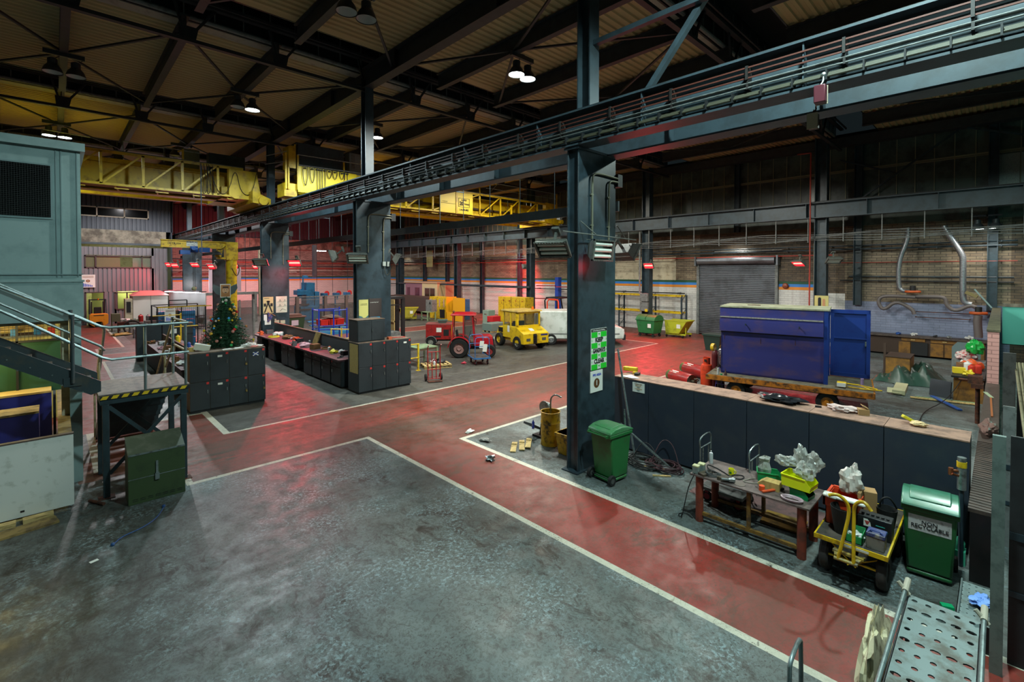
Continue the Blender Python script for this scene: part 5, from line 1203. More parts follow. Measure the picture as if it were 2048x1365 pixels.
# two-post lift
lf = T('vehicle_lift','blue two-post vehicle lift with red arms near the back wall','vehicle lift',(29.6,23.6,0))
for y in (21.6,25.6): b = MB(); b.box(29.9,30.3,y-.18,y+.18,0,3.75); b.B('post',mat('lift_blue',(24,60,150),.4),lf,**W1)
for (y0,y1,z) in ((25.6,28.4,1.95),(21.8,25.4,3.0),(25.7,27.6,3.05)): b = MB(); b.bar((29.85,y0,z),(29.6,y1,z-.03),.1,.07); b.B('arm',M_redpaint,lf,**W1)
# ================================================================== RIGHT: barrier cabinets, bins, table, cart, container
M_barr = mat('barrier_navy',(40,48,60),0.5,wear=(48,54,62),scale=2.2,amount=0.35)
M_bartop = mat('barrier_top_rust',(150,116,98),0.85,wear=(112,86,74),scale=4,amount=0.5,**W1)
ys_ = [0.29,1.30,2.36,3.42,4.48,5.54,6.45]
blab = ['closest to the low wall','second from the low wall','third from the low wall','third from the steel column','second from the steel column','next to the steel column, small notice on it']
for i in range(6):
    y0,y1 = ys_[i],ys_[i+1]
    t = T('steel_locker','navy barrier cabinet, ' +blab[i],'cabinet',(9.97,(y0+y1)/2,0),0,'navy cabinets forming the barrier')
    b = MB(); b.box(9.66,10.28,y0+.006,y1-.006,0.05,1.68); b.B('body',M_barr,t,world=True,bevel=0.004)
    b = MB(); b.box(9.655,10.29,y0+.004,y1-.004,1.68,1.70); b.B('top',M_bartop,t,**WS)
    b = MB(); b.box(9.70,10.25,y0+.02,y1-.02,0,.05); b.B('plinth',M_dark,t,**WS)
nt = T('notice','small white notice with brackets and coloured lines on the barrier next to the column','notice',(9.655,5.78,1.42))
b = MB(); b.box(9.648,9.655,5.63,5.94,1.42,1.64); b.B('board',M_paper,nt,**W1)
for k,(s_,c_) in enumerate((('PLEASE KEEP','brown_ink'),('BENCHES','amber_ink'),('AND','dark_ink'),('WORKSHOP','amber_ink'),('TIDY','teal_ink'))):
    mm = mat(c_,{'brown_ink': (140,90,50),'amber_ink': (200,140,40),'dark_ink': (30,30,34),'teal_ink': (40,120,120)}[c_],.8)
    text_mesh(s_,.034,mm,(9.645,5.785,1.605-k*.037),R_MX,'lettering',nt)
# ---- wheelie bins
def wheelie(lab,x,y,rz,body,lid,lid2=None,lift=0.0):
    t = T('wheelie_bin',lab,'wheelie bin',(x,y,0),rz)
    b = MB(); b.hull((-.17,.30,-.235,.235),(-.24,.36,-.28,.28),.10,.96); b.hull((-.22,.30,-.235,.235),(-.17,.30,-.235,.235),.03,.10); b.B('body',body,t,bevel=.03)
    b = MB(); b.box(-.30,.38,-.30,.30,.93,1.00); b.B('rim',body,t,bevel=.012)
    b = MB(); pr = [(-.30,1.0),(-.28,1.05),(-.15,1.10),(.05,1.115),(.25,1.085),(.40,1.03),(.42,1.0)]
    b.prism(pr,'y',-.30,.30); b.B('lid',lid,t,bevel=.02)
    b = MB(); b.prism([(-.20,1.085),(-.12,1.12),(.05,1.135),(.22,1.105),(.30,1.075)],'y',-.22,.22); b.B('lid_panel',lid2 or lid,t,bevel=.015)
    b = MB(); b.cyl((-.36,-.24,.98),(-.36,.24,.98),.016,8); b.box(-.37,-.28,-.25,-.22,.95,1.0); b.box(-.37,-.28,.22,.25,.95,1.0); b.B('handle',body,t)
    for s_ in (-1,1):
        b = MB(); b.lathe([(.055,-.03),(.095,-.03),(.105,-.012),(.105,.012),(.095,.03),(.055,.03)],22,(-.22,s_*.27,.105),'y',caps=False); w_ = b.B('wheel',M_black,t)
        b = MB(); b.lathe([(0,-.025),(.06,-.025),(.06,.025),(0,.025)],16,(-.22,s_*.27,.105),'y'); b.B('hub',mat('hub_grey',(70,72,70),.6),w_)
    b = MB(); b.cyl((-.22,-.26,.105),(-.22,.26,.105),.012,8); b.B('axle',M_dark,t)
    return t
M_wb = mat('wheelie_green',(34,104,52),.45,wear=(44,88,46),scale=3,amount=.35)
M_wl = mat('wheelie_lid',(60,128,76),.4,wear=(84,130,92),scale=3,amount=.4)
wheelie('green wheelie bin at the foot of the nearest steel column, wheels to the lane',8.05,5.50,math.radians(-6),M_wb,M_wl)
M_wb2 = mat('wheelie_dark_green',(26,84,42),.4,wear=(38,60,36),scale=2,amount=.25)
M_wl2 = mat('wheelie_lid_dirty',(44,96,70),.28,wear=(60,118,96),scale=3,amount=.5)
w2 = wheelie('big green wheelie bin with a NON RECYCLABLE label at the right',8.80,0.66,math.radians(180+4),M_wb2,M_wl2)
b = MB(); b.add([(.357,-.22,.88),(.357,.22,.88),(.342,.22,.66),(.342,-.22,.66)],[(0,1,2,3)])
lb = b.B('label_sheet',mat('label_sheet',(196,190,188),.6,wear=(140,134,130),scale=14,amount=.25),w2,**S1)
M_ink = mat('black_ink',(18,18,20),.7)
for s_,z,sz in (('NON',.79,.07),('RECYCLABLE',.73,.066)):
    o = text_mesh(s_,sz,M_ink,(.353-(.88-z)*.065,0,z),Euler((PI/2-.06,0,PI/2)).to_matrix(),'lettering',None,bold=.0015)
    o.parent = w2
    o.location = (0.006,0,0)
# ---- steel table on red pipe legs
M_tabtop = mat('worn_steel_top',(104,88,84),.5,wear=(70,60,58),scale=5,amount=.5)
M_leg = mat('rust_red_leg',(126,54,36),.6,wear=(84,44,34),scale=7,amount=.4)
M_ang = mat('ochre_angle',(124,90,34),.6,wear=(70,52,34),scale=8,amount=.5)
tb_ = T('work_table','steel work table on rust-red pipe legs covered with tools and bins','table',(8.2,2.75,0))
b = MB(); b.add([(7.70,3.63,.765),(7.74,1.87,.765),(8.60,1.87,.765),(8.58,3.63,.765),(7.70,3.63,.79),(7.74,1.87,.79),(8.60,1.87,.79),(8.58,3.63,.79)],[(3,2,1,0),(4,5,6,7),(0,1,5,4),(1,2,6,5),(2,3,7,6),(3,0,4,7)]); b.B('table_top',M_tabtop,tb_,**W1)
for (x,y) in ((7.79,3.50),(7.83,1.99),(8.47,3.52),(8.50,2.0)): b = MB(); b.cyl((x,y,0),(x,y,.765),.062,18); b.B('leg',M_leg,tb_,**W1)
for (p,q) in (((7.79,3.5,.14),(7.83,1.99,.14)),((8.47,3.5,.14),(8.5,2.0,.14)),((7.81,2.72,.14),(7.81,2.72,.765)),((8.48,2.72,.14),(8.48,2.72,.765))):
    b = MB(); b.bar(p,q,.05,.05); b.B('angle_rail',M_ang,tb_,**W1)
simple('plywood_sheet','stained ochre board lying on the floor beneath the table','board',mat('ochre_board',(150,112,44),.8,wear=(104,80,40),scale=6,amount=.5),lambda b: b.obox((8.72,2.48,.02),(.5,.62,.02),(0,0,.1)))
simple('floor_mat','reddish dusty sheet lying on the floor behind the table','sheet',mat('pinkish_sheet',(110,80,78),.8,wear=(80,64,62),scale=4,amount=.5),lambda b: b.box(8.66,9.58,1.75,4.1,0.002,.008))
TZ = .79
def onT(name,lab,cat,m,fn,**k): return simple(name,lab,cat,m,fn,**k)
onT('spray_can','white spray can with a red cap at the back left corner of the table','can',mat('can_white',(200,204,206),.3,.3),lambda b: b.lathe([(0,0),(.033,0),(.033,.17),(.028,.185),(.012,.195),(.012,.22),(0,.22)],16,(8.38,3.56,TZ)))
for i,(x,y) in enumerate(((7.79,3.56),(7.93,3.53))):
    t = T('lantern_battery',['grey block battery on the front left corner of the table','grey block battery behind the first one on the table corner'][i],'battery',(x,y,TZ),.1)
    b = MB(); b.box(-.05,.05,-.05,.05,0,.11); b.B('case',mat('battery_grey',(120,130,126),.5,wear=(90,96,92),scale=10,amount=.4),t,bevel=.005)
    b = MB(); b.box(-.052,.052,-.052,.052,.11,.135); b.B('cap',mat('battery_cap',(190,186,140),.5),t,bevel=.005)
mg = T('mug','yellow mug standing in the middle of the table','mug',(8.15,3.12,TZ))
b = MB(); b.lathe([(0,0),(.042,0),(.045,.10),(.041,.10),(.038,.01),(0,.01)],18); b.B('cup',mat('mug_yellow',(222,216,30),.35),mg)
b = MB(); b.tube([(.0,-.043,.085),(.0,-.075,.075),(0,-.078,.045),(0,-.043,.02)],.007,8,smooth=2); b.B('handle',mat('mug_yellow',(222,216,30),.35),mg)
b = MB(); b.box(-.046,-.043,-.02,.02,.03,.06); b.B('logo',mat('mug_green',(40,120,50),.5),mg)
onT('cable','black cable looping across the table top','cable',M_black,lambda b: b.tube([(7.75,3.45,TZ+.03),(7.9,3.3,TZ+.03),(8.1,3.5,TZ+.012),(8.25,3.58,TZ+.01),(8.24,3.45,TZ+.01),(8.12,3.22,TZ+.01),(8.0,3.05,TZ+.01),(8.04,2.92,TZ+.01),(8.2,2.92,TZ+.01),(8.22,3.0,TZ+.01),(8.08,3.12,TZ+.01),(7.95,3.0,TZ+.01)],.008,6,smooth=2))
onT('cable_coil','grey coil of cable on the front edge of the table','cable',mat('coil_grey',(64,66,66),.6),lambda b: [b.tube([(7.86+(.10-.006*k)*math.cos(a)*1.0,3.30+(.15-.008*k)*math.sin(a),TZ+.02+.008*k+.012*math.sin(2*a+k)) for a in [2*PI*i/20 for i in range(20)]],.006,6,closed=True) for k in range(7)] and None)
onT('cable','pale looped wire in the centre of the table','wire',mat('pale_wire',(140,132,120),.6),lambda b: b.tube([(8.1,2.86,TZ+.008),(8.25,2.8,TZ+.012),(8.3,2.66,TZ+.012),(8.18,2.62,TZ+.01),(8.02,2.74,TZ+.008),(8.0,2.9,TZ+.008),(8.1,2.86,TZ+.01)],.007,6,smooth=2))
onT('work_light','small round metal work light at the front edge of the table','lamp',mat('light_metal',(150,156,156),.25,.7),lambda b: (b.cyl((7.80,3.03,TZ+.045),(7.86,2.96,TZ+.045),.035,14,.045),b.cyl((7.74,3.12,TZ+.05),(7.80,3.03,TZ+.045),.02,10)))
onT('oily_block','oily brown block beside the coil on the table','block',mat('oily_brown',(78,66,50),.6,wear=(44,38,32),scale=10,amount=.5),lambda b: (b.obox((7.86,3.12,TZ+.025),(.14,.2,.05),(0,0,.2)),b.obox((7.83,3.42,TZ+.02),(.22,.12,.04),(0,0,-.3))))
onT('abrasive_disc','thin round disc lying near the front edge of the table','disc',mat('disc_brown',(110,96,88),.7),lambda b: b.lathe([(.02,0),(.085,0),(.085,.006),(.02,.006)],22,(7.87,2.88,TZ)))
onT('wooden_block','pale wood block with an angled end on the table','block',M_ply,lambda b: b.prism([(2.35,TZ),(2.62,TZ),(2.66,TZ+.06),(2.58,TZ+.12),(2.35,TZ+.12)],'x',8.00,8.18))
onT('tape_roll','orange and black tape reel in front of the wood block on the table','tape',mat('tape_orange',(226,80,30),.4),lambda b: b.lathe([(.02,0),(.042,0),(.042,.075),(.02,.075)],18,(7.90,2.56,TZ)))
pw = T('pipe_wrench','orange pipe wrench lying on the front of the table','wrench',(8.0,2.42,TZ),math.radians(-28))
b = MB(); b.prism([(-.22,-.018),(.02,-.022),(.06,-.03),(.06,.03),(.02,.022),(-.22,.018)],'z',.01,.035); b.B('handle',mat('wrench_orange',(214,84,44),.4),pw,bevel=.004)
b = MB(); b.box(.06,.17,-.035,-.005,.008,.04); b.box(.13,.16,-.03,.05,.008,.04); b.box(.05,.13,.02,.05,.008,.04); b.B('jaw',M_dark,pw,bevel=.003)
onT('hose_coil','pink-white hose coiled with a yellow tie near the right end of the table','hose',mat('pink_hose',(178,150,158),.35),lambda b: [b.tube([(7.86+(.075+.007*k)*math.cos(a),2.13+(.125+.006*k)*math.sin(a),TZ+.012+.016*(k % 2)+.01*(k // 2)) for a in [2*PI*i/24 for i in range(24)]],.010,7,closed=True) for k in range(4)] and None)
def small_bin(name,lab,c,L,W,H,m,rz,z,tilt=0.0,front=.45):
    t = T(name,lab,'parts bin',(c[0],c[1],z),rz); t.rotation_euler.x = tilt
    b = MB(); w = .006
    for s_ in (-1,1):
        b.prism([(-L/2,0),(L/2*.92,0),(L/2,H*front),(L/2*.62,H),(-L/2*1.04,H)],'y',s_*W/2-w/2,s_*W/2+w/2)
    b.box(-L/2,L/2*.95,-W/2,W/2,0,w); b.add([(-L/2,-W/2,0),(-L/2,W/2,0),(-L/2*1.04,W/2,H),(-L/2*1.04,-W/2,H)],[(0,1,2,3)]); b.add([(L/2*.92,-W/2,0),(L/2*.92,W/2,0),(L/2,W/2,H*front),(L/2,-W/2,H*front)],[(0,1,2,3)])
    o = b.B('bin_shell',m,t)
    b = MB(); b.box(-L/2*1.06,L/2*.62,-W/2-.012,-W/2+.006,H-.012,H+.004); b.box(-L/2*1.06,L/2*.62,W/2-.006,W/2+.012,H-.012,H+.004); b.box(-L/2*1.09,-L/2*1.0,-W/2,W/2,H-.012,H+.004); b.B('rim',m,t)
    return t
M_gb = mat('bin_green_bright',(16,130,72),.4); M_yb = mat('bin_yellow_bright',(222,226,22),.4)
small_bin('parts_bin','long green parts bin with a clear bag in it on the table',(8.40,2.60),.36,.24,.14,M_gb,math.radians(-70),TZ)
small_bin('parts_bin','green parts bin tucked under the yellow one on the table',(8.12,2.06),.26,.22,.12,M_gb,math.radians(-100),TZ)
small_bin('parts_bin','bright yellow parts bin stuffed with clear bags on the table',(8.14,2.10),.40,.30,.17,M_yb,math.radians(-96),TZ+.14)
M_bag = mat('clear_bag',(190,190,184),.2,wear=(150,144,130),scale=10,amount=.4,alpha=.62)
def bag(lab,c,s,seed,m=M_bag,sp=.45,**k):
    b = crumple(c,s,seed,26,sp*.7); return tag(b.B('plastic_bag',m,ang=25),lab,'bag')
b = MB(); b.lathe([(.085,0),(.10,.12),(.06,.24),(.075,.30),(.02,.33)],9,(8.46,2.70,TZ+.02),caps=False)
rnd = random.Random(2)
for i in range(len(b.v)): b.v[i] += V(rnd.uniform(-.02,.02),rnd.uniform(-.02,.02),rnd.uniform(-.015,.015))
tag(b.B('plastic_bag',M_bag,**S1),'clear bag standing in the long green parts bin','bag')
bag('clear bags heaped in the yellow parts bin',(8.20,2.05,TZ+.36),(.16,.14,.12),4)
bag('clear bag at the top right of the yellow parts bin',(8.32,1.96,TZ+.48),(.10,.11,.15),9)
bag('clear bag sticking up behind the yellow parts bin',(8.36,2.14,TZ+.50),(.08,.09,.17),12)
bag('clear bag trailing off the left of the yellow parts bin',(8.28,2.34,TZ+.42),(.10,.13,.08),14)
for i,(x,y) in enumerate(((8.42,2.50),(8.47,2.45),(8.40,2.45),(8.45,2.53))): simple('pipe_fitting',['white pipe fitting in the long green bin, one at the front','white pipe fitting in the long green bin, one at the front right','white pipe fitting in the long green bin, one at the front left','white pipe fitting in the long green bin, one against the clear bag'][i],'fitting',stuffm[0],lambda b: b.ball((x,y,TZ+.03),.022,8))
onT('power_lead','black lead hanging from the left end of the table to the floor','cable',M_black,lambda b: b.tube([(7.72,3.55,TZ+.02),(7.64,3.62,.6),(7.66,3.70,.25),(7.60,3.72,.03),(7.70,3.85,.02),(7.85,3.75,.02),(7.75,3.60,.02)],.008,6,smooth=2))
# hand trolleys with tubular hoops behind the table
pt = T('platform_trolley','chrome-hoop platform trolley on castors, mostly hidden behind the table','trolley',(8.75,3.45,0))
b = MB(); b.box(8.45,9.10,3.05,3.80,.24,.29); b.B('deck',M_grey,pt,**W1)
for y0,y1,x in ((3.78,3.86,8.55),(2.93,2.99,8.55)):
    ym = y0
    b = MB(); b.tube([(8.44,ym,.27),(8.44,ym,.98),(8.40,ym,1.10),(8.46,ym,1.18),(8.80,ym+(.0 if y0 > 3 else -.0),1.20),(8.90,ym,1.12),(8.88,ym,.98),(8.88,ym,.27)],.014,8,smooth=1)
    b.cyl((8.43,ym,.98),(8.89,ym,.98),.012,8); b.cyl((8.78,ym,.98),(8.78,ym,.29),.012,8); b.cyl((8.55,ym,.98),(8.55,ym,.29),.012,8)
    b.B('hoop_handle',M_chrome,pt,**W1)
for (x,y) in ((8.55,3.7),(9.0,3.7),(8.55,3.15),(9.0,3.15)):
    b = MB(); b.lathe([(.05,-.02),(.09,-.02),(.1,0),(.09,.02),(.05,.02)],16,(x,y,.1),'x'); c_ = b.B('castor',M_black,pt,**W1)
    b = MB(); b.lathe([(0,-.022),(.055,-.022),(.055,.022),(0,.022)],12,(x-8.75,y-3.45,.1),'x'); b.box(x-8.75-.03,x-8.75+.03,y-3.45-.03,y-3.45+.03,.17,.24); b.B('fork',mat('castor_red',(150,30,50),.5),c_)
# ---- four wheel cart with yellow handle
ct = T('hand_cart','low four-wheeled wooden cart with a split yellow tubular handle','cart',(8.4,1.38,0))
M_deck = mat('cart_deck',(70,64,56),.6,wear=(46,42,40),scale=6,amount=.5)
b = MB(); b.box(7.60,9.25,.98,1.76,.53,.56); b.B('deck',M_deck,ct,**W1)
b = MB(); b.box(7.585,7.60,.96,1.78,.50,.56); b.box(7.6,9.25,.96,.98,.50,.56); b.box(7.6,9.25,1.76,1.78,.50,.56); b.box(9.25,9.265,.96,1.78,.5,.56); b.B('edge_angle',M_yellow,ct,**W1)
b = MB(); b.box(7.580,7.585,1.16,1.46,.515,.545); b.B('serial_plate',M_white,ct,**W1)
for (x,y) in ((7.85,1.68),(7.85,1.04),(8.95,1.68),(8.95,1.04)):
    b = MB(); b.lathe([(.12,-.05),(.21,-.055),(.23,-.03),(.23,.03),(.21,.055),(.12,.05),(.12,-.05)],26,(x,y,.23),'y',caps=False); o = b.B('wheel',mat('tyre_brown',(34,31,30),.8,wear=(52,44,38),scale=10,amount=.4),ct,**W1)
    b = MB(); b.lathe([(0,-.045),(.13,-.03),(.13,.03),(0,.045)],16,(x-8.4,y-1.38,.23),'y'); b.B('rim',M_dark,o)
b = MB(); b.cyl((7.85,1.04,.23),(7.85,1.68,.23),.018,8); b.cyl((8.95,1.04,.23),(8.95,1.68,.23),.018,8); b.bar((7.85,1.36,.26),(8.95,1.36,.50),.04,.04); b.bar((7.66,1.36,.34),(8.3,1.36,.50),.04,.03); b.B('undercarriage',M_dark,ct,**W1)
b = MB(); b.cyl((7.75,1.05,.42),(7.62,1.40,.26),.008,6); b.cyl((7.75,1.60,.42),(7.62,1.30,.26),.008,6); b.bar((7.70,1.05,.28),(7.70,1.65,.28),.02,.02); b.B('stay_rod',M_yellow,ct,**W1)
for s_ in (-1,1):
    pts = [(7.38,1.37+s_*.085,.42),(7.42,1.335+s_*.04,.85),(7.43,1.32+s_*.025,1.05),(7.42,1.325+s_*.035,1.17),(7.38,1.33+s_*.10,1.26),(7.36,1.33+s_*.17,1.27),(7.34,1.33+s_*.23,1.19 if s_ < 0 else 1.24)]
    b = MB(); b.tube(pts,.021,10,smooth=2); b.B('handle',M_yellow,ct,**W1)
b = MB(); b.cyl((7.38,1.24,.42),(7.38,1.50,.42),.022,10); b.bar((7.42,1.26,.44),(7.60,1.22,.44),.05,.02); b.bar((7.42,1.48,.44),(7.60,1.52,.44),.05,.02); b.bar((7.52,1.2,.45),(7.52,1.54,.45),.05,.03); b.B('hinge_plate',mat('worn_yellow_plate',(150,130,60),.5,wear=(90,84,66),scale=10,amount=.5),ct,**W1)
# load on the cart
to = T('tote_box','orange plastic tote at the back left of the cart, bags piled in it','tote',(8.27,1.55,.56))
M_or = mat('tote_orange',(206,66,30),.45,wear=(150,60,36),scale=5,amount=.3)
b = MB(); w = .01
for (a,c_) in (((8.03,8.50,1.38,1.39),0),((8.03,8.50,1.73,1.74),0),((8.03,8.04,1.38,1.74),0),((8.49,8.5,1.38,1.74),0)): b.box(a[0],a[1],a[2],a[3],.56,.92)
b.box(8.03,8.5,1.38,1.74,.56,.57); b.B('shell',M_or,to,**W1)
b = MB(); b.box(8.0,8.53,1.35,1.385,.82,.95); b.box(8.0,8.53,1.735,1.77,.82,.95); b.box(8.0,8.035,1.35,1.77,.82,.95); b.box(8.495,8.53,1.35,1.77,.82,.95); b.B('rim_band',M_or,to,world=True,bevel=.004)
b = MB(); b.lathe([(.10,.0),(.15,.36),(.145,.36),(.095,.01),(0,.01)],22,(7.88,1.50,.56)); tag(b.B('rubber_bucket',M_black),'black rubber bucket on the cart in front of the orange tote','bucket')
b = MB(); b.obox((8.05,1.52,.965),(.16,.50,.05),(.05,.1,.1)); b.obox((8.0,1.68,.98),(.2,.12,.06),(.3,.2,.5)); tag(b.B('pipe_lagging',mat('white_lagging',(220,218,208),.6),bevel=.02),'white curved lagging pieces across the bucket and tote','lagging')
bag('pale crumpled bag rising out of the orange tote',(8.42,1.50,1.10),(.12,.13,.22),17,mat('pale_bag',(196,188,180),.4,wear=(170,140,130),scale=6,amount=.3),.35)
b = MB(); b.box(8.25,8.50,1.36,1.40,.95,1.03); b.obox((8.55,1.33,.80),(.2,.2,.40),(0,0,.3)); tag(b.B('cardboard_box',mat('cardboard',(150,116,74),.85)),'brown card box between the orange tote and the big battery','box')
gbx = T('parts_tray','green tray full of small fittings at the front of the cart','tray',(7.76,1.33,.56))
b = MB(); b.box(7.66,7.88,1.24,1.25,.56,.70); b.box(7.66,7.88,1.42,1.43,.56,.70); b.box(7.66,7.67,1.24,1.43,.56,.66); b.box(7.87,7.88,1.24,1.43,.56,.72); b.box(7.66,7.88,1.24,1.43,.56,.57); b.B('shell',M_gb,gbx,**W1)
bag('heap of white scraps in the green tray on the cart',(7.77,1.335,.62),(.09,.08,.05),21,stuffm[0],.5)
cb = T('car_battery','grey battery with a blue lid and handle at the front of the cart','battery',(7.76,1.11,.56))
b = MB(); b.box(7.67,7.86,1.01,1.20,.56,.72); b.B('case',mat('batt_grey',(116,110,104),.6,wear=(80,76,74),scale=8,amount=.4),cb,world=True,bevel=.006)
b = MB(); b.box(7.665,7.865,1.005,1.205,.72,.77); b.B('lid',mat('batt_blue',(40,52,104),.5,wear=(150,140,120),scale=8,amount=.35),cb,world=True,bevel=.006)
b = MB(); b.tube([(7.68,1.02,.77),(7.70,1.06,.80),(7.70,1.16,.80),(7.68,1.19,.77)],.007,6); b.cyl((7.72,1.05,.77),(7.72,1.05,.785),.015,10); b.cyl((7.72,1.16,.77),(7.72,1.16,.785),.015,10); b.B('handle',mat('batt_blue2',(40,60,120),.5),cb,**W1)
bb_ = T('truck_battery','large black truck battery with round caps and a white emblem on the cart','battery',(8.12,1.15,.56))
b = MB(); b.box(8.00,8.22,.98,1.36,.56,.83); b.B('case',mat('batt_black',(22,24,26),.4),bb_,world=True,bevel=.008)
for k in range(6): b = MB(); b.cyl((8.08,1.03+k*.055,.83),(8.08,1.03+k*.055,.85),.018,12); b.B('cap',M_dark,bb_,**W1)
b = MB(); b.add([(7.998,1.285,.80),(7.998,1.24,.80),(7.998,1.21,.76),(7.998,1.20,.70),(7.998,1.285,.70)],[(0,1,2,3,4)]); b.B('emblem',M_paper,bb_,**WS)
b = MB()
for k in range(3): b.add([(7.996,1.275-.008*k,.775-.018*k),(7.996,1.215+.008*k,.775-.018*k),(7.996,1.22+.008*k,.763-.018*k),(7.996,1.27-.008*k,.763-.018*k)],[(0,1,2,3)])
b.B('emblem_mark',M_redlab,bb_,**WS)
b = MB(); b.box(7.997,8.0,1.02,1.13,.68,.70); b.box(7.997,8.0,1.05,1.15,.74,.75); b.B('label_strip',mat('teal_strip',(60,170,160),.5),bb_,**W1)
b = MB(); b.lathe([(.09,0),(.125,.26),(.12,.26),(.085,.01),(0,.01)],20,(8.52,1.10,.56)); tag(b.B('rubber_bucket',M_black),'black rubber bucket behind the truck battery on the cart','bucket')
b = MB(); b.tube([(8.50,1.18,.82),(8.47,1.16,.95),(8.50,1.08,1.0),(8.55,1.02,.9),(8.6,1.0,.82)],.012,7,smooth=2); tag(b.B('strap',M_black),'black strap looping up from the rear bucket on the cart','strap')
# pipe stand at the wall end
ps = T('valve_stand','steel pipe with brass valve and yellow collar at the low wall end','valve',(9.25,0.36,0))
b = MB(); b.cyl((9.25,.36,0),(9.25,.36,1.15),.028,12); b.B('pipe',M_steel,ps,**W1)
b = MB(); b.cyl((9.25,.36,1.10),(9.25,.36,1.42),.05,16); b.cyl((9.25,.36,1.50),(9.25,.36,1.56),.05,16); b.B('valve_body',M_chrome,ps,**W1)
b = MB(); b.cyl((9.25,.36,1.42),(9.25,.36,1.50),.056,16); b.B('collar',M_yellow,ps,**W1)
b = MB(); b.cyl((9.25,.36,1.36),(9.18,.47,1.36),.02,8); b.cyl((9.25,.36,1.28),(9.15,.46,1.33),.016,8); b.cyl((9.18,.47,1.30),(9.18,.47,1.40),.03,8); b.B('tap',mat('copper',(150,90,60),.35,.8),ps,**W1)
simple('glass_block','green glass jar and block on the floor between the big bin and the wall','jar',mat('green_glass',(60,150,120),.15),lambda b: (b.lathe([(0,.2),(.06,.2),(.07,.3),(.04,.36),(0,.36)],10,(9.35,.38,.0)),b.box(9.27,9.43,.31,.45,0,.2)))
# ---- things on the barrier tops
bag('black refuse sack slumped over the barrier tops',(10.02,2.95,1.76),(.22,.38,.07),41,mat('black_sack',(24,26,30),.25),.4)
bag('crumpled pinkish rag on the barrier tops',(10.12,1.95,1.75),(.13,.20,.06),43,mat('pinkish_rag',(200,176,170),.7),.4)
simple('carton','small open tan carton on the barrier tops','carton',mat('cardboard',(150,116,74),.85),lambda b: (b.obox((10.16,1.66,1.75),(.16,.16,.10),(0,0,.4)),b.obox((10.20,1.64,1.83),(.16,.10,.01),(.5,0,.4))))
simple('multimeter','yellow tester leaning on a pale glove on the barrier tops','tester',mat('tester_yellow',(206,190,40),.5),lambda b: b.obox((10.12,1.02,1.76),(.08,.24,.05),(.5,0,.5)),bevel=.01)
bag('pale glove beside the yellow tester on the barrier tops',(10.02,.90,1.74),(.09,.11,.04),47,mat('glove',(206,176,130),.8),.3)
simple('padlock','small dark clip on the barrier tops between the sack and the rag','clip',M_dark,lambda b: b.obox((10.1,2.32,1.715),(.05,.1,.03),(0,0,.3)))
simple('paper_sheet','white sheet curling off the barrier beside the column','paper',M_paper,lambda b: b.add([(9.70,6.28,1.715),(9.66,5.98,1.72),(9.80,5.85,1.71),(10.0,6.2,1.712),(9.70,6.28,1.712),(9.66,5.98,1.717),(9.80,5.85,1.707),(10.0,6.2,1.709)],[(0,1,2,3),(7,6,5,4),(0,4,5,1),(1,5,6,2),(2,6,7,3),(3,7,4,0)]))
yt = T('air_tool','yellow and black power tool on the barrier beside the column','tool',(10.2,6.35,1.70))
b = MB(); b.obox((10.22,6.35,1.80),(.12,.34,.10),(0,0,.2)); b.obox((10.2,6.20,1.73),(.1,.12,.06),(0,0,.2)); b.B('body',M_yellow,yt,world=True,bevel=.015)
b = MB(); b.obox((10.16,6.42,1.80),(.03,.14,.08),(0,0,.2)); b.obox((10.12,6.1,1.73),(.2,.1,.05),(0,0,.3)); b.B('grip',M_dark,yt,**W1)
# poles leaning and cables by the column
simple('scaffold_tube','long steel tube leaning on the barrier beside the nearest column','tube',M_chrome,lambda b: b.cyl((9.30,5.65,.03),(9.63,6.33,2.36),.024,12))
simple('scaffold_tube','short steel tube leaning behind the nearer wheelie bin','tube',M_chrome,lambda b: b.cyl((9.31,4.77,.03),(8.55,5.55,1.0),.024,12))
simple('steel_pole','thin steel pole standing behind the nearer wheelie bin','pole',M_chrome,lambda b: b.cyl((8.52,5.36,0),(8.62,5.50,1.3),.018,10))
rnd = random.Random(9)
for q,(cx,cy,R,nn,m,lab) in enumerate(((9.2,5.35,.33,9,M_black,'black cable coiled on the floor behind the nearer wheelie bin'),(9.32,4.95,.30,9,mat('maroon_cable',(60,34,40),.5),'maroon cable coiled on the floor at the foot of the barrier'))):
    b = MB()
    for k in range(nn):
        r = R*rnd.uniform(.75,1.1); ox,oy = rnd.uniform(-.06,.06),rnd.uniform(-.08,.08)
        b.tube([(cx+ox+r*math.cos(a)*.8,cy+oy+r*math.sin(a)*1.15,.015+.012*k+.03*abs(math.sin(a*1.5+k))) for a in [2*PI*i/26 for i in range(26)]],.010,6,closed=True)
    b.tube([(cx,cy+.3,.1),(cx+.25,cy+.2,.55 if q else .42),(cx+.2,cy-.1,.5 if q else .35),(cx,cy-.35,.05)],.010,6,smooth=3)
    tag(b.B('cable_coil',m),lab,'cable')
for i,(x,y,l,a) in enumerate(((9.15,5.10,.42,-1.2),(8.92,4.80,.36,-.9),(9.42,5.45,.3,-1.4))):
    simple('timber_offcut',['pale timber strip among the cables on the floor','short timber stick in front of the cables on the floor','timber stick under the black cable coil'][i],'timber',M_wood,lambda b: b.obox((x,y,.012),(l,.035,.022),(0,0,a)))
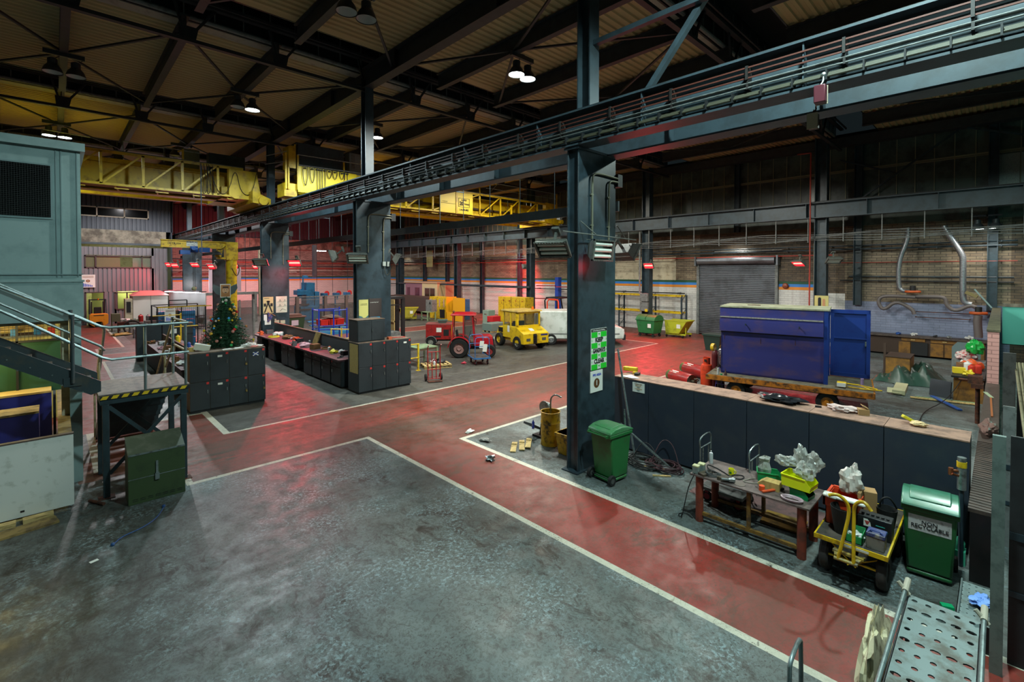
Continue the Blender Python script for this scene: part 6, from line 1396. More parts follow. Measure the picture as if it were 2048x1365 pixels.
# ---- behind the column on the left: oil drum, crate, boards
dr = T('oil_drum','oily yellow open drum standing left of the nearest column','drum',(8.68,7.62,0))
M_oily = mat('oily_yellow',(196,150,16),.45,wear=(60,46,14),scale=7,amount=.42)
b = MB(); b.lathe([(.0,.01),(.23,.01),(.245,0),(.235,.03),(.235,.52),(.245,.54),(.235,.56),(.235,.78),(.248,.80),(.225,.80),(.22,.3),(0,.3)],26,(8.68,7.62,0),caps=False); b.B('shell',M_oily,dr,**W1)
b = MB(); b.lathe([(0,.55),(.215,.55)],20,(8.68,7.62,0),caps=False); b.ball((8.72,7.5,.60),.07,8); b.ball((8.6,7.55,.6),.06,8); b.B('waste',mat('dark_waste',(50,40,30),.7),dr,**W1)
b = MB(); b.tube([(8.85,7.75,.05),(8.85,7.78,1.0),(8.86,7.72,1.12),(8.90,7.62,1.16),(8.95,7.5,1.10)],.02,8,smooth=2); tag(b.B('pump_pipe',M_chrome),'bent metal pump pipe rising behind the yellow drum','pipe')
b = MB(); b.hull((8.34,8.66,6.83,7.08),(8.28,8.72,6.78,7.12),0,.5); b.box(8.26,8.74,6.76,7.14,.42,.5); tag(b.B('plastic_crate',M_oily,bevel=.01),'dirty yellow crate half behind the nearest column','crate')
hr = T('hose_reel','round metal reel behind the yellow drum','reel',(9.05,8.15,0))
b = MB(); b.lathe([(.0,-.02),(.17,-.02),(.17,.02),(0,.02)],22,(9.0,8.1,.72),'x'); b.lathe([(.08,-.08),(.12,-.08),(.12,.08),(.08,.08)],16,(9.05,8.1,.72),'x'); b.B('disc',M_chrome,hr,**W1)
b = MB(); b.bar((8.9,8.15,.05),(9.05,8.15,.72),.05,.05); b.box(8.75,9.25,7.95,8.3,0,.05); b.obox((8.72,8.25,.28),(.42,.3,.05),(0,.5,0)); b.B('stand',M_dark,hr,**W1)
b = MB(); b.lathe([(0,0),(.033,0),(.033,.16),(.015,.19),(.015,.22),(0,.22)],14,(8.52,8.05,.30)); tag(b.B('spray_can',mat('can_blue_yellow',(40,56,150),.4,wear=(214,190,40),scale=9,amount=.3)),'blue spray can with a red cap standing on the reel bracket','can')
for i,(x,y,a) in enumerate(((7.85,8.05,.72),(8.05,7.98,.78),(8.25,7.95,.70))):
    simple('timber_board',['leftmost of the pale boards on the floor by the drum','middle one of the pale boards on the floor by the drum','rightmost of the pale boards on the floor by the drum'][i],'board',M_wood,lambda b: (b.obox((x,y,.015+.012*i),(.62,.13,.022),(0,0,a)),b.obox((x+.1,y+.1,.04+.012*i),(.03,.12,.02),(0,0,a))))
bag('scrap of grey film on the floor before the drum',(7.65,8.85,.04),(.10,.16,.03),51,mat('film_grey',(120,120,116),.3),.5)
b = crumple((6.95,7.85,.04),(.10,.08,.05),53,12,.8); tag(b.B('metal_scrap',mat('scrap_steel',(130,136,136),.3,.7)),'tangle of thin metal scrap lying on the red lane','scrap')
b = crumple((7.75,9.62,.03),(.13,.06,.035),55,12,.6); tag(b.B('paper_scrap',M_paper),'white crumpled paper on the red gangway beyond the column','paper')
# ---- container on its trailer
ang = math.radians(-79.6)
cn = T('site_container','blue steel site container on a flat trailer, its end door standing open','container',(16.4,6.65,0.76),ang)
M_cblue = mat('container_blue',(44,46,112),.5,wear=(74,58,98),scale=1.1,amount=.35,stretch=(1,1,2.2))
M_cblue2 = mat('container_bright_blue',(20,50,122),.4,wear=(18,40,112),scale=2,amount=.3)
M_ctop = mat('container_top',(150,150,124),.8,wear=(120,118,96),scale=3,amount=.5)
b = MB(); b.box(0,3.0,0,.05,0,2.24); b.box(0,.05,0,1.6,0,2.24); b.box(0,3.0,1.55,1.6,0,2.24); b.box(0,3.0,0,1.6,0,.05); b.B('shell',M_cblue,cn,**S1)
b = MB(); b.box(2.94,3.05,-.04,.12,-.02,2.24); b.box(2.96,3.05,1.48,1.62,0,2.24); b.box(2.96,3.05,0,1.6,2.12,2.24); b.B('end_frame',M_cblue2,cn,**S1)
b = MB(); b.box(-.03,3.08,-.06,1.66,2.24,2.29); b.B('roof',M_ctop,cn,**S1)
b = MB(); b.box(-.03,2.93,-.05,0,1.82,1.98); b.box(-.03,2.93,-.03,0,1.98,2.22); b.B('canopy_flap',M_cblue,cn,**S1)
b = MB(); b.box(-.02,2.92,-.075,-.05,1.90,1.94); b.B('flap_edge',mat('grey_edge',(140,136,130),.6,wear=(110,104,100),scale=12,amount=.5),cn,**S1)
b = MB(); b.box(-.03,2.93,-.10,0.0,1.44,1.82); b.B('shutter_flap',M_cblue,cn,**S1)
b = MB(); b.box(0,2.93,-.03,0,1.40,1.44); b.B('shadow_gap',M_dark,cn,**S1)
for x in (.78,2.30):
    b = MB(); b.cyl((x,-.10,1.70),(x,-.20,1.70),.018,8); b.cyl((x,-.2,1.66),(x,-.2,1.74),.012,8); b.B('latch',M_steel,cn)
for x,z in ((.10,1.15),(1.2,1.08),(2.18,1.12)): b = MB(); b.box(x,x+.012,-.008,0,z,z+.16); b.B('scratch_bracket',M_rust,cn)
b = MB(); b.box(.06,2.94,.06,1.54,.05,.06); b.box(.05,.06,.05,1.55,.05,2.2); b.box(.06,2.94,1.50,1.55,.05,2.2); b.B('lining',mat('lining_grey',(140,148,144),.7),cn,**S1)
dd = MB(); dd.box(3.06,4.12,1.58,1.64,.02,2.20); dr_ = dd.B('door',M_cblue2,cn,**S1)
b = MB(); b.box(3.06,3.16,1.53,1.58,.02,2.2); b.box(4.02,4.12,1.53,1.58,.02,2.2); b.box(3.06,4.12,1.53,1.58,.02,.14); b.box(3.06,4.12,1.53,1.58,2.08,2.2); b.box(3.16,4.02,1.54,1.58,1.25,1.29); b.B('door_frame',M_cblue2,dr_,**S1)
b = MB(); b.box(3.98,4.02,1.50,1.54,1.05,1.2); b.B('handle',M_chrome,dr_)
for z in (.25,1.1,2.0): b = MB(); b.cyl((3.06,1.56,z),(3.06,1.56,z+.12),.03,8); b.B('hinge',M_chrome,dr_)
tr_ = T('flat_trailer','low orange-edged flat trailer carrying the blue container','trailer',(16.4,6.65,0),ang)
b = MB(); b.box(-.35,4.15,-.50,1.75,.66,.75); b.B('deck',mat('trailer_deck',(104,96,78),.8,wear=(70,60,48),scale=5,amount=.5),tr_,**S1)
b = MB(); b.box(-.37,4.17,-.54,-.50,.58,.74); b.box(4.15,4.19,-.5,1.75,.58,.74); b.box(-.37,4.17,1.75,1.79,.58,.74); b.B('edge_rail',mat('trailer_orange',(190,112,24),.55,wear=(70,48,26),scale=6,amount=.5),tr_,**S1)
b = MB(); b.box(-.2,4.0,.1,.2,.42,.66); b.box(-.2,4.0,1.1,1.2,.42,.66); b.box(3.0,3.12,-.3,1.6,.26,.40); b.box(.5,.62,-.3,1.6,.26,.40); b.B('chassis',M_dark,tr_,**S1)
for (x,y) in ((3.05,-.36),(.55,-.36),(3.05,1.6),(.55,1.6)):
    b = MB(); b.lathe([(.16,-.09),(.27,-.09),(.30,-.05),(.30,.05),(.27,.09),(.16,.09),(.16,-.09)],24,(x,y,.30),'y',caps=False); o = b.B('wheel',M_black,tr_)
    b = MB(); b.lathe([(0,-.10),(.06,-.10),(.07,-.06),(.17,-.08),(.17,.06),(0,.06)],20,(x,y,.30),'y'); b.B('rim',mat('rim_orange',(200,124,30),.5,wear=(120,70,30),scale=8,amount=.4),o)
# things on the trailer end
u_ = V(math.cos(ang),math.sin(ang),0); v_ = V(-math.sin(ang),math.cos(ang),0)
def CT(a,c_,z): return V(16.4,6.65,0)+u_*a+v_*c_+V(0,0,z)
fl2 = T('flood_lamp','yellow site flood lamp with folded stand on the trailer end','lamp',tuple(CT(3.5,-.15,.75)),ang)
b = MB(); b.box(-.22,.02,-.12,.12,.02,.16); b.B('housing',M_yellow,fl2,bevel=.02)
b = MB(); b.box(-.22,.0,-.14,-.12,.04,.15); b.B('lens',mat('lamp_glass',(220,226,226),0.1),fl2)
b = MB(); b.tube([(.02,.05,.12),(.35,.1,.10),(.75,.02,.05)],.02,8); b.tube([(.05,-.08,.05),(.5,-.12,.04),(.85,-.05,.04)],.02,8); b.tube([(.3,.1,.1),(.6,-.1,.05)],.015,8); b.B('stand',M_yellow,fl2)
b = MB(); b.cyl(CT(3.9,.35,.75),CT(3.9,.35,.98),.04,12); tag(b.B('spray_can',mat('can_purple',(150,130,170),.4)),'tall spray can standing near the end of the trailer','can')
b = MB(); b.cyl(CT(-.02,-.35,.75),CT(-.02,-.35,.96),.035,12); tag(b.B('spray_can',mat('can_white',(200,204,206),.3,.3)),'white spray can on the trailer beside the gas cylinders','can')
b = MB(); p_ = CT(.22,-.38,.75); b.lathe([(0,0),(.05,0),(.05,.07),(.015,.12),(.01,.2),(0,.2)],14,p_); b.cyl(p_+V(0,0,.2),p_+V(-.02,.12,.34),.005,5); tag(b.B('oil_can',mat('oilcan_brown',(70,50,44),.4)),'small brown oil can with a long spout on the trailer','oil can')
b = MB(); q_ = CT(.10,-.42,.75); b.cyl(q_,q_+V(0,0,.04),.035,12); tag(b.B('bottle_cap',M_gb),'green cap lying on the trailer between the spray can and the oil can','cap')
b = MB(); b.bar(CT(.7,.7,3.06),CT(1.1,.75,3.06),.08,.02); tag(b.B('scrap_bar',M_rust),'rusty bar lying on the container roof','bar')
# ---- gas cylinders
gc = T('gas_cylinder','orange propane cylinder standing left of the container','gas cylinder',(16.75,7.30,0))
M_gas = mat('gas_orange',(212,64,28),.45,wear=(160,50,26),scale=6,amount=.3)
b = MB(); b.lathe([(0,.02),(.19,.02),(.20,.08),(.20,.78),(.17,.88),(.08,.93),(0,.94)],26); b.B('body',M_gas,gc)
b = MB(); b.lathe([(.11,.90),(.12,.90),(.12,1.14),(.11,1.14),(.11,.90)],22,caps=False); b.B('collar',M_gas,gc)
b = MB(); b.cyl((0,0,.93),(0,0,1.05),.025,10); b.cyl((-.04,0,1.03),(.04,0,1.03),.018,8); b.B('valve',mat('brass2',(150,120,60),.4,.7),gc)
b = MB(); b.box(-.13,-.118,-.05,.03,1.0,1.08); b.B('label',M_dark,gc)
b = MB(); b.lathe([(.16,0),(.19,0),(.19,.03),(.16,.03)],20); b.B('foot_ring',M_gas,gc)
for i,(x,y,hh,m,lab) in enumerate(((17.15,6.95,1.45,mat('cyl_black',(24,24,26),.35),'tall black gas cylinder with a pale shoulder behind the orange one'),(17.35,7.25,1.35,mat('cyl_maroon',(84,26,30),.4),'tall maroon gas cylinder behind the orange one'))):
    t = T('gas_cylinder',lab,'gas cylinder',(x,y,0))
    b = MB(); b.lathe([(0,0),(.12,0),(.12,hh-.2),(0,hh-.2)],22); b.B('body',m,t)
    b = MB(); b.lathe([(.12,hh-.2),(.11,hh-.08),(.05,hh),(0,hh)],22); b.B('shoulder',stuffm[0] if i==0 else m,t)
    b = MB(); b.cyl((0,0,hh),(0,0,hh+.12),.03,10); b.cyl((-.12,0,hh+.08),(.1,0,hh+.08),.025,8); b.B('valve',mat('brass2',(150,120,60),.4,.7),t)
b = MB(); b.lathe([(0,-.06),(.13,-.06),(.14,0),(.13,.06),(0,.06)],20,(16.95,7.15,1.50),'y'); tag(b.B('hard_hat',M_yellow,bevel=.01),'yellow round guard hung on the cylinder valves','guard')
b = MB()
for k in range(9): b.tube([(16.9+(.13+.006*k)*math.cos(a),6.78+(.13+.006*k)*math.sin(a)*.9,.95+.05*k+.05*math.sin(a+.5)) for a in [2*PI*i/18 for i in range(18)]],.017,6,closed=True)
b.tube([(16.95,6.75,1.3),(16.95,6.55,1.5),(16.9,6.48,1.62),(16.95,6.60,1.5)],.017,6,smooth=2)
tag(b.B('gas_hose',mat('hose_dark',(38,30,38),.5,wear=(90,34,30),scale=14,amount=.4)),'dark hose coiled upright beside the cylinders','hose')
b = MB(); b.lathe([(0,-.01),(.075,-.01),(.075,.01),(0,.01)],20,(16.85,6.45,1.62),'x'); tag(b.B('gauge',M_paper),'round white disc at the top of the coiled hose','disc')
st = T('cylinder_trolley','purple tubular cylinder trolley frame leaning toward the trailer','trolley',(16.8,6.4,0))
b = MB()
for p,q in (((16.62,6.95,.05),(16.72,6.85,.85)),((16.60,6.65,.05),(16.72,6.82,.85)),((16.72,6.85,.85),(16.45,5.95,.30)),((16.70,6.75,.6),(16.42,5.95,.28)),((16.62,6.9,.3),(16.60,6.6,.3))): b.cyl(p,q,.014,8)
b.B('frame',mat('purple_tube',(62,48,110),.45),st,**W1)
for y in (5.90,6.02): b = MB(); b.lathe([(.05,-.02),(.09,-.02),(.09,.02),(.05,.02)],14,(16.42,y,.10),'y'); b.B('wheel',M_black,st,**W1)
b = MB(); b.lathe([(0,0),(.07,0),(.07,.30),(.03,.38),(0,.38)],16,(0,0,0),'y')
fe = b.B('fire_extinguisher',M_redpaint,origin=(0,0,0)); tag(fe,'small red extinguisher lying against the trolley frame','extinguisher'); fe.location = (16.50,6.15,.22); fe.rotation_euler = (-.3,0,.1)
for i,(c1_,c2_) in enumerate((((17.02,8.90,.25),(16.46,7.62,.25)),((18.75,9.2,.25),(18.1,7.75,.25)))):
    d = V(*c2_)-V(*c1_); L_ = d.length; t = T('gas_cylinder',['fat red cylinder lying on the floor, nearer the barrier','fat red cylinder lying on the floor, behind the nearer one'][i],'gas cylinder',(c1_[0],c1_[1],.25),math.atan2(d.y,d.x))
    b = MB(); b.lathe([(.24,.25),(.245,.30),(.245,L_-.12),(.235,L_-.1),(.22,L_-.12)],26,(0,0,0),'x',caps=False); b.B('body',mat('cyl_red',(168,34,30),.35,wear=(130,30,28),scale=3,amount=.3),t)
    b = MB(); b.lathe([(0,-.02),(.12,.0),(.20,.08),(.24,.25)],26,(0,0,0),'x',caps=False); b.B('domed_end',mat('cyl_green',(74,104,44),.45,wear=(60,60,44),scale=5,amount=.3),t)
    b = MB(); b.lathe([(0,L_-.12),(.22,L_-.12)],20,(0,0,0),'x',caps=False); b.cyl((L_-.12,0,0),(L_+.02,0,0),.05,10); b.bar((L_-.1,-.2,0),(L_-.1,.2,0),.04,.04); b.tube([(L_,.1,0),(L_+.1,.12,.05),(L_+.1,.05,.12),(L_,0,.1)],.02,6); b.B('valve_end',mat('valve_metal',(96,90,76),.5,.5),t)
    b = MB(); b.obox((L_*.38,-.10,.228),(.34,.045,.006),(.42,0,0)); b.obox((L_*.40,-.16,.188),(.16,.03,.006),(.75,0,0)); b.B('white_marking',M_paper,t)
# bin far behind the cylinders
simple('waste_bin','small dark green bin beyond the container corner','bin',mat('dark_green_bin',(24,50,42),.5),lambda b: (b.hull((25.1,25.7,10.3,11.0),(25.0,25.8,10.2,11.1),0,.8),b.box(24.95,25.85,10.15,11.15,.8,.88)))
# ---- right hand workshop corner: bench, desk, tarp, planks
wb = T('wall_bench','long old wooden bench with ochre drawers and cupboards against the blue-grey wall','bench',(30.8,2.4,0))
M_och = mat('ochre_door',(140,96,30),.6,wear=(96,66,30),scale=3,amount=.5); M_bdark = mat('dark_brown_timber',(62,44,32),.7)
b = MB(); b.box(30.35,31.2,.4,5.6,.94,1.02); b.B('worktop',mat('cluttered_top',(84,70,62),.6,wear=(50,42,38),scale=6,amount=.5),wb,**W1)
b = MB(); b.box(30.5,31.2,.45,5.55,.08,.94); b.B('carcass',M_bdark,wb,**W1)
for (y0,y1) in ((2.55,3.45),(1.35,2.35),(.5,1.2)):
    b = MB(); b.box(30.46,30.5,y0,y1,.76,.92); d = b.B('drawer',M_och,wb,world=True,bevel=.006)
    q = MB(); q.box(30.43-30.8,30.46-30.8,(y0+y1)/2-.08-2.4,(y0+y1)/2+.08-2.4,.82,.86); q.B('handle',M_wood,d)
for (y0,y1) in ((3.1,3.55),(1.88,2.35),(1.36,1.85),(.5,1.15)):
    b = MB(); b.box(30.46,30.5,y0,y1,.10,.72); b.B('door',M_och,wb,world=True,bevel=.006)
b = MB(); b.box(30.42,30.5,2.45,3.05,.1,.72); b.B('open_bay',M_dark,wb,**W1)
for i,(y,s_) in enumerate(((1.0,.3),(1.7,.2),(3.0,.25),(2.2,.18),(3.6,.22))): item('rag',30.75,y,1.02,s_,stuffm[(0,6,0,3,7)[i]],0,['white','grey','off-white','black','blue'][i]+' cloth on the long bench by the blue-grey wall','cloth',None)
dk = T('desk','dark desk with an ochre end panel by the low wall, heaped with rubbish','desk',(22.3,.72,0))
b = MB(); b.box(20.9,23.8,.32,1.1,.78,.84); b.B('desk_top',M_dark,dk,**W1)
b = MB(); b.box(21.1,21.16,.35,1.05,0,.78); b.B('end_panel',M_och,dk,**W1)
b = MB(); b.box(21.16,23.7,.4,1.04,.05,.78); b.B('pedestal',M_bdark,dk,**W1)
simple('steel_plate','dark steel plate leaning on the desk end','plate',mat('plate_dark',(50,54,60),.5),lambda b: b.obox((21.35,1.38,.28),(.04,.62,.56),(0,.1,-.5)))
for i,(k,x,y,s_,mi,l_) in enumerate((('rag',22.6,.68,.6,1,'orange heap'),('box',22.2,.85,.42,2,'tan carton'),('rag',23.2,.8,.45,0,'white bags'),('can',21.7,.65,.3,1,'red tin'),('can',21.95,.5,.3,1,'rear red tin'),('can',22.0,.75,.35,0,'white tube'),('box',21.6,.95,.3,5,'yellow box'),('rag',21.3,.7,.3,5,'yellow cloth'))):
    item(k,x,y,.84,s_,[None,mat('red_tin',(170,36,30),.4)][1] if k=='can' and mi==1 else stuffm[mi],.3*i,l_+' among the rubbish on the dark desk',{'box': 'box','can': 'can','rag': 'rubbish'}[k],None)
bag('bright green bag on top of the rubbish heap by the wall',(23.9,.62,1.45),(.28,.24,.28),61,mat('green_bag',(20,150,60),.3),.25)
bag('red and white heap of rubbish by the wall',(24.1,.85,1.12),(.33,.26,.2),62,mat('red_heap',(176,40,44),.5,wear=(220,220,214),scale=6,amount=.6),.4)
simple('grey_panel','grey-green rounded panel standing behind the rubbish heap','panel',mat('panel_grey_green',(96,112,112),.6),lambda b: b.prism([(.5,0),(1.3,0),(1.3,1.3),(1.15,1.5),(.5,1.5)],'x',24.9,24.96))
simple('rubbish_plinth','grey box supporting the rubbish heap by the wall','box',M_grey,lambda b: b.box(23.85,24.5,.35,1.25,0,.95))
b = MB(); n_ = 26; rnd = random.Random(77); gx0,gx1,gy0,gy1 = 22.6,25.6,1.5,3.4
for i in range(n_):
    for j in range(n_):
        fx,fy = i/(n_-1),j/(n_-1); x = gx0+(gx1-gx0)*fx; y = gy0+(gy1-gy0)*fy
        edge = min(1,5*fx,5*(1-fx),5*fy,5*(1-fy)); h = .30*edge*(1+.5*math.sin(7*fx+3*fy)+.5*math.sin(5*fy*3-4*fx))+.07*math.sin(22*fx+9*math.sin(8*fy))*edge+rnd.uniform(0,.03)
        b.v.append(V(x+.12*math.sin(9*fy),y+.1*math.sin(8*fx),max(.01,h+.1*edge)))
for i in range(n_-1):
    for j in range(n_-1): b.f.append((i*n_+j,(i+1)*n_+j,(i+1)*n_+j+1,i*n_+j+1)); b.mi.append(0)
tag(b.B('tarpaulin',mat('green_tarp',(40,66,56),.4),ang=60),'crumpled dark green tarpaulin on the floor beyond the container door','tarpaulin')
t = T('wood_cabinet','low wooden cabinet standing between the container door and the tarpaulin','cabinet',(24.3,2.8,0))
b = MB(); b.box(24.0,24.1,2.45,3.2,0,.8); b.box(24.1,25.3,2.45,3.2,.05,.8); b.B('body',M_och,t,**W1)
b = MB(); b.box(23.96,25.3,2.43,3.22,.8,.84); b.box(24.2,24.3,3.22,3.3,0,1.3); b.B('top',M_bdark,t,**W1)
cbd = MB(); cbd.obox((21.3,2.42,.10),(1.5,.34,.14),(0,0,.05)); cbd.obox((20.65,2.5,.13),(.3,.4,.02),(0,-.4,.1)); tag(cbd.B('cardboard_box',mat('flat_card',(176,170,134),.8)),'flattened pale carton on the floor near the trailer end','carton')
for i,(p,q,wd,m,lab) in enumerate((((20.4,2.06,.04),(20.75,.50,.04),.14,M_wood,'long pale plank on the floor near the desk'),((20.5,1.95,.06),(20.85,.45,.06),.05,M_pgreen,'thin green strip beside the long plank'),((20.8,1.55,.10),(19.6,.82,.03),.12,mat('blue_strip',(40,80,150),.5),'blue strip crossing under the plank'))):
    b = MB(); b.bar(p,q,wd,.03); tag(b.B('plank',m),lab,'plank')
b = MB()
for k in range(9): b.tube([(15.6+.1*(k % 3)+(.34+.015*k)*math.cos(a),1.25-.03*k+(.42+.012*k)*math.sin(a),.03+.022*k) for a in [2*PI*i/28 for i in range(28)]],.022,7,closed=True)
tag(b.B('hose_coil',mat('grey_hose',(170,160,148),.5,wear=(60,58,56),scale=2,amount=.5)),'big coil of grey hose on the floor behind the barrier','hose')
simple('tread_plate','bright ribbed steel tread plate on the floor beside the low wall','plate',mat('tread_bright',(124,136,136),.3,.5),lambda b: [b.box(12.5,17.5,.34,1.1,0,.008)]+[b.box(12.6+.12*k,12.66+.12*k,.4+.12*j,.47+.12*j,.008,.014) for k in range(40) for j in range(6)] and None)
b = MB(); b.tube([(21.1,.8,.86),(20.9,.95,.5),(20.0,1.2,.12),(18.6,1.6,.02),(16.5,1.5,.02)],.012,6,smooth=2); tag(b.B('extension_lead',M_dark),'thin dark lead running from the desk across the floor','cable')
# low wall oddments
simple('broom_head','orange-brown wooden strip lying on the low wall','strip',mat('strip_orange',(150,84,40),.7),lambda b: b.obox((15.9,.13,1.012),(2.2,.035,.02),(0,0,.02)))
simple('card_scrap','pale green card scrap on the low wall','card',mat('card_scrap',(150,160,130),.8),lambda b: b.obox((17.4,.20,1.006),(.7,.08,.008),(0,0,.2)))
bag('clear brown-tinted bag slumped on the low wall',(13.4,.14,1.09),(.5,.13,.09),71,mat('brown_bag',(130,100,92),.3,alpha=.8),.3)
t = T('bench_vice','rusty brown vice bolted by the low wall behind the barrier','vice',(18.3,.42,0))
b = MB(); b.cyl((18.3,.42,0),(18.3,.42,1.0),.05,10); b.box(18.1,18.5,.3,.55,1.0,1.12); b.box(18.15,18.25,.32,.62,1.12,1.32); b.box(18.35,18.45,.32,.62,1.12,1.32); b.cyl((18.2,.46,1.2),(18.2,.8,1.2),.03,8); b.B('body',M_rust,t,**W1)
# wall pipework (extraction) on the right
def duct(name,lab,pts,r,m,sm=2,cat='duct'):
    b = MB(); b.tube(pts,r,14,smooth=sm); return tag(b.B(name,m),lab,cat)
M_duct = mat('spiral_duct',(140,142,146),.35,.6,wear=(100,96,100),scale=14,amount=.4,stretch=(1,1,4)); M_duct2 = mat('flexible_duct',(104,94,92),.55,.2)
XD = 30.7
duct('extraction_duct','corrugated silver duct coming down to the left orange fan',[(XD,3.27,6.4),(XD,3.27,5.8),(XD,3.62,4.75),(XD,3.62,3.5),(XD,3.5,3.24),(XD,3.1,3.22)],.10,M_duct)
duct('extraction_duct','silver spiral duct cranked down the wall on the right',[(XD,1.95,6.4),(XD,1.76,5.95),(XD,1.28,5.0),(XD,1.26,4.7),(XD,1.26,2.95),(XD,1.15,2.72),(XD,.95,2.68)],.12,M_duct)
duct('fume_hose','flexible hose arm drooping left of the left orange fan',[(XD-.1,2.95,2.95),(XD-.1,3.6,2.98),(XD-.1,4.35,2.95),(XD-.1,4.42,2.55),(XD-.1,4.17,2.2),(XD-.1,3.7,2.76),(XD-.1,3.05,2.35),(XD-.1,2.98,2.1)],.085,M_duct2)
duct('fume_hose','flexible hose crossing between the two fans',[(XD-.05,3.1,2.98),(XD-.05,2.3,3.0),(XD-.05,1.85,2.98),(XD-.05,1.82,2.6),(XD-.05,1.5,2.3),(XD-.05,1.0,2.66),(XD-.05,.8,2.55)],.085,M_duct2)
duct('fume_hose','broad grey hose hanging under the right orange fan',[(XD-.2,.72,2.2),(XD-.2,.75,1.9),(XD-.2,.70,1.3),(XD-.2,.70,1.18)],.15,M_duct2,1)
for i,(y,z) in enumerate(((3.05,3.22),(.72,2.30))):
    t = T('extractor_fan',['orange-rimmed extractor fan on the left of the pipework','orange-rimmed extractor fan near the low pink wall'][i],'fan',(XD-.1,y,z))
    b = MB(); b.lathe([(.0,-.05),(.30,-.05),(.32,0),(.30,.05),(0,.05)],24); b.B('rim',mat('fan_orange',(196,88,36),.5),t)
    b = MB(); b.cyl((0,0,.05),(0,0,.28),.12,14); b.B('motor',M_dark,t)
    b = MB(); b.bar((0,0,0),(.75,0,.15),.06,.06); b.B('bracket',M_steel,t)
t = T('worklight','old work light with a yellow reflector on a jointed arm by the right fan','lamp',(30.3,.9,3.0))
b = MB(); b.obox((30.3,.95,3.15),(.3,.45,.14),(.5,.1,0)); b.B('shade',mat('reflector_ochre',(110,92,30),.4),t,**W1)
b = MB(); b.bar((30.3,.85,3.4),(30.2,.28,2.58),.05,.05); b.B('arm',M_teal,t,**W1)
for z,y0,y1,lab in ((2.20,.35,3.1,'upper thin dark rail on the blue-grey wall'),(1.93,1.0,3.0,'lower thin brown rail on the blue-grey wall')):
    b = MB(); b.cyl((31.1,y0,z),(31.1,y1,z),.02,8); b.box(31.08,31.4,y0,y0+.03,z-.02,z+.02); b.box(31.08,31.4,y1-.03,y1,z-.02,z+.02); tag(b.B('wall_rail',M_rust),lab,'rail')
# near right corner
M_post = mat('grey_green_post',(110,124,118),.6,wear=(84,96,92),scale=5,amount=.4)
simple('timber_post','pale grey-green upright board edge near the camera at the right','post',M_post,lambda b: b.box(7.0,7.06,-.055,.045,0,2.50))
for i,(x0,x1,y0,y1,h,m,lab) in enumerate(((7.3,7.34,-.25,-.09,2.45,M_steel2,'tall dark grey panel right of the pale upright'),(7.2,7.25,-.42,-.28,1.9,M_rust,'brown steel channel at the right edge'),(10.4,10.44,-.17,-.04,2.15,M_grey,'grey panel beyond the pale upright, behind the low wall'),(13.5,13.54,-.22,-.04,2.6,M_grey,'farther grey panel behind the low wall'),(12.0,12.05,-.50,-.30,1.9,M_steel2,'dark panel right of the pipe bundle'),(9.0,9.05,-.55,-.36,2.3,M_steel2,'dark slab at the right edge behind the low wall'))):
    t = T('steel_slab',lab,'slab',((x0+x1)/2,(y0+y1)/2,0))
    b = MB(); b.box(x0,x1,y0,y1,0,h); b.B('sheet',m,t,**W1)
    b = MB(); b.box(x0-.01,x0,y0,y1,h*.55,h*.55+.08); b.box(x0-.01,x0,y0,y1,h*.3,h*.3+.06); b.B('strap',M_steel,t,**W1)
for i in range(3):
    b = MB(); b.cyl((14.0,-.22-.05*i,2.35),(7.9,-.30-.045*i,1.45),.022,8); tag(b.B('conduit_length',M_tubek),['nearest of three tied khaki conduit lengths behind the low wall','middle of three tied khaki conduit lengths behind the low wall','farthest of three tied khaki conduit lengths behind the low wall'][i],'conduit')
simple('conduit_support','dark stand holding the khaki conduit lengths','stand',M_dark,lambda b: (b.box(13.5,13.6,-.40,-.24,0,2.25),b.box(8.2,8.3,-.46,-.26,0,1.46)))
def perforated(L,W,nx,ny,th=.012,hole=.30):
    b = MB(); dx,dy = L/nx,W/ny
    for i in range(nx):
        for j in range(ny):
            cx,cy = -L/2+dx*(i+.5),-W/2+dy*(j+.5)
            o = [(cx-dx/2,cy-dy/2),(cx+dx/2,cy-dy/2),(cx+dx/2,cy+dy/2),(cx-dx/2,cy+dy/2)]
            hx,hy = (dx*hole*.42,dy*hole) if (i % 3==2) else (min(dx,dy)*hole*.62,min(dx,dy)*hole*.62)
            q = []
            for a in range(8): t = 2*PI*(a+.5)/8; q.append((cx+hx*1.08*math.cos(t),cy+hy*1.08*math.sin(t)))
            n = len(b.v); b.v += [V(x,y,0) for x,y in o]+[V(x,y,0) for x,y in q]+[V(x,y,-th) for x,y in q]
            for a in range(8): b.f.append((n+4+a,n+4+(a+1) % 8,n+12+(a+1) % 8,n+12+a)); b.mi.append(0)
            # corners: 0:(-,-) 1:(+,-) 2:(+,+) 3:(-,+); octagon index 0 at 22.5deg
            for f in ((1,2,4+0,4+7),(2,4+1,4+0),(2,3,4+2,4+1),(3,4+3,4+2),(3,0,4+4,4+3),(0,4+5,4+4),(0,1,4+6,4+5),(1,4+7,4+6)): b.f.append(tuple(n+z for z in f)); b.mi.append(0)
    return b
M_perf = mat('perforated_steel',(104,120,120),.45,.3,wear=(70,70,62),scale=3.5,amount=.42)
pt1 = T('perforated_tray','perforated pale steel tray with taped side tubes in the bottom right corner','tray',(5.1,.36,.88))
b = perforated(2.3,.52,13,5,hole=.34); b.v = [v+V(0,0,.02) for v in b.v]; b.B('sheet',M_perf,pt1,**S1)
for y in (-.285,.285): b = MB(); b.cyl((-1.15,y,.07),(1.2,y,.07),.018,10); b.B('side_tube',M_tube,pt1)
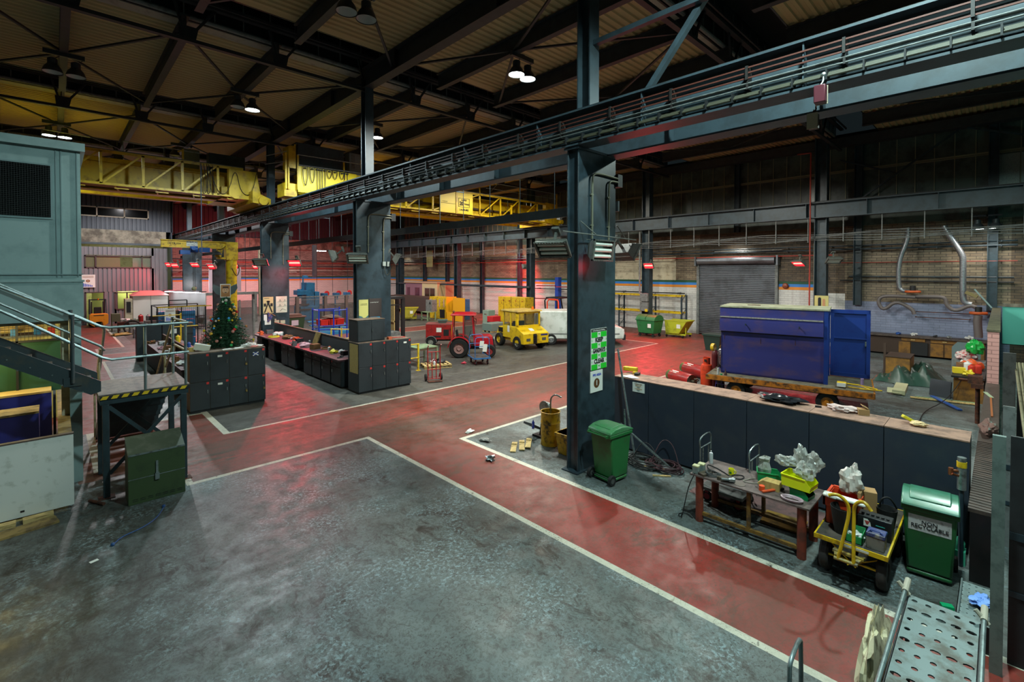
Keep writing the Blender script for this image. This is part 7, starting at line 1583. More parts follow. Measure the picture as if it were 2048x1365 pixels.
for y in (-.285,.285): b = MB(); b.cyl((1.08,y,.07),(1.32,y,.08),.027,10); b.cyl((1.12,y-.03,.03),(1.14,y+.06,.12),.02,8); b.B('tape_wrap',mat('old_tape',(176,168,150),.8),pt1)
b = MB(); b.box(-1.1,1.1,-.27,-.255,-.2,.02); b.box(-1.1,1.1,.255,.27,-.2,.02); b.B('side_plate',M_dark,pt1)
b = MB()
for x in (-.9,.9):
    for y in (-.24,.24): b.box(x-.02,x+.02,y-.02,y+.02,-.88,-.0)
b.B('leg',M_dark,pt1)
bag('cream fluffy lagging bundled beside the perforated tray',(5.55,.80,.45),(.62,.10,.40),81,mat('lagging_cream',(206,194,160),.9,wear=(120,104,76),scale=7,amount=.4),.35)
pt2 = T('perforated_tray','small perforated steel tray on the floor beside the wall, blue cloth on it','tray',(7.75,.17,0))
b = perforated(.9,.30,9,5,hole=.22); b.v = [v+V(0,0,.30) for v in b.v]; b.B('sheet',M_perf,pt2,**S1)
b = MB(); b.box(-.45,.45,-.15,-.14,0,.3); b.box(-.45,.45,.14,.15,0,.3); b.box(-.45,-.44,-.15,.15,0,.3); b.B('side_plate',M_dark,pt2)
for y in (-.13,.13): b = MB(); b.cyl((-.45,y,.34),(.42,y,.34),.010,8); b.B('side_tube',M_tube,pt2)
bag('blue plastic cloth lying on the small perforated tray',(7.75,.12,.36),(.14,.09,.04),83,mat('blue_cloth',(110,150,220),.5),.5)
simple('green_lens','small bright green plastic piece beside the perforated trays','plastic piece',mat('green_lens',(30,170,110),.2),lambda b: b.obox((7.88,.42,.06),(.08,.12,.05),(0,0,.4)))
hoop = MB(); hoop.tube([(4.25,1.16,0),(4.25,1.16,.98),(4.30,1.16,1.03),(4.55,1.17,1.05),(4.62,1.17,1.0),(4.63,1.17,0)],.018,10,smooth=1)
tag(hoop.B('hoop_stand',M_tube),'bent tubular hoop poking up at the bottom edge of the picture','hoop')
# litter on the near floor
for i,(x,y,m,s_,lab) in enumerate(((.37,9.1,M_paper,.10,'small white card on the grey floor at the left'),(-.55,9.0,M_paper,.0,''),)):
    if s_: simple('card_scrap',lab,'card',m,lambda b: b.obox((x,y,.004),(s_,s_*.6,.004),(0,0,.3)))
b = MB(); b.tube([(.62,9.45,.012),(.72,9.62,.012),(1.0,9.72,.012),(1.22,9.95,.012),(1.35,10.3,.012)],.010,6,smooth=2); b.ball((.60,9.42,.02),.03,8); b.ball((1.36,10.34,.02),.03,8); tag(b.B('bungee_cord',mat('blue_cord',(30,70,120),.6)),'blue elastic cord lying on the grey floor near the white panel','cord')
# ================================================================== CRANES, HOISTS, LAMPS, HEATERS, SIGNS
def crane(label,x0,x1,yn,side,xs_,board=None,end_x=None):
    """bridge spanning x0..x1, lattice walkway on the near face (y = yn), box girder behind"""
    t = T('overhead_crane',label,'crane',((x0+x1)/2,yn+1.2,7.6))
    def A(b,nm,m=M_yellowc,**k): return b.B(nm,m,t,world=True,**k)
    b = MB(); b.box(x0,x1,yn+1.3,yn+1.7,7.95,9.25); b.box(x0,x1,yn+1.15,yn+1.85,7.9,7.95); b.box(x0,x1,yn+1.15,yn+1.85,9.18,9.36); A(b,'box_girder',**S1)
    b = MB(); b.box(x0,x1,yn+3.3,yn+3.7,7.95,9.25); A(b,'box_girder',**S1)
    b = MB(); b.bar((x0,yn,9.42),(x1,yn,9.42),.08,.12); A(b,'top_chord',**S1)
    b = MB(); b.bar((x0,yn,8.02),(x1,yn,8.02),.08,.10); A(b,'bottom_chord',**S1)
    for x in xs_: b = MB(); b.bar((x,yn,8.02),(x,yn,9.42),.10,.08,up=(0,1,0)); A(b,'lattice_post',**S1)
    for i in range(len(xs_)-1):
        b = MB(); b.bar((xs_[i]+.08,yn,8.08),(xs_[i+1]-.08,yn,9.38),.07,.06,up=(0,1,0)); A(b,'lattice_diagonal',**S1)
    b = MB(); b.box(x0,x1,yn+.05,yn+1.3,8.0,8.04); A(b,'walkway',mat('walkway_ochre',(150,112,24),.6,wear=(110,80,20),scale=3,amount=.5),**S1)
    b = MB(); x = x0+.4
    while x < x1: b.box(x,x+.5,yn+.1,yn+.16,7.86,7.9); b.bar((x,yn+.02,7.98),(x+.25,yn+1.2,7.9),.06,.06); x += 1.45
    A(b,'walkway_bracket',**S1)
    b = MB(); b.cyl((x0,yn-.02,9.50),(x1,yn-.02,9.50),.025,8); A(b,'cable_track',M_grey)
    return t,A
c1,A1 = crane('yellow overhead crane bridge spanning the left bay below the roof',-11.5,7.0,27.0,1,[-1.4,0.05,1.5,2.95,4.42,5.88])
b = MB(); b.prism([(6.35,9.38),(7.62,9.36),(7.82,8.2),(7.75,7.9),(6.6,7.9),(6.35,8.05)],'y',26.95,27.3); A1(b,'end_plate',bevel=.01)
b = MB(); b.box(6.1,7.75,27.3,30.6,7.9,8.5); A1(b,'end_carriage')
b = MB(); b.prism([(7.25,7.70),(8.1,7.62),(8.1,7.95),(7.25,8.3)],'y',26.3,31.2); A1(b,'end_truck')
for y in (26.4,31.1): b = MB(); b.cyl((7.72,y-.25,7.82),(7.72,y+.25,7.82),.22,20); A1(b,'buffer')
b = MB(); b.cyl((7.5,26.85,7.95),(7.5,26.6,7.95),.14,18); A1(b,'buffer')
b = MB(); b.box(5.9,7.6,28.9,29.5,9.4,10.45); A1(b,'control_panel',M_beam,bevel=.01)
b = MB(); b.box(4.9,5.6,29.5,30.1,9.4,10.6); A1(b,'control_panel',mat('panel_dim_grey',(110,116,112),.5),bevel=.01)
for x in (4.45,): b = MB(); b.bar((x,27,9.42),(x,27,10.0),.07,.07); b.bar((x,27,9.95),(x-.2,27,9.85),.05,.05); A1(b,'hand_rail_post')
for k in range(3):
    x = 5.15+.12*k; b = MB(); b.tube([(x,26.92,9.45),(x+.1,26.90,8.6),(x+.05+.1*k,26.9,7.9),(x+.3,26.9,8.2),(x+.25,26.92,9.4)],.013,6,smooth=3); A1(b,'festoon_cable',M_dark)
b = MB(); b.tube([(5.45,26.92,9.45),(5.8,26.9,8.2),(6.15,26.9,8.0),(6.4,26.9,8.5),(6.55,26.9,9.2),(6.7,26.9,9.2),(6.85,26.9,8.3),(7.2,26.88,8.05),(7.45,26.88,8.5),(7.6,26.9,9.3)],.015,6,smooth=3); A1(b,'festoon_cable',M_dark)
b = MB(); b.cyl((5.15,26.9,9.4),(5.15,26.9,5.0),.02,6); A1(b,'pendant_cable',mat('pendant_blue',(60,76,96),.6))
for x in (-.3,2.3,3.8): b = MB(); b.tube([(x,27.6,10.1),(x+1.5,27.6,10.05)],.02,6); b.cyl((x,27.6,9.4),(x,27.6,10.1),.02,6); A1(b,'hand_rail',M_chrome)
c2,A2 = crane('yellow 20 tonne overhead crane bridge spanning the right bay',9.3,27.6,24.6,1,[9.4,11.3,13.2,15.05,16.95,20.75,22.65,24.55,26.45])
b = MB(); b.prism([(27.4,9.56),(28.75,9.5),(28.85,8.6),(28.3,7.93),(27.7,8.0),(27.4,9.1)],'y',24.55,24.9); A2(b,'end_plate',bevel=.01)
b = MB(); b.box(28.4,29.1,24.6,28.4,7.9,8.35); A2(b,'end_carriage'); b = MB(); b.cyl((28.95,24.5,8.15),(28.95,24.2,8.15),.16,18); A2(b,'buffer')
b = MB(); b.box(17.45,20.07,24.5,24.56,7.98,9.35); bd = A2(b,'load_board',mat('board_yellow',(226,196,20),.45),**S1)
b = MB(); b.box(18.65,18.78,24.46,24.5,7.95,9.5); A2(b,'lattice_post',**S1)
b = MB(); b.box(18.88,19.78,24.48,24.50,8.42,8.44); b.box(18.88,19.78,24.48,24.5,8.98,9.0); b.box(18.88,18.90,24.48,24.5,8.42,9.0); b.box(19.76,19.78,24.48,24.5,8.42,9.0); A2(b,'border',M_ink,**S1)
text_mesh('LOAD',.16,M_ink,(19.33,24.48,8.88),R_MY,'lettering',c2,bold=.004); text_mesh('20',.34,M_ink,(19.13,24.48,8.64),R_MY,'lettering',c2,bold=.012); text_mesh('TONNE',.13,M_ink,(19.57,24.48,8.62),R_MY,'lettering',c2,bold=.004)
text_mesh('L4-CR-002',.17,M_ink,(19.33,24.48,8.24),R_MY,'lettering',c2,bold=.004)
b = MB(); b.box(17.5,18.6,24.48,24.5,8.56,8.575); A2(b,'border',M_ink,**S1); text_mesh('L4-CR-002',.09,M_ink,(17.8,24.48,8.66),R_MY,'lettering',c2)
for x in (20.75,24.55,28.73): b = MB(); b.bar((x,24.6,9.42),(x,24.6,10.4),.07,.07); A2(b,'hand_rail_post')
for (xa,xb) in ((15.0,20.75),(20.75,24.55),(24.55,28.73)): b = MB(); b.cyl((xa,24.6,10.36),(xb,24.6,10.36),.02,6); b.cyl((xa,24.6,9.95),(xb,24.6,9.95),.015,6); A2(b,'hand_rail',M_chrome)
b = MB(); b.box(14.5,27.5,25.7,25.82,8.55,8.67); [b.cyl((14.7+1.9*k,25.75,8.61),(15.0+1.9*k,25.75,8.61),.14,12) for k in range(7)]; A2(b,'drive_shaft',mat('shaft_dark',(60,44,30),.5))
b = MB(); b.lathe([(.17,0),(.10,.15),(.03,.25),(.02,.45),(0,.45)],16,(23.1,24.3,7.78)); A2(b,'inspection_lamp',M_chrome)
b = MB(); b.cyl((23.1,24.3,8.2),(23.1,24.3,9.2),.012,6); A2(b,'lamp_flex',M_dark)
b = MB(); b.bar((23.7,24.58,8.05),(23.7,24.58,9.0),.12,.08,up=(0,1,0)); A2(b,'lattice_post',**S1)
# hoist trolley and grey electrical box at the left end of the right crane
hb = T('hoist_house','yellow trolley with a large grey electrical box on the right crane','hoist',(10.3,25.0,7.9))
def HBd(b,nm,m=M_yellowc,**k): return b.B(nm,m,hb,world=True,**k)
b = MB(); b.box(8.82,11.9,24.48,24.52,8.2,9.5); HBd(b,'front_plate',mat('board_yellow',(226,196,20),.45),**S1)
b = MB(); b.box(9.0,11.42,25.0,26.0,9.5,10.72); HBd(b,'electrical_box',M_beam,bevel=.01); b = MB(); b.box(8.9,11.5,24.95,26.05,10.72,10.78); HBd(b,'box_lid',M_beam,**S1)
b = MB(); b.box(11.75,12.4,25.0,25.6,9.5,10.75); HBd(b,'side_cabinet',mat('grey_cabinet',(120,128,128),.4)); b = MB(); b.box(11.85,12.05,24.98,25.0,9.9,10.7); HBd(b,'vent_panel',M_grey)
b = MB(); b.box(8.38,8.45,24.5,25.3,9.35,10.42); b.box(8.45,8.72,24.5,24.54,9.35,10.45); b.bar((8.7,24.55,9.5),(8.7,24.55,10.55),.06,.06); HBd(b,'side_panel',**S1)
for x in (8.25,8.82,11.2): b = MB(); b.bar((x,24.5,8.3),(x,24.5,10.05),.08,.06,up=(0,1,0)); HBd(b,'rail_post',**S1)
b = MB(); b.cyl((8.8,24.47,10.05),(12.5,24.47,10.1),.022,8); b.cyl((7.6,25.5,9.95),(8.4,24.7,10.2),.018,6); b.cyl((7.6,25.5,9.55),(8.4,24.7,9.7),.018,6); HBd(b,'hand_rail',M_chrome)
b = MB(); b.cyl((8.85,24.44,9.53),(12.2,24.44,9.6),.03,8); HBd(b,'cable_track',M_grey)
b = MB(); b.box(8.2,8.8,24.6,25.6,7.95,8.6); b.box(8.35,8.42,24.5,24.6,8.3,9.4); HBd(b,'frame_block',**S1)
rnd = random.Random(3)
for k,x in enumerate((9.15,9.5,9.75,9.88,10.0,10.15,10.38,10.68,11.05,11.2,11.35)):
    dz = [1.1,.9,1.3,1.3,1.3,1.3,.5,.5,.45,.4,.5][k]
    b = MB(); b.tube([(x-.12,24.40,9.5),(x-.13,24.40,9.5-dz*.5),(x,24.40,9.5-dz),(x+.12,24.40,9.5-dz*.4),(x+.1,24.40,9.5)] if k in (0,1,6,7,8) else [(x,24.40,9.5),(x,24.40,9.5-dz)],.016,6,smooth=2 if k in (0,1,6,7,8) else 0); b.box(x-.05,x+.05,24.38,24.46,9.40,9.46); HBd(b,'festoon_cable',M_dark)
# ---- jib crane
jb = T('jib_crane','yellow swing jib crane with a blue electric hoist behind the third column','jib crane',(7.15,30.0,0))
def J(b,nm,m=M_yellow,**k): return b.B(nm,m,jb,world=True,**k)
b = MB(); b.cyl((7.15,30,0),(7.15,30,5.0),.27,24); b.cyl((7.15,30,0),(7.15,30,.04),.5,24); J(b,'mast')
b = MB(); b.box(6.85,7.42,29.72,30.28,4.85,5.85); b.box(6.45,6.9,29.8,30.2,4.9,5.0); b.bar((6.5,30,5.0),(6.6,30,5.5),.3,.06,up=(0,1,0)); J(b,'head',bevel=.01)
b = MB(); b.ibeam((3.95,30,5.68),(6.9,30,5.66),.40,.24,.04,.03); J(b,'arm',**S1)
b = MB(); b.box(3.97,6.6,29.955,29.975,5.52,5.84); J(b,'web_plate',**S1)
b = MB(); b.box(5.05,5.55,29.94,29.955,5.56,5.84); J(b,'name_plate',M_paper,**S1)
text_mesh('AABACAS',.115,M_ink,(5.30,29.935,5.77),R_MY,'lettering',jb,bold=.003); text_mesh('SWL 500kg',.07,M_ink,(5.25,29.935,5.63),R_MY,'lettering',jb)
text_mesh('L4 CR 020',.13,M_ink,(4.52,29.945,5.68),R_MY,'lettering',jb,bold=.002)
M_hblue = mat('hoist_blue',(20,78,150),.4)
b = MB(); b.box(4.75,5.2,29.8,30.2,5.12,5.34); b.cyl((5.2,30,5.40),(5.55,30,5.40),.18,18); b.cyl((5.32,29.75,5.44),(5.32,29.62,5.44),.11,16); b.box(5.6,6.1,29.85,30.15,5.25,5.5); J(b,'hoist',M_hblue,bevel=.01)
b = MB(); b.cyl((5.35,30,5.3),(5.35,30,3.4),.012,6); b.cyl((5.42,30,5.3),(5.42,30,3.4),.012,6); J(b,'hoist_chain',M_dark)
b = MB(); b.ball((5.38,30,3.3),.12,10); J(b,'hook_block',mat('hook_cream',(150,146,110),.5))
b = MB(); b.tube([(6.2,29.7,5.1),(6.35,29.6,5.38),(6.6,29.6,5.42),(6.8,29.7,5.6)],.02,6,smooth=2); b.tube([(7.1,29.7,4.4),(7.3,29.6,3.9),(7.45,29.6,4.2),(7.45,29.7,4.6)],.02,6,smooth=2); J(b,'cable',M_dark)
b = MB(); b.lathe([(.28,0),(.2,.12),(.08,.2),(0,.2)],18,(6.35,29.6,5.12),caps=False); J(b,'lamp_shade',M_dark)
# ---- high bay lamps
M_lampon = mat('lamp_lit',(255,255,255),.5,emit=(236,255,252),estr=30.0)
M_lampoff = mat('lamp_reflector',(176,180,178),.35)
M_lampbody = mat('lamp_body',(44,50,54),.45,.2)
def high_bay(x,y,z,on,lab):
    t = T('high_bay_lamp',lab,'lamp',(x,y,z),0,'high-bay lamps of the hall')
    b = MB(); b.lathe([(.25,0),(.24,.05),(.20,.16),(.13,.25),(.12,.25)],28,caps=False); b.lathe([(.12,.25),(.12,.42),(.05,.46),(0,.46)],22,caps=False); b.B('lamp_shade',M_lampbody,t)
    b = MB(); b.lathe([(0,.02 if on else .18),(.14,.02 if on else .17),(.235,.015)],28,caps=False); b.B('lens' if on else 'reflector',M_lampon if on else M_lampoff,t)
    b = MB(); b.tube([(.05,0,.44),(.16,0,.55),(.22,.02,.62),(.1,.05,.68),(0,.05,.66)],.01,6,smooth=2); b.B('flex',M_dark,t)
def lamp_bar(x,y,z,lab):
    b = MB(); b.box(x-.48,x+.48,y-.05,y+.05,z+.55,z+.69); b.box(x-.06,x+.06,y-.06,y+.06,z+.69,11.05)
    tag(b.B('lamp_bracket',M_lampbody,**S1),lab,'bracket',None)
LP_ = [(10.45,10.95,10.6,1,1,'right of centre, above the near gangway'),(5.0,5.5,19.9,0,1,'over the left bay, starry one'),(10.3,10.75,20.0,0,1,'just right of the second upper column'),(-.1,.43,29.95,1,1,'above the office cabin roof'),(.04,.57,20.4,0,0,'at the upper left'),(5.05,5.55,10.85,0,0,'at the top edge of the picture'),(4.75,5.35,31.0,0,0,'above the left crane bridge')]
for x1_,x2_,y,a,c_,where in LP_:
    if x1_ < 4.9 and y > 30.5: z_ = 10.45
    else: z_ = LAMP_Z
    high_bay(x1_,y,z_,a,('lit' if a else 'unlit')+' high-bay lamp, left one of the pair ' +where); high_bay(x2_,y,z_,c_,('lit' if c_ else 'unlit')+' high-bay lamp, right one of the pair ' +where)
    lamp_bar((x1_+x2_)/2,y,z_,'steel bracket carrying the pair of lamps ' +where)
for y in (.2,.78): high_bay(30.0,y,6.12,1,['right one of the two low lamps over the workshop corner','left one of the two low lamps over the workshop corner'][y > .5])
b = MB(); b.box(29.95,30.05,.0,.95,6.68,6.76); b.box(29.95,30.95,.45,.5,6.68,6.76); tag(b.B('lamp_bracket',M_lampbody),'bracket carrying the two low lamps over the workshop corner','bracket')
for (x,y,z,e,n_) in ((5.3,.6,LAMP_Z,1,'behind'),(16.1,.4,LAMP_Z,1,'beyond the top edge'),(21.2,10.4,LAMP_Z,1,'mid'),(21.3,20.2,LAMP_Z,1,'mid')):
    high_bay(x,y,z,1,'lit high-bay lamp ' +{5.3: 'behind the camera in the left bay',16.1: 'past the top right of the picture',21.2: 'in the right bay above the container',21.3: 'in the right bay above the yellow tug'}[x])
    lamp_bar(x,y,z,'bracket of the lamp ' +{5.3: 'behind the camera',16.1: 'past the top right of the picture',21.2: 'above the container',21.3: 'above the yellow tug'}[x])
for k in range(3):
    b = MB(); b.box(22.9+.42*k,23.15+.42*k+(.15 if k==2 else 0),57.9,58.1,6.72,6.80); tag(b.B('ceiling_light',M_lampon),['leftmost','middle','rightmost'][k]+' of the three small lights above the far white wall','light')
    b = MB(); b.box(22.9+.42*k,23.3+.42*k,57.85,58.15,6.80,6.86); o = b.B('light_housing',M_dark); tag(o,'housing over the ' +['leftmost','middle','rightmost'][k]+' small light by the far wall','housing')
# ---- infrared heaters
M_heat = mat('heater_lit',(255,40,40),.5,emit=(255,12,24),estr=7.0)
M_heath = mat('heater_hot',(255,120,90),.5,emit=(255,80,70),estr=9.0)
M_hbody = mat('heater_body',(96,98,92),.5,wear=(70,70,66),scale=8,amount=.3)
M_htube = mat('heater_tube',(210,216,206),.2)
def heater(x,y,z,az,tl,on,lab,wdt=.72,grp=None):
    t = T('infrared_heater',lab,'heater',(x,y,z),0,grp)
    a = math.radians(az); q = math.radians(tl)
    R = Matrix.Rotation(a,3,'Z') @ Matrix.Rotation(q,3,'Y')
    def RB(b,nm,m,**k): b.v = [R @ v for v in b.v]; return b.B(nm,m,t,**k)
    h = .44 if wdt > .6 else .30
    b = MB(); W = wdt/2; b.add([(-.18,-W*.8,-h*.28),(-.18,W*.8,-h*.28),(-.18,W*.8,h*.28),(-.18,-W*.8,h*.28),(0,-W,-h/2),(0,W,-h/2),(0,W,h/2),(0,-W,h/2)],[(0,1,2,3),(0,4,5,1),(1,5,6,2),(2,6,7,3),(3,7,4,0)]); RB(b,'housing',M_hbody,bevel=.006)
    b = MB(); b.box(-.01,.03,-W,-W+.04,-h/2,h/2); b.box(-.01,.03,W-.04,W,-h/2,h/2); b.box(-.01,.03,-W,W,h/2-.03,h/2); b.box(-.01,.03,-W,W,-h/2,-h/2+.03)
    for k in range(12): yy_ = -W+.03+k*(2*W-.06)/11; b.box(.03,.05,yy_-.008,yy_+.008,h/2-.02,h/2); b.box(.03,.05,yy_-.008,yy_+.008,-h/2,-h/2+.02)
    RB(b,'front_frame',M_hbody,**S1)
    for k in range(3):
        zz = (k-1)*h*.28
        b = MB(); b.cyl((-.02,-W+.07,zz),(-.02,W-.07,zz),.038,12); RB(b,'tube',(M_heath if k==1 else M_heat) if on else M_htube)
    b = MB(); b.box(-.10,-.09,-W+.05,W-.05,-h*.42,h*.42); RB(b,'reflector',mat('heater_reflector',(150,150,140),.25,.6))
    b = MB(); b.bar((-.15,0,0),(-.42,0,.10),.05,.05); b.box(-.46,-.40,-.08,.08,.0,.2); RB(b,'bracket',M_hbody)
    return t
HL = ['lit red heater on the column left of the roller shutter','lit red heater on the column behind the blue container','large lit red heater on the right side of the third column','lit red heater behind the third column, nearer the jib mast','small lit red heater seen just left of the third column','lit red heater on the dark wall below the jib hoist','second lit red heater from the left','leftmost lit red heater, at the corner of the ribbed wall','small lit red heater between the jib mast and the third column','lit red heater facing the wall beside the column above the yellow tug','lit red heater lighting the far white wall pink, beyond the drop wires']
for (x,y,z,az,tl,e),lab in zip(HEATERS,HL): heater(x,y,z,az,tl,True,lab,.72 if e > 180 else .6)
heater(8.15,5.72,4.64,-90,8,False,'unlit three-tube heater facing us on the nearest steel column')
heater(7.35,6.40,4.66,200,48,False,'unlit heater tilted down on the left side of the nearest column')
heater(9.75,6.15,4.66,-20,30,False,'unlit heater on the right side of the nearest column, seen from behind')
heater(7.55,15.5,4.66,235,45,False,'unlit heater tilted down at the front left of the second column')
heater(9.40,15.95,4.68,-30,30,False,'unlit heater on the right side of the second column, seen from behind')
heater(7.0,16.3,4.75,150,20,False,'unlit heater at the rear left of the second column')
heater(7.55,26.2,4.68,235,45,False,'unlit heater tilted down at the front left of the third column')
heater(28.4,5.9,4.75,215,60,False,'unlit heater right of the column behind the container')
light('heater_and_glow_light','POINT',(8.25,5.72,4.30),5,RED,size=0.15)  # added red light for a glow on the column; the heater there is unlit
b = MB(); b.cyl((7.0,5.85,4.98),(9.9,6.02,4.95),.014,6); b.cyl((7.88,5.7,4.95),(7.82,6.05,5.25),.012,6); b.cyl((9.15,6.05,5.25),(9.6,6.1,4.95),.012,6); tag(b.B('stay_rod',M_hbody),'thin rods bracing the heaters on the nearest column','rod')
# conduits on columns
def conduit(c,pts,lab,m=mat('conduit_tan',(120,118,100),.45,.3),r=.022):
    b = MB(); b.tube(pts,r,8,smooth=2)
    for k in range(1,len(pts)):
        if abs(pts[k][2]-pts[k-1][2]) > .8: 
            p = (V(*pts[k])+V(*pts[k-1]))/2
            for dz in (-.3,.35): b.box(p.x-.04,p.x+.04,p.y-.01,p.y+.03,p.z+dz,p.z+dz+.03)
    return tag(b.B('conduit',m),lab,'conduit')
for i,(y,n_) in enumerate(((6.05,'nearest'),(16.01,'second'),(26.76,'third'))):
    conduit(0,[(8.22,y,4.9),(8.22,y,6.05),(8.24,y,6.28),(8.5,y,6.32),(9.2,y,6.30)],'left conduit bending over at the top of the %s column' % n_)
    conduit(0,[(8.83,y,4.9 if i==0 else 4.6),(8.83,y,6.05),(8.86,y,6.20),(9.0,y,6.22),(9.2,y,6.22)],'right conduit bending over at the top of the %s column' % n_)
    b = MB(); b.box(9.16,9.34,y-.02,y+.16,6.12,6.40); tag(b.B('junction_box',M_dark),'dark junction box at the top right of the %s column' % n_,'box')
b = MB(); b.box(8.78,8.90,15.96,16.04,4.42,4.58); b.box(8.96,9.06,15.96,16.04,4.40,4.58); tag(b.B('switch_box',mat('switch_grey',(150,156,150),.5)),'two small grey switch boxes on the second column','switch')
b = MB(); b.tube([(8.84,15.98,4.42),(8.86,15.95,4.15),(8.95,15.95,4.05),(9.05,15.95,4.2),(9.2,15.95,4.5)],.010,6,smooth=2); tag(b.B('flex',M_khk if False else mat('khaki_cable',(120,116,84),0.6)),'loose flex dangling from the switch boxes on the second column','cable')
# ---- signs on the nearest column: safety board and PPE board
sg = T('safety_sign','green and white chequered sign reading KEEP GANGWAYS CLEAR','sign',(8.52,6.08,2.08))
Y_ = 6.075
b = MB(); b.box(8.23,8.80,Y_,6.09,2.09,2.97); b.B('board',M_paper,sg,**WS)
b = MB(); b.box(8.235,8.795,Y_-.002,Y_,2.90,2.965); b.B('header',M_ink,sg,**WS)
text_mesh('In the interest of safety...',.047,M_paper,(8.515,Y_-.004,2.932),R_MY,'lettering',sg,bold=.0008)
M_sg = mat('sign_green',(20,200,40),.6); hh = .81/7; xs3 = (8.24,8.455,8.575,8.79)
b = MB()
for r in (0,2,4,6):
    z1 = 2.895-r*hh; b.box(xs3[0],xs3[1],Y_-.002,Y_,z1-hh,z1); b.box(xs3[2],xs3[3],Y_-.002,Y_,z1-hh,z1)
b.B('green_square',M_sg,sg,**WS)
for r,s_ in ((1,'KEEP'),(3,'GANGWAYS'),(5,'CLEAR')):
    z = 2.895-(r+.5)*hh; text_mesh(s_,.13,M_ink,(8.515,Y_-.004,z),R_MY,'lettering',sg,bold=.006,sx=(1.0,.60,.95)[(1,3,5).index(r)])
b = MB()
for r in (1,3,5):
    z = 2.895-(r+.5)*hh
    b.add([(8.265,Y_-.003,z-.035),(8.265,Y_-.003,z+.035),(8.243,Y_-.003,z)],[(0,1,2)]); b.add([(8.765,Y_-.003,z-.035),(8.765,Y_-.003,z+.035),(8.787,Y_-.003,z)],[(0,1,2)])
for r in (0,2,4,6):
    z = 2.895-(r+.5)*hh; b.add([(8.48,Y_-.003,z+.03),(8.55,Y_-.003,z+.03),(8.515,Y_-.003,z-.02)],[(0,1,2)])
b.B('arrow',M_sg,sg,**WS)
sp = T('safety_sign','white PPE AREA board with a brown disc numbered 1','sign',(8.43,6.08,1.6))
b = MB(); b.box(8.21,8.65,Y_,6.09,1.60,2.06); b.B('board',M_paper,sp,**WS)
text_mesh('PPE AREA',.072,mat('ink_blue',(40,70,190),.6),(8.44,Y_-.003,1.965),R_MY,'lettering',sp,bold=.002)
b = MB(); b.lathe([(0,0),(.105,0)],26,(8.43,Y_-.002,1.79),'y',caps=False); b.B('disc',mat('disc_choc',(92,58,24),.6),sp,**W1)
text_mesh('1',.15,M_paper,(8.43,Y_-.005,1.79),R_MY,'lettering',sp,bold=.004)
b = MB(); b.lathe([(0,0),(.02,.0)],12,(8.9,6.085,1.5),'y',caps=False); 
# second column posters
p1 = T('poster','pale yellow safety poster with a torn-edge picture on the second column','poster',(7.98,16.04,2.46))
b = MB(); b.box(7.86,8.22,16.03,16.045,2.46,3.19); b.B('sheet',mat('poster_yellow',(198,190,112),.7),p1,**WS)
b = MB(); b.add([(7.86,16.028,2.62),(7.98,16.028,2.58),(8.05,16.028,2.50),(8.14,16.028,2.56),(8.22,16.028,2.62),(8.22,16.028,2.46),(7.86,16.028,2.46)],[(0,1,2,3,4,5,6)]); b.B('picture',mat('poster_teal',(60,104,110),.7),p1,**WS)
text_mesh('a safety tool with\nnobody\'s eyes on...',.035,M_ink,(8.05,16.026,3.02),R_MY,'lettering',p1)
p2 = T('poster','dark safety poster with white script on the second column','poster',(8.5,16.04,2.46))
b = MB(); b.box(8.26,8.75,16.03,16.045,2.46,3.22); b.B('sheet',mat('poster_dark',(58,48,46),.6),p2,**WS)
text_mesh('a recurring tool',.05,M_paper,(8.46,16.026,3.08),R_MY,'lettering',p2)
b = MB(); b.box(8.30,8.68,16.02,16.03,2.50,2.54); b.B('blue_strip',mat('poster_cyan',(30,150,200),.6),p2,**WS)
# third column posters
for nm,x0,x1,z0,z1,m,lab in (('poster',7.83,8.33,2.02,2.88,mat('poster_sepia',(184,170,120),.7),'sepia poster with a figure on rails on the third column'),('poster',8.46,9.02,2.02,2.89,mat('poster_cream',(206,204,184),.7),'cream poster with line drawings on the third column')):
    t = T(nm,lab,'poster',((x0+x1)/2,26.79,z0))
    b = MB(); b.box(x0,x1,26.78,26.795,z0,z1); b.B('sheet',m,t,**WS)
    b = MB(); cx = (x0+x1)/2
    if x0 < 8:
        b.add([(cx-.04,26.777,2.55),(cx+.04,26.777,2.55),(x1-.03,26.777,2.05),(x1-.1,26.777,2.05)],[(0,1,2,3)]); b.add([(cx-.04,26.777,2.55),(cx+.02,26.777,2.55),(x0+.1,26.777,2.05),(x0+.03,26.777,2.05)],[(0,1,2,3)]); b.box(cx-.06,cx+.06,26.774,26.777,2.50,2.68); b.box(cx-.09,cx+.09,26.774,26.777,2.62,2.66); b.box(x0+.03,cx-.1,26.774,26.777,2.38,2.54); b.box(cx+.1,x1-.03,26.774,26.777,2.38,2.54); b.box(x0+.05,x0+.3,26.774,26.777,2.80,2.82)
    else:
        for k in range(4): px_,pz_ = x0+.15+.25*(k % 2),2.60-.25*(k // 2); b.bar((px_,26.776,pz_),(px_+.05,26.776,pz_+.12),.004,.012); b.bar((px_+.05,26.776,pz_+.12),(px_+.10,26.776,pz_),.004,.012); b.bar((px_-.1,26.776,pz_-.02),(px_+.14,26.776,pz_+.02),.004,.008)
        b.bar((x0+.2,26.776,2.10),(x0+.32,26.776,2.22),.004,.02); b.bar((x0+.32,26.776,2.22),(x1-.05,26.776,2.14),.004,.014)
    b.B('drawing',M_ink,t,**WS)
fg = T('flag','small blue and gold flag on a stick at the foot of the third column','flag',(8.25,26.7,1.7))
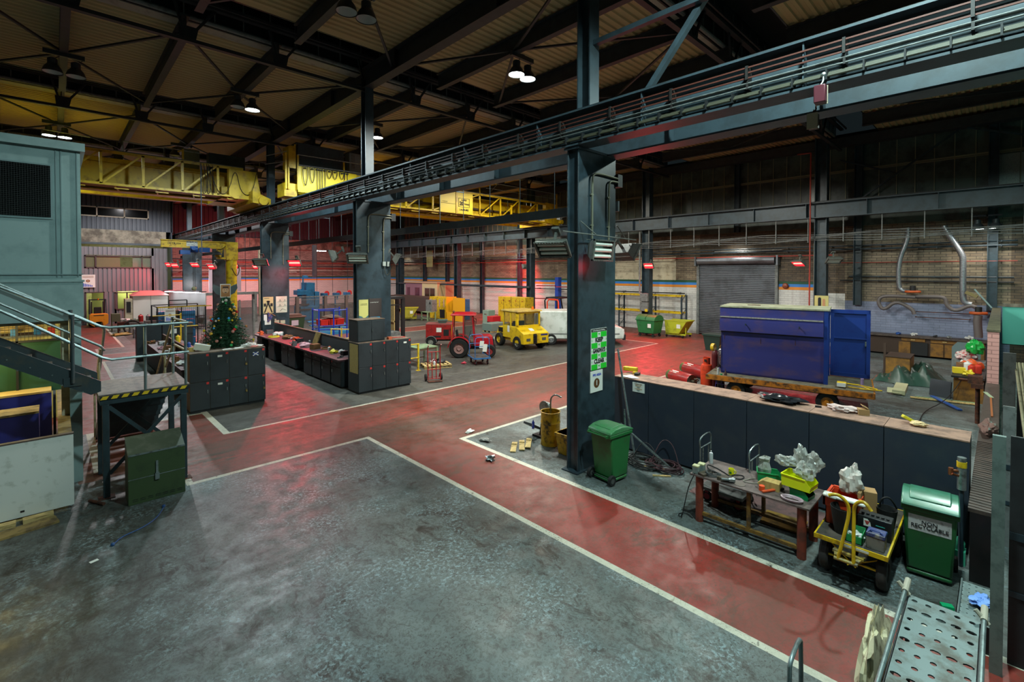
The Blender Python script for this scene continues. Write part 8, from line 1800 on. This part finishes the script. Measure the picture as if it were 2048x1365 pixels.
b = MB(); b.add([(8.02,26.7,2.10),(8.20,26.7,1.95),(8.28,26.7,1.86),(8.22,26.7,1.72),(8.08,26.7,1.56),(8.0,26.7,1.60),(8.05,26.7,1.80)],[(0,1,2,3,4,5,6)]); [b.v.append(v+V(0,.01,0)) for v in list(b.v)]; b.f.append(tuple(range(7,14))[::-1]); b.mi.append(0)
b.B('cloth',mat('flag_navy',(40,48,110),.6,wear=(170,120,50),scale=7,amount=.4),fg,**W1)
b = MB(); b.cyl((8.02,26.7,2.12),(8.42,26.75,1.86),.008,6); b.B('stick',M_wood,fg,**W1)
simple('notice','white notices hanging under the flag on the third column','notice',M_paper,lambda b: (b.box(7.86,8.02,26.78,26.795,1.65,1.95),b.box(7.9,8.2,26.77,26.785,1.42,1.66)))
simple('socket_box','pale socket boxes at the foot of the third column','socket',M_cream,lambda b: (b.box(8.36,8.60,26.72,26.8,1.42,1.62),b.box(8.66,8.9,26.72,26.8,1.42,1.60),b.box(8.37,8.45,26.72,26.8,1.64,1.70)))
# boards on back wall columns, bell, hanging switch boxes on the runway beams
bh = T('notice_board','yellowish board with two arched figures on the column behind the container','board',(28.66,6.5,2.4))
b = MB(); b.box(28.64,28.70,6.18,6.80,2.38,2.96); b.B('board',mat('board_yellowish',(190,180,112),.7),bh,**WS)
b = MB(); b.box(28.63,28.64,6.50,6.64,2.42,2.80); b.lathe([(0,0),(.07,0)],14,(28.632,6.57,2.80),'x',caps=False); b.B('dark_arch',M_ink,bh,**W1)
b = MB(); b.box(28.63,28.64,6.32,6.44,2.42,2.74); b.lathe([(0,0),(.06,0)],14,(28.632,6.38,2.74),'x',caps=False); b.B('brown_arch',mat('arch_tan',(180,130,90),.6),bh,**W1)
simple('alarm_bell','round rust-red alarm bell right of the roller shutter','bell',mat('bell_rust',(130,60,34),.4),lambda b: b.lathe([(0,0),(.16,0),(.17,-.04),(.12,-.10),(0,-.12)],20,(31.36,8.95,3.36),'x'))
simple('wall_sheet','tall pale perforated sheet hung high on the far back wall','sheet',mat('sheet_khaki',(140,136,88),.6),lambda b: b.box(30.45,30.5,44.25,45.45,4.75,6.6))
simple('wall_sheet','narrow pale ladder-like strip right of the roller shutter','strip',M_cream,lambda b: b.box(30.9,30.95,7.22,7.40,3.1,5.8))
for i,(x,y,z,m,s_) in enumerate(((7.60,1.76,6.52,mat('maroon_box',(88,36,46),.4),1),(8.75,2.12,6.48,mat('brown_box',(70,40,30),.6),0))):
    t = T('limit_switch_box',['maroon switch box hung on the face of the runway beam near the camera','brown switch box hung below the second runway beam'][i],'switch box',(x,y,z))
    b = MB(); b.box(x-.06,x+.06,y-.07,y+.07,z,z+.24); b.B('case',m,t,world=True,bevel=.012)
    b = MB(); b.box(x-.07,x-.06,y-.075,y+.075,z-.005,z+.245) if i else b.box(x+.06,x+.07,y-.075,y+.075,z-.005,z+.245); b.B('flange',M_cream,t,**W1)
    b = MB(); b.tube([(x,y,z+.24),(x+.02,y-.03,z+.3),(x+.06,y-.02,z+.38)],.012,6,smooth=1); b.ball((x+.07,y-.02,z+.40),.04,8) if i==0 else b.bar((x,y,z+.24),(x,y-.02,z+.30),.05,.03); b.B('gland',M_chrome if i==0 else M_rust,t,**W1)
# low dark beam across the back columns and white boxes
b = MB(); b.box(28.62,28.72,27.5,48.4,2.84,3.0); tag(b.B('guard_beam',M_steel),'low dark beam running between the back-wall columns above the machines','beam')
# ================================================================== FAR LEFT AND FAR CENTRE
fk2 = T('forklift','orange counterbalance forklift seen from behind below the ribbed wall','forklift',(2.4,48.2,0))
M_fork = mat('forklift_orange',(236,140,20),.4,wear=(200,110,20),scale=3,amount=.3)
def FK(b,nm,m,**k): return b.B(nm,m,fk2,world=True,**k)
b = MB(); b.prism([(1.87,.28),(1.87,.95),(1.95,1.02),(2.87,1.02),(2.95,.95),(2.95,.28),(2.66,.05),(2.58,.42),(2.24,.42),(2.16,.05)],'y',47.3,48.1); FK(b,'counterweight',M_fork,bevel=.02)
b = MB(); b.box(2.05,2.75,48.1,49.6,.3,.9); FK(b,'body',M_fork)
b = MB(); b.box(2.1,2.7,47.29,47.3,.88,.93); FK(b,'vent',M_dark)
b = MB()
for x in (1.93,2.85): b.bar((x,47.6,1.0),(x,47.9,2.05),.06,.06); b.bar((x,49.3,.9),(x,49.0,2.05),.06,.06); b.bar((x,47.9,2.05),(x,49.0,2.05),.06,.06)
for k in range(5): b.box(1.93,2.88,47.9+.25*k,47.95+.25*k,2.03,2.07)
FK(b,'overhead_guard',M_dark)
b = MB(); b.box(2.15,2.6,47.95,48.1,.95,1.5); b.box(2.15,2.6,48.1,48.5,.9,1.05); FK(b,'seat',M_black,bevel=.04)
for x in (2.05,2.75): b = MB(); b.box(x,x+.08,49.6,49.75,.1,1.85); FK(b,'mast_rail',M_dark)
b = MB(); b.lathe([(0,0),(.05,0),(.05,.08),(0,.08)],10,(2.4,47.9,2.07)); FK(b,'beacon',mat('orange_beacon',(230,110,20),.25))
for x in (1.98,2.78): b = MB(); b.lathe([(0,-.1),(.25,-.1),(.28,0),(.25,.1),(0,.1)],18,(x,49.2,.28),'x'); FK(b,'wheel',M_black)
b = MB(); b.lathe([(0,-.14),(.19,-.14),(.2,.14),(0,.14)],16,(2.41,47.7,.2),'x'); FK(b,'wheel',M_black)
sh_ = T('spray_booth','white box-like enclosure with a sloping top, lit pink by the heaters','booth',(5.15,46.2,0))
b = MB(); b.box(4.22,6.34,45.0,47.4,0,2.40); b.B('body',mat('booth_white',(208,200,192),.5),sh_,**WS)
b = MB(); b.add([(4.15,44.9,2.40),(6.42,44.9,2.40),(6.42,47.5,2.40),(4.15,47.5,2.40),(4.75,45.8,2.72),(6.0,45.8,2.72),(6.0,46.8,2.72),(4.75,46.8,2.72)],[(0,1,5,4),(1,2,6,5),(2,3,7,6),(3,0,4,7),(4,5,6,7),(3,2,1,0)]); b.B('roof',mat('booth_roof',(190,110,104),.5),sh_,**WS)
b = MB(); b.box(5.27,5.29,44.985,45.0,0,2.4); b.B('seam',M_grey,sh_,**WS)
simple('vent_unit','grey tall vented cabinet left of the white enclosure','cabinet',M_cream,lambda b: b.box(3.72,4.15,44.6,45.4,0,2.2))
simple('louvre_grille','dark louvre on the vented cabinet','louvre',M_dark,lambda b: b.box(3.80,4.05,44.57,44.598,1.2,2.0))
# clutter by the forklift
for i,(x,y,w_,d_,h_,m,lab) in enumerate(((3.1,43.5,.5,.5,1.25,mat('olive_machine',(92,92,66),.6),'olive machine right of the orange forklift'),(3.45,42.2,.7,.5,.75,M_rust,'brown bench below the olive machine'),(4.1,42.0,.8,.6,.7,M_grey,'grey bench in front of the white enclosure'),(4.9,42.0,.7,.6,.75,M_grey,'second grey bench in front of the white enclosure'),(3.9,38.5,.6,.5,.55,mat('grey_blue_box',(84,92,100),.5),'grey-blue box near the wheel'),(5.3,38.0,.7,.5,.65,M_wood,'tan crate near the wheel'))):
    t = T('machine' if i==0 else 'work_bench' if i < 4 else 'crate',lab,'machine' if i==0 else 'bench' if i < 4 else 'crate',(x,y,0))
    b = MB(); b.box(-w_/2,w_/2,-d_/2,d_/2,h_*.55,h_); b.B('body',m,t,bevel=.02)
    for sx_ in (-1,1):
        b = MB(); b.box(sx_*(w_/2-.04)-.03,sx_*(w_/2-.04)+.03,-d_/2,d_/2,0,h_*.55); b.B('leg',m,t)
for i,(k,x,y,z,s_,m,lab) in enumerate((('rag',4.0,42,.70,.4,mat('green_cloth',(40,80,50),.6),'green cloth on the grey bench'),('can',4.35,42,.70,.5,M_redpaint,'red canister on the grey bench'),('can',4.75,42,.75,.4,M_grey,'grey drum on the second grey bench'),('box',5.1,42,.75,.5,M_dark,'dark case on the second grey bench'),('rag',3.5,42.2,.75,.4,stuffm[0],'pale heap on the brown bench'))): item(k,x,y,z,s_,m,0,lab,'object',None)
wh = T('spoked_wheel','black spoked wheel standing beyond the landing rail','wheel',(3.75,40.5,.47))
b = MB(); b.tube([(3.75+.45*math.cos(a),40.5,.47+.45*math.sin(a)) for a in [2*PI*i/24 for i in range(24)]],.05,8,closed=True); b.B('tyre',M_black,wh,**W1)
b = MB(); [b.cyl((3.75,40.5,.47),(3.75+.42*math.cos(a),40.5,.47+.42*math.sin(a)),.01,5) for a in [2*PI*i/12 for i in range(12)]]; b.B('spokes',M_grey,wh,**W1)
b = crumple((3.15,40.2,.08),(.5,.3,.09),91,12,.6); tag(b.B('scrap_heap',mat('yellow_scrap',(140,118,44),.6)),'heap of yellowish scrap on the floor by the spoked wheel','scrap')
# wire cage with notice board
cg = T('wire_cage','dark wire storage cage with a white notice board on its front','cage',(5.0,31.5,0))
b = MB()
for (x,y) in ((3.85,30.6),(6.0,30.6),(3.85,32.6),(6.0,32.6),(4.9,30.6)): b.box(x-.03,x+.03,y-.03,y+.03,0,2.35)
for z in (.1,1.2,2.35): b.bar((3.85,30.6,z),(6.0,30.6,z),.05,.05); b.bar((3.85,32.6,z),(6.0,32.6,z),.05,.05); b.bar((3.85,30.6,z),(3.85,32.6,z),.05,.05)
b.bar((4.35,30.6,2.35),(4.35,30.6,2.68),.05,.05); b.bar((5.15,30.6,2.35),(5.15,30.6,2.68),.05,.05); b.bar((4.35,30.6,2.68),(5.15,30.6,2.68),.05,.05); b.B('frame',M_dark,cg,**WS)
b = MB(); x = 3.9
while x < 6: b.box(x,x+.012,30.58,30.59,.1,2.35); x += .09
b.B('wire_infill',M_dark,cg,**WS)
b = MB(); b.bar((3.85,30.56,2.33),(6.3,30.56,2.33),.03,.05); b.B('yellow_rail',M_yellow,cg,**WS)
nb = T('notice_board','white notice board with a round emblem and blue bars on the wire cage','board',(4.4,30.5,1.6))
b = MB(); b.box(4.15,4.62,30.5,30.53,1.58,2.25); b.B('board',M_paper,nb,**WS)
b = MB(); b.lathe([(.02,0),(.07,0)],14,(4.38,30.495,1.92),'y',caps=False); b.box(4.2,4.57,30.49,30.5,2.16,2.18); b.box(4.2,4.57,30.49,30.5,2.10,2.12); b.B('emblem',mat('brown_ink',(140,90,50),.8),nb,**W1)
b = MB(); [b.box(4.22+.055*k,4.25+.055*k,30.49,30.5,1.62,1.80-.02*k) for k in range(6)]; b.B('bars',mat('ink_blue',(40,70,190),.6),nb,**W1)
nb2 = dup(nb,(1.95,49.85,3.0),label='white notice board with a round emblem and blue bars beside the cabin corner'); nb2.scale = (1.8,1,1.5)
for i,(x,y,m,lab) in enumerate(((4.3,31.5,mat('blue_stock',(40,110,160),.5),'blue crates inside the wire cage, left stack'),(5.3,31.6,mat('blue_stock',(40,110,160),.5),'blue crates inside the wire cage, right stack'),(4.8,32.2,stuffm[2],'brown stock inside the wire cage'))):
    simple('stock_crate',lab,'crate',m,lambda b: [b.box(x-.35,x+.35,y-.3,y+.3,.1+.5*k,.55+.5*k) for k in range(4)] and None)
# tube lights over white backed benches
tlb = T('lit_workbench','far workbench with a white back panel under a slanting row of lights','bench',(7.2,43.5,0))
b = MB(); b.bar((6.6,46.2,1.45),(8.1,41.2,1.45),.06,2.3); b.B('back_panel',mat('panel_whitish',(196,192,190),.5),tlb,**WS)
b = MB(); b.bar((6.4,46.0,2.72),(7.9,41.0,2.72),.5,.06); b.B('canopy',M_dark,tlb,**WS)
for k in range(4):
    p = V(6.25,45.4,2.66)+V(1.5,-5.0,0)*(.02+.24*k); b = MB(); b.bar(p,p+V(.27,-.9,0),.22,.03); b.B('tube_light',mat('tube_lit',(255,255,255),.5,emit=(240,248,255),estr=12),tlb,**W1)
b = MB(); b.bar((6.2,46.0,.95),(7.7,41.0,.95),.7,.06); b.B('worktop',M_benchtop,tlb,**WS)
for p in ((6.2,45.6),(7.5,41.4)): b = MB(); b.box(p[0]-.04,p[0]+.04,p[1]-.3,p[1]+.3,0,.95); b.B('leg',M_grey,tlb,**W1)
for i in range(5): item(['box','can','rag','box','can'][i],6.35+.28*i,45.3-.9*i,.98,.4,stuffm[(7,0,4,6,0)[i]],.3,['blue box','white tin','pink rag','grey box','off-white tin'][i]+' on the far lit workbench','object',None)
# yellow post rail
yr2 = T('guard_rail','thin yellow rail post left of the Christmas tree','guard rail',(4.4,24.0,0))
b = MB(); b.box(4.36,4.42,27.6,27.66,0,2.2); b.B('post',M_yellow,yr2,**W1); b = MB(); b.cyl((4.1,27.63,1.55),(5.1,27.63,1.55),.025,8); b.cyl((3.3,27.63,2.12),(4.4,27.63,2.12),.025,8); b.B('rail',M_yellow,yr2,**W1)
# grey guarded cells, mesh screens behind third column
M_mesh = mat('mesh_grey',(96,92,92),.5,alpha=.45)
ms = T('mesh_screen','grey mesh safety screen with posts left of the third column','screen',(8.6,33.0,0))
for x in (7.7,8.3,9.1): b = MB(); b.box(x-.05,x+.05,32.95,33.05,0,2.45); b.B('post',M_grey,ms,**W1)
for x0,x1 in ((7.75,8.25),(8.35,9.05)): b = MB(); b.box(x0,x1,32.99,33.01,.15,2.4); b.B('mesh_panel',M_mesh,ms,**WS)
ms2 = T('mesh_screen','long low mesh screen with brown posts in front of the blue machines','screen',(14.0,34.5,0))
for x in (10.4,12.3,14.3,15.9,17.3): b = MB(); b.box(x-.1,x+.1,34.4,34.6,0,2.45); b.B('post',mat('brown_post',(96,78,74),.6),ms2,**W1)
b = MB(); b.bar((10.3,34.5,2.42),(17.4,34.5,2.42),.06,.06); b.bar((10.3,34.5,2.2),(17.4,34.5,2.2),.03,.03); b.bar((10.3,34.5,.2),(17.4,34.5,.2),.05,.05); b.B('rail',M_grey,ms2,**WS)
b = MB(); b.box(10.4,17.3,34.49,34.51,.2,2.4); b.B('mesh_panel',mat('mesh_faint',(96,92,92),.5,alpha=.22),ms2,**WS)
# blue vertical machine
bm_ = T('milling_machine','tall bright blue machine tool between the second and third columns','machine',(16.0,42.5,0))
M_mb = mat('mill_blue',(24,110,158),.4,wear=(20,84,120),scale=3,amount=.4)
b = MB(); b.box(15.75,16.5,42.0,43.2,1.0,3.25); b.box(15.2,16.75,41.8,43.4,0,1.2); b.box(16.4,16.9,42.0,43,1.0,2.45); b.B('column',M_mb,bm_,world=True,bevel=.02)
b = MB(); b.box(14.95,15.8,41.9,42.8,2.2,2.6); b.cyl((15.3,42.3,1.9),(15.3,42.3,2.7),.2,16); b.B('head',M_mb,bm_,world=True,bevel=.02)
b = MB(); b.cyl((15.55,42.2,2.4),(15.55,42.2,3.9),.06,10); b.lathe([(0,0),(.22,0),(.22,.15),(0,.2)],14,(15.75,42.2,3.7)); b.B('motor',M_mb,bm_,**W1)
b = MB(); b.box(14.9,15.9,41.7,42.4,1.3,1.42); b.box(15.0,16.0,41.6,42.6,.9,1.0); b.B('table',mat('dark_brown_table',(60,40,40),.6),bm_,**W1)
for i,(x,y,m,lab) in enumerate(((17.3,42,M_mb,'blue and red bench drill, left of three in front of the pink-lit wall'),(18.4,42,M_mb,'blue and red bench drill, middle of three in front of the pink-lit wall'),(19.6,42.4,M_mb,'blue and red bench drill, right of three in front of the pink-lit wall'),(13.4,41,M_mb,'blue bench drill left of the tall blue machine'))):
    t = T('bench_drill',lab,'drill',(x,y,0))
    b = MB(); b.cyl((0,.2,.8),(0,.2,2.3),.06,12); b.box(-.2,.2,-.35,.35,2.0,2.3); b.cyl((0,-.25,1.7),(0,-.25,2.0),.06,10); b.B('column',m,t,bevel=.01)
    b = MB(); b.lathe([(0,-.05),(.22,-.05),(.25,0),(.22,.05),(0,.05)],18,(.22,-.05,2.25),'y'); b.B('belt_guard',mat('guard_red',(196,30,30),.4),t)
    b = MB(); b.box(-.3,.3,-.4,.4,1.2,1.26); b.B('table',M_grey,t); b = MB(); b.box(-.35,.35,-.4,.45,0,.8); b.B('base',M_mb if i % 2 else M_grey,t)
for k in range(9):
    x = 10.5+1.55*k; b = MB(); b.cyl((x,46.0,2.2),(x,46.0,11.6),.02,6); tag(b.B('drop_cable',M_dark),'thin vertical drop wire, number %s from the left before the white wall' % ['one','two','three','four','five','six','seven','eight','nine'][k],'wire',None)
for i,(y,z,m) in enumerate(((61.6,5.3,M_pred),(61.6,4.9,M_steel),(61.5,4.6,M_pred),(61.6,5.6,M_steel),(61.3,4.35,M_strip))):
    b = MB(); b.cyl((9,y,z),(31,y,z),.05 if i < 4 else .1,8); [b.box(x,x+.05,y-.06,62,z-.06,z+.06) for x in (10,16,22,28)]
    tag(b.B('wall_pipe',m),['red pipe along the far wall, upper of two','dark pipe along the far wall, lower of two','red pipe along the far wall, lower of two','dark pipe along the far wall, topmost','broad pale pipe along the far wall'][i],'pipe')
# olive waste bin with notice
ob = T('waste_container','olive waste container with a pink-lit notice right of the third column','waste bin',(11.8,33.4,0))
b = MB(); b.hull((11.2,12.15,33.0,33.8),(11.1,12.25,32.9,33.9),.15,1.15); b.B('body',M_olive,ob,world=True,bevel=.02)
b = MB(); b.box(11.02,12.32,32.84,33.96,1.12,1.22); b.box(11.2,12.1,33.1,33.9,1.22,1.34); b.B('lid',mat('lid_reddish',(110,70,60),.5),ob,world=True,bevel=.02)
b = MB(); b.box(11.35,11.8,32.87,32.89,.6,.95); b.B('notice',mat('pink_notice',(206,176,190),.7),ob,**W1)
for (x,y) in ((11.3,33.1),(12.05,33.1),(11.3,33.7),(12.05,33.7)): b = MB(); b.lathe([(0,-.03),(.08,-.03),(.08,.03),(0,.03)],10,(x,y,.08),'x'); b.B('castor',M_black,ob,**W1)
# blue stillage with red crates
bs = T('stillage','blue tubular stillage holding red crates left of the second column','stillage',(11.4,26.9,0))
M_bt = mat('stillage_blue',(30,56,170),.4)
for (x,y) in ((10.62,26.5),(12.15,26.3),(10.62,27.4),(12.15,27.3),(11.24,26.0)): b = MB(); b.cyl((x,y,0),(x,y,2.12),.04,8); b.B('post',M_bt,bs,**W1)
b = MB()
for z in (1.16,2.02,.12,.95): b.cyl((11.24,26.0,z),(12.15,26.3,z),.03,8); b.cyl((10.62,26.5,z),(11.24,26.0,z),.03,8); b.cyl((10.62,27.4,z),(12.15,27.3,z),.03,8); b.cyl((10.62,26.5,z),(10.62,27.4,z),.03,8)
b.B('rail',M_bt,bs,**W1); b = MB(); b.box(10.62,12.15,26.35,27.3,1.14,1.17); b.B('deck',M_grey,bs,**W1)
for i in range(3): simple('crate',['left','middle','right'][i]+' red crate on the blue stillage','crate',mat('crate_red',(196,36,26),.4),lambda b: (b.hull((10.72+.46*i,11.12+.46*i,26.45,27.1),(10.70+.46*i,11.14+.46*i,26.42,27.13),1.17,1.45),b.box(10.69+.46*i,11.15+.46*i,26.41,27.14,1.45,1.50)))
bag('brown sacks lying on the red crates',(11.4,26.8,1.60),(.5,.25,.12),95,mat('brown_sack',(116,92,80),.8),.4)
yg = T('guard_rail','small yellow rail panel left of the dark two-door cabinet','guard rail',(11.2,25.4,0))
b = MB(); b.cyl((10.88,25.5,0),(10.88,25.5,1.1),.035,8); b.cyl((11.4,25.35,0),(11.4,25.35,1.12),.035,8); b.cyl((10.85,25.5,1.07),(11.9,25.2,.98),.03,8); b.cyl((10.85,25.5,.5),(11.9,25.2,.5),.03,8); b.B('frame',M_yellow,yg,**W1)
simple('steel_ramp','bright blue slatted ramp beyond the bench back board','ramp',mat('ramp_blue',(40,130,180),.5),lambda b: [b.box(12.2,14.6,31.0+.4*k,31.3+.4*k,.15+.22*k,.2+.22*k) for k in range(4)] and b.box(12.2,14.6,31.0,32.6,0,.15))
simple('sack_truck','rusty dark frame leaning left of the third column','trolley',M_rust,lambda b: (b.bar((8.2,29.0,.02),(8.5,29.3,1.35),.06,.3),b.box(8.0,8.35,28.85,29.15,0,.05)))
# brown shelving at far centre-left (behind third column)
simple('conveyor_frame','long yellow and grey conveyor frame behind the mesh screen','conveyor',M_grey,lambda b: (b.box(8.4,12.5,44.0,44.8,2.3,2.5),b.box(8.5,8.7,44.0,44.8,0,2.3),b.box(12.2,12.4,44,44.8,0,2.3)))
simple('curtain','pale hanging curtains beyond the conveyor frame','curtain',mat('curtain_pale',(170,150,160),.7),lambda b: [b.box(9.3+.9*k,9.9+.9*k,46.0,46.1,2.5,4.6) for k in range(3)] and None)
for i,(x,z0,z1) in enumerate(((8.6,0,6.5),(11.3,0,6.5),(14.3,0,6.5),(19.5,3.6,7))):
    b = MB(); b.box(x,x+.35,50.0,50.35,z0,z1); tag(b.B('pillar',[M_cream,M_steel,M_cream,M_steel][i]),['pale pillar far behind the jib mast','dark pillar far left of the third column','pale pillar far right of the third column','dark hanging pillar before the far wall'][i],'pillar')
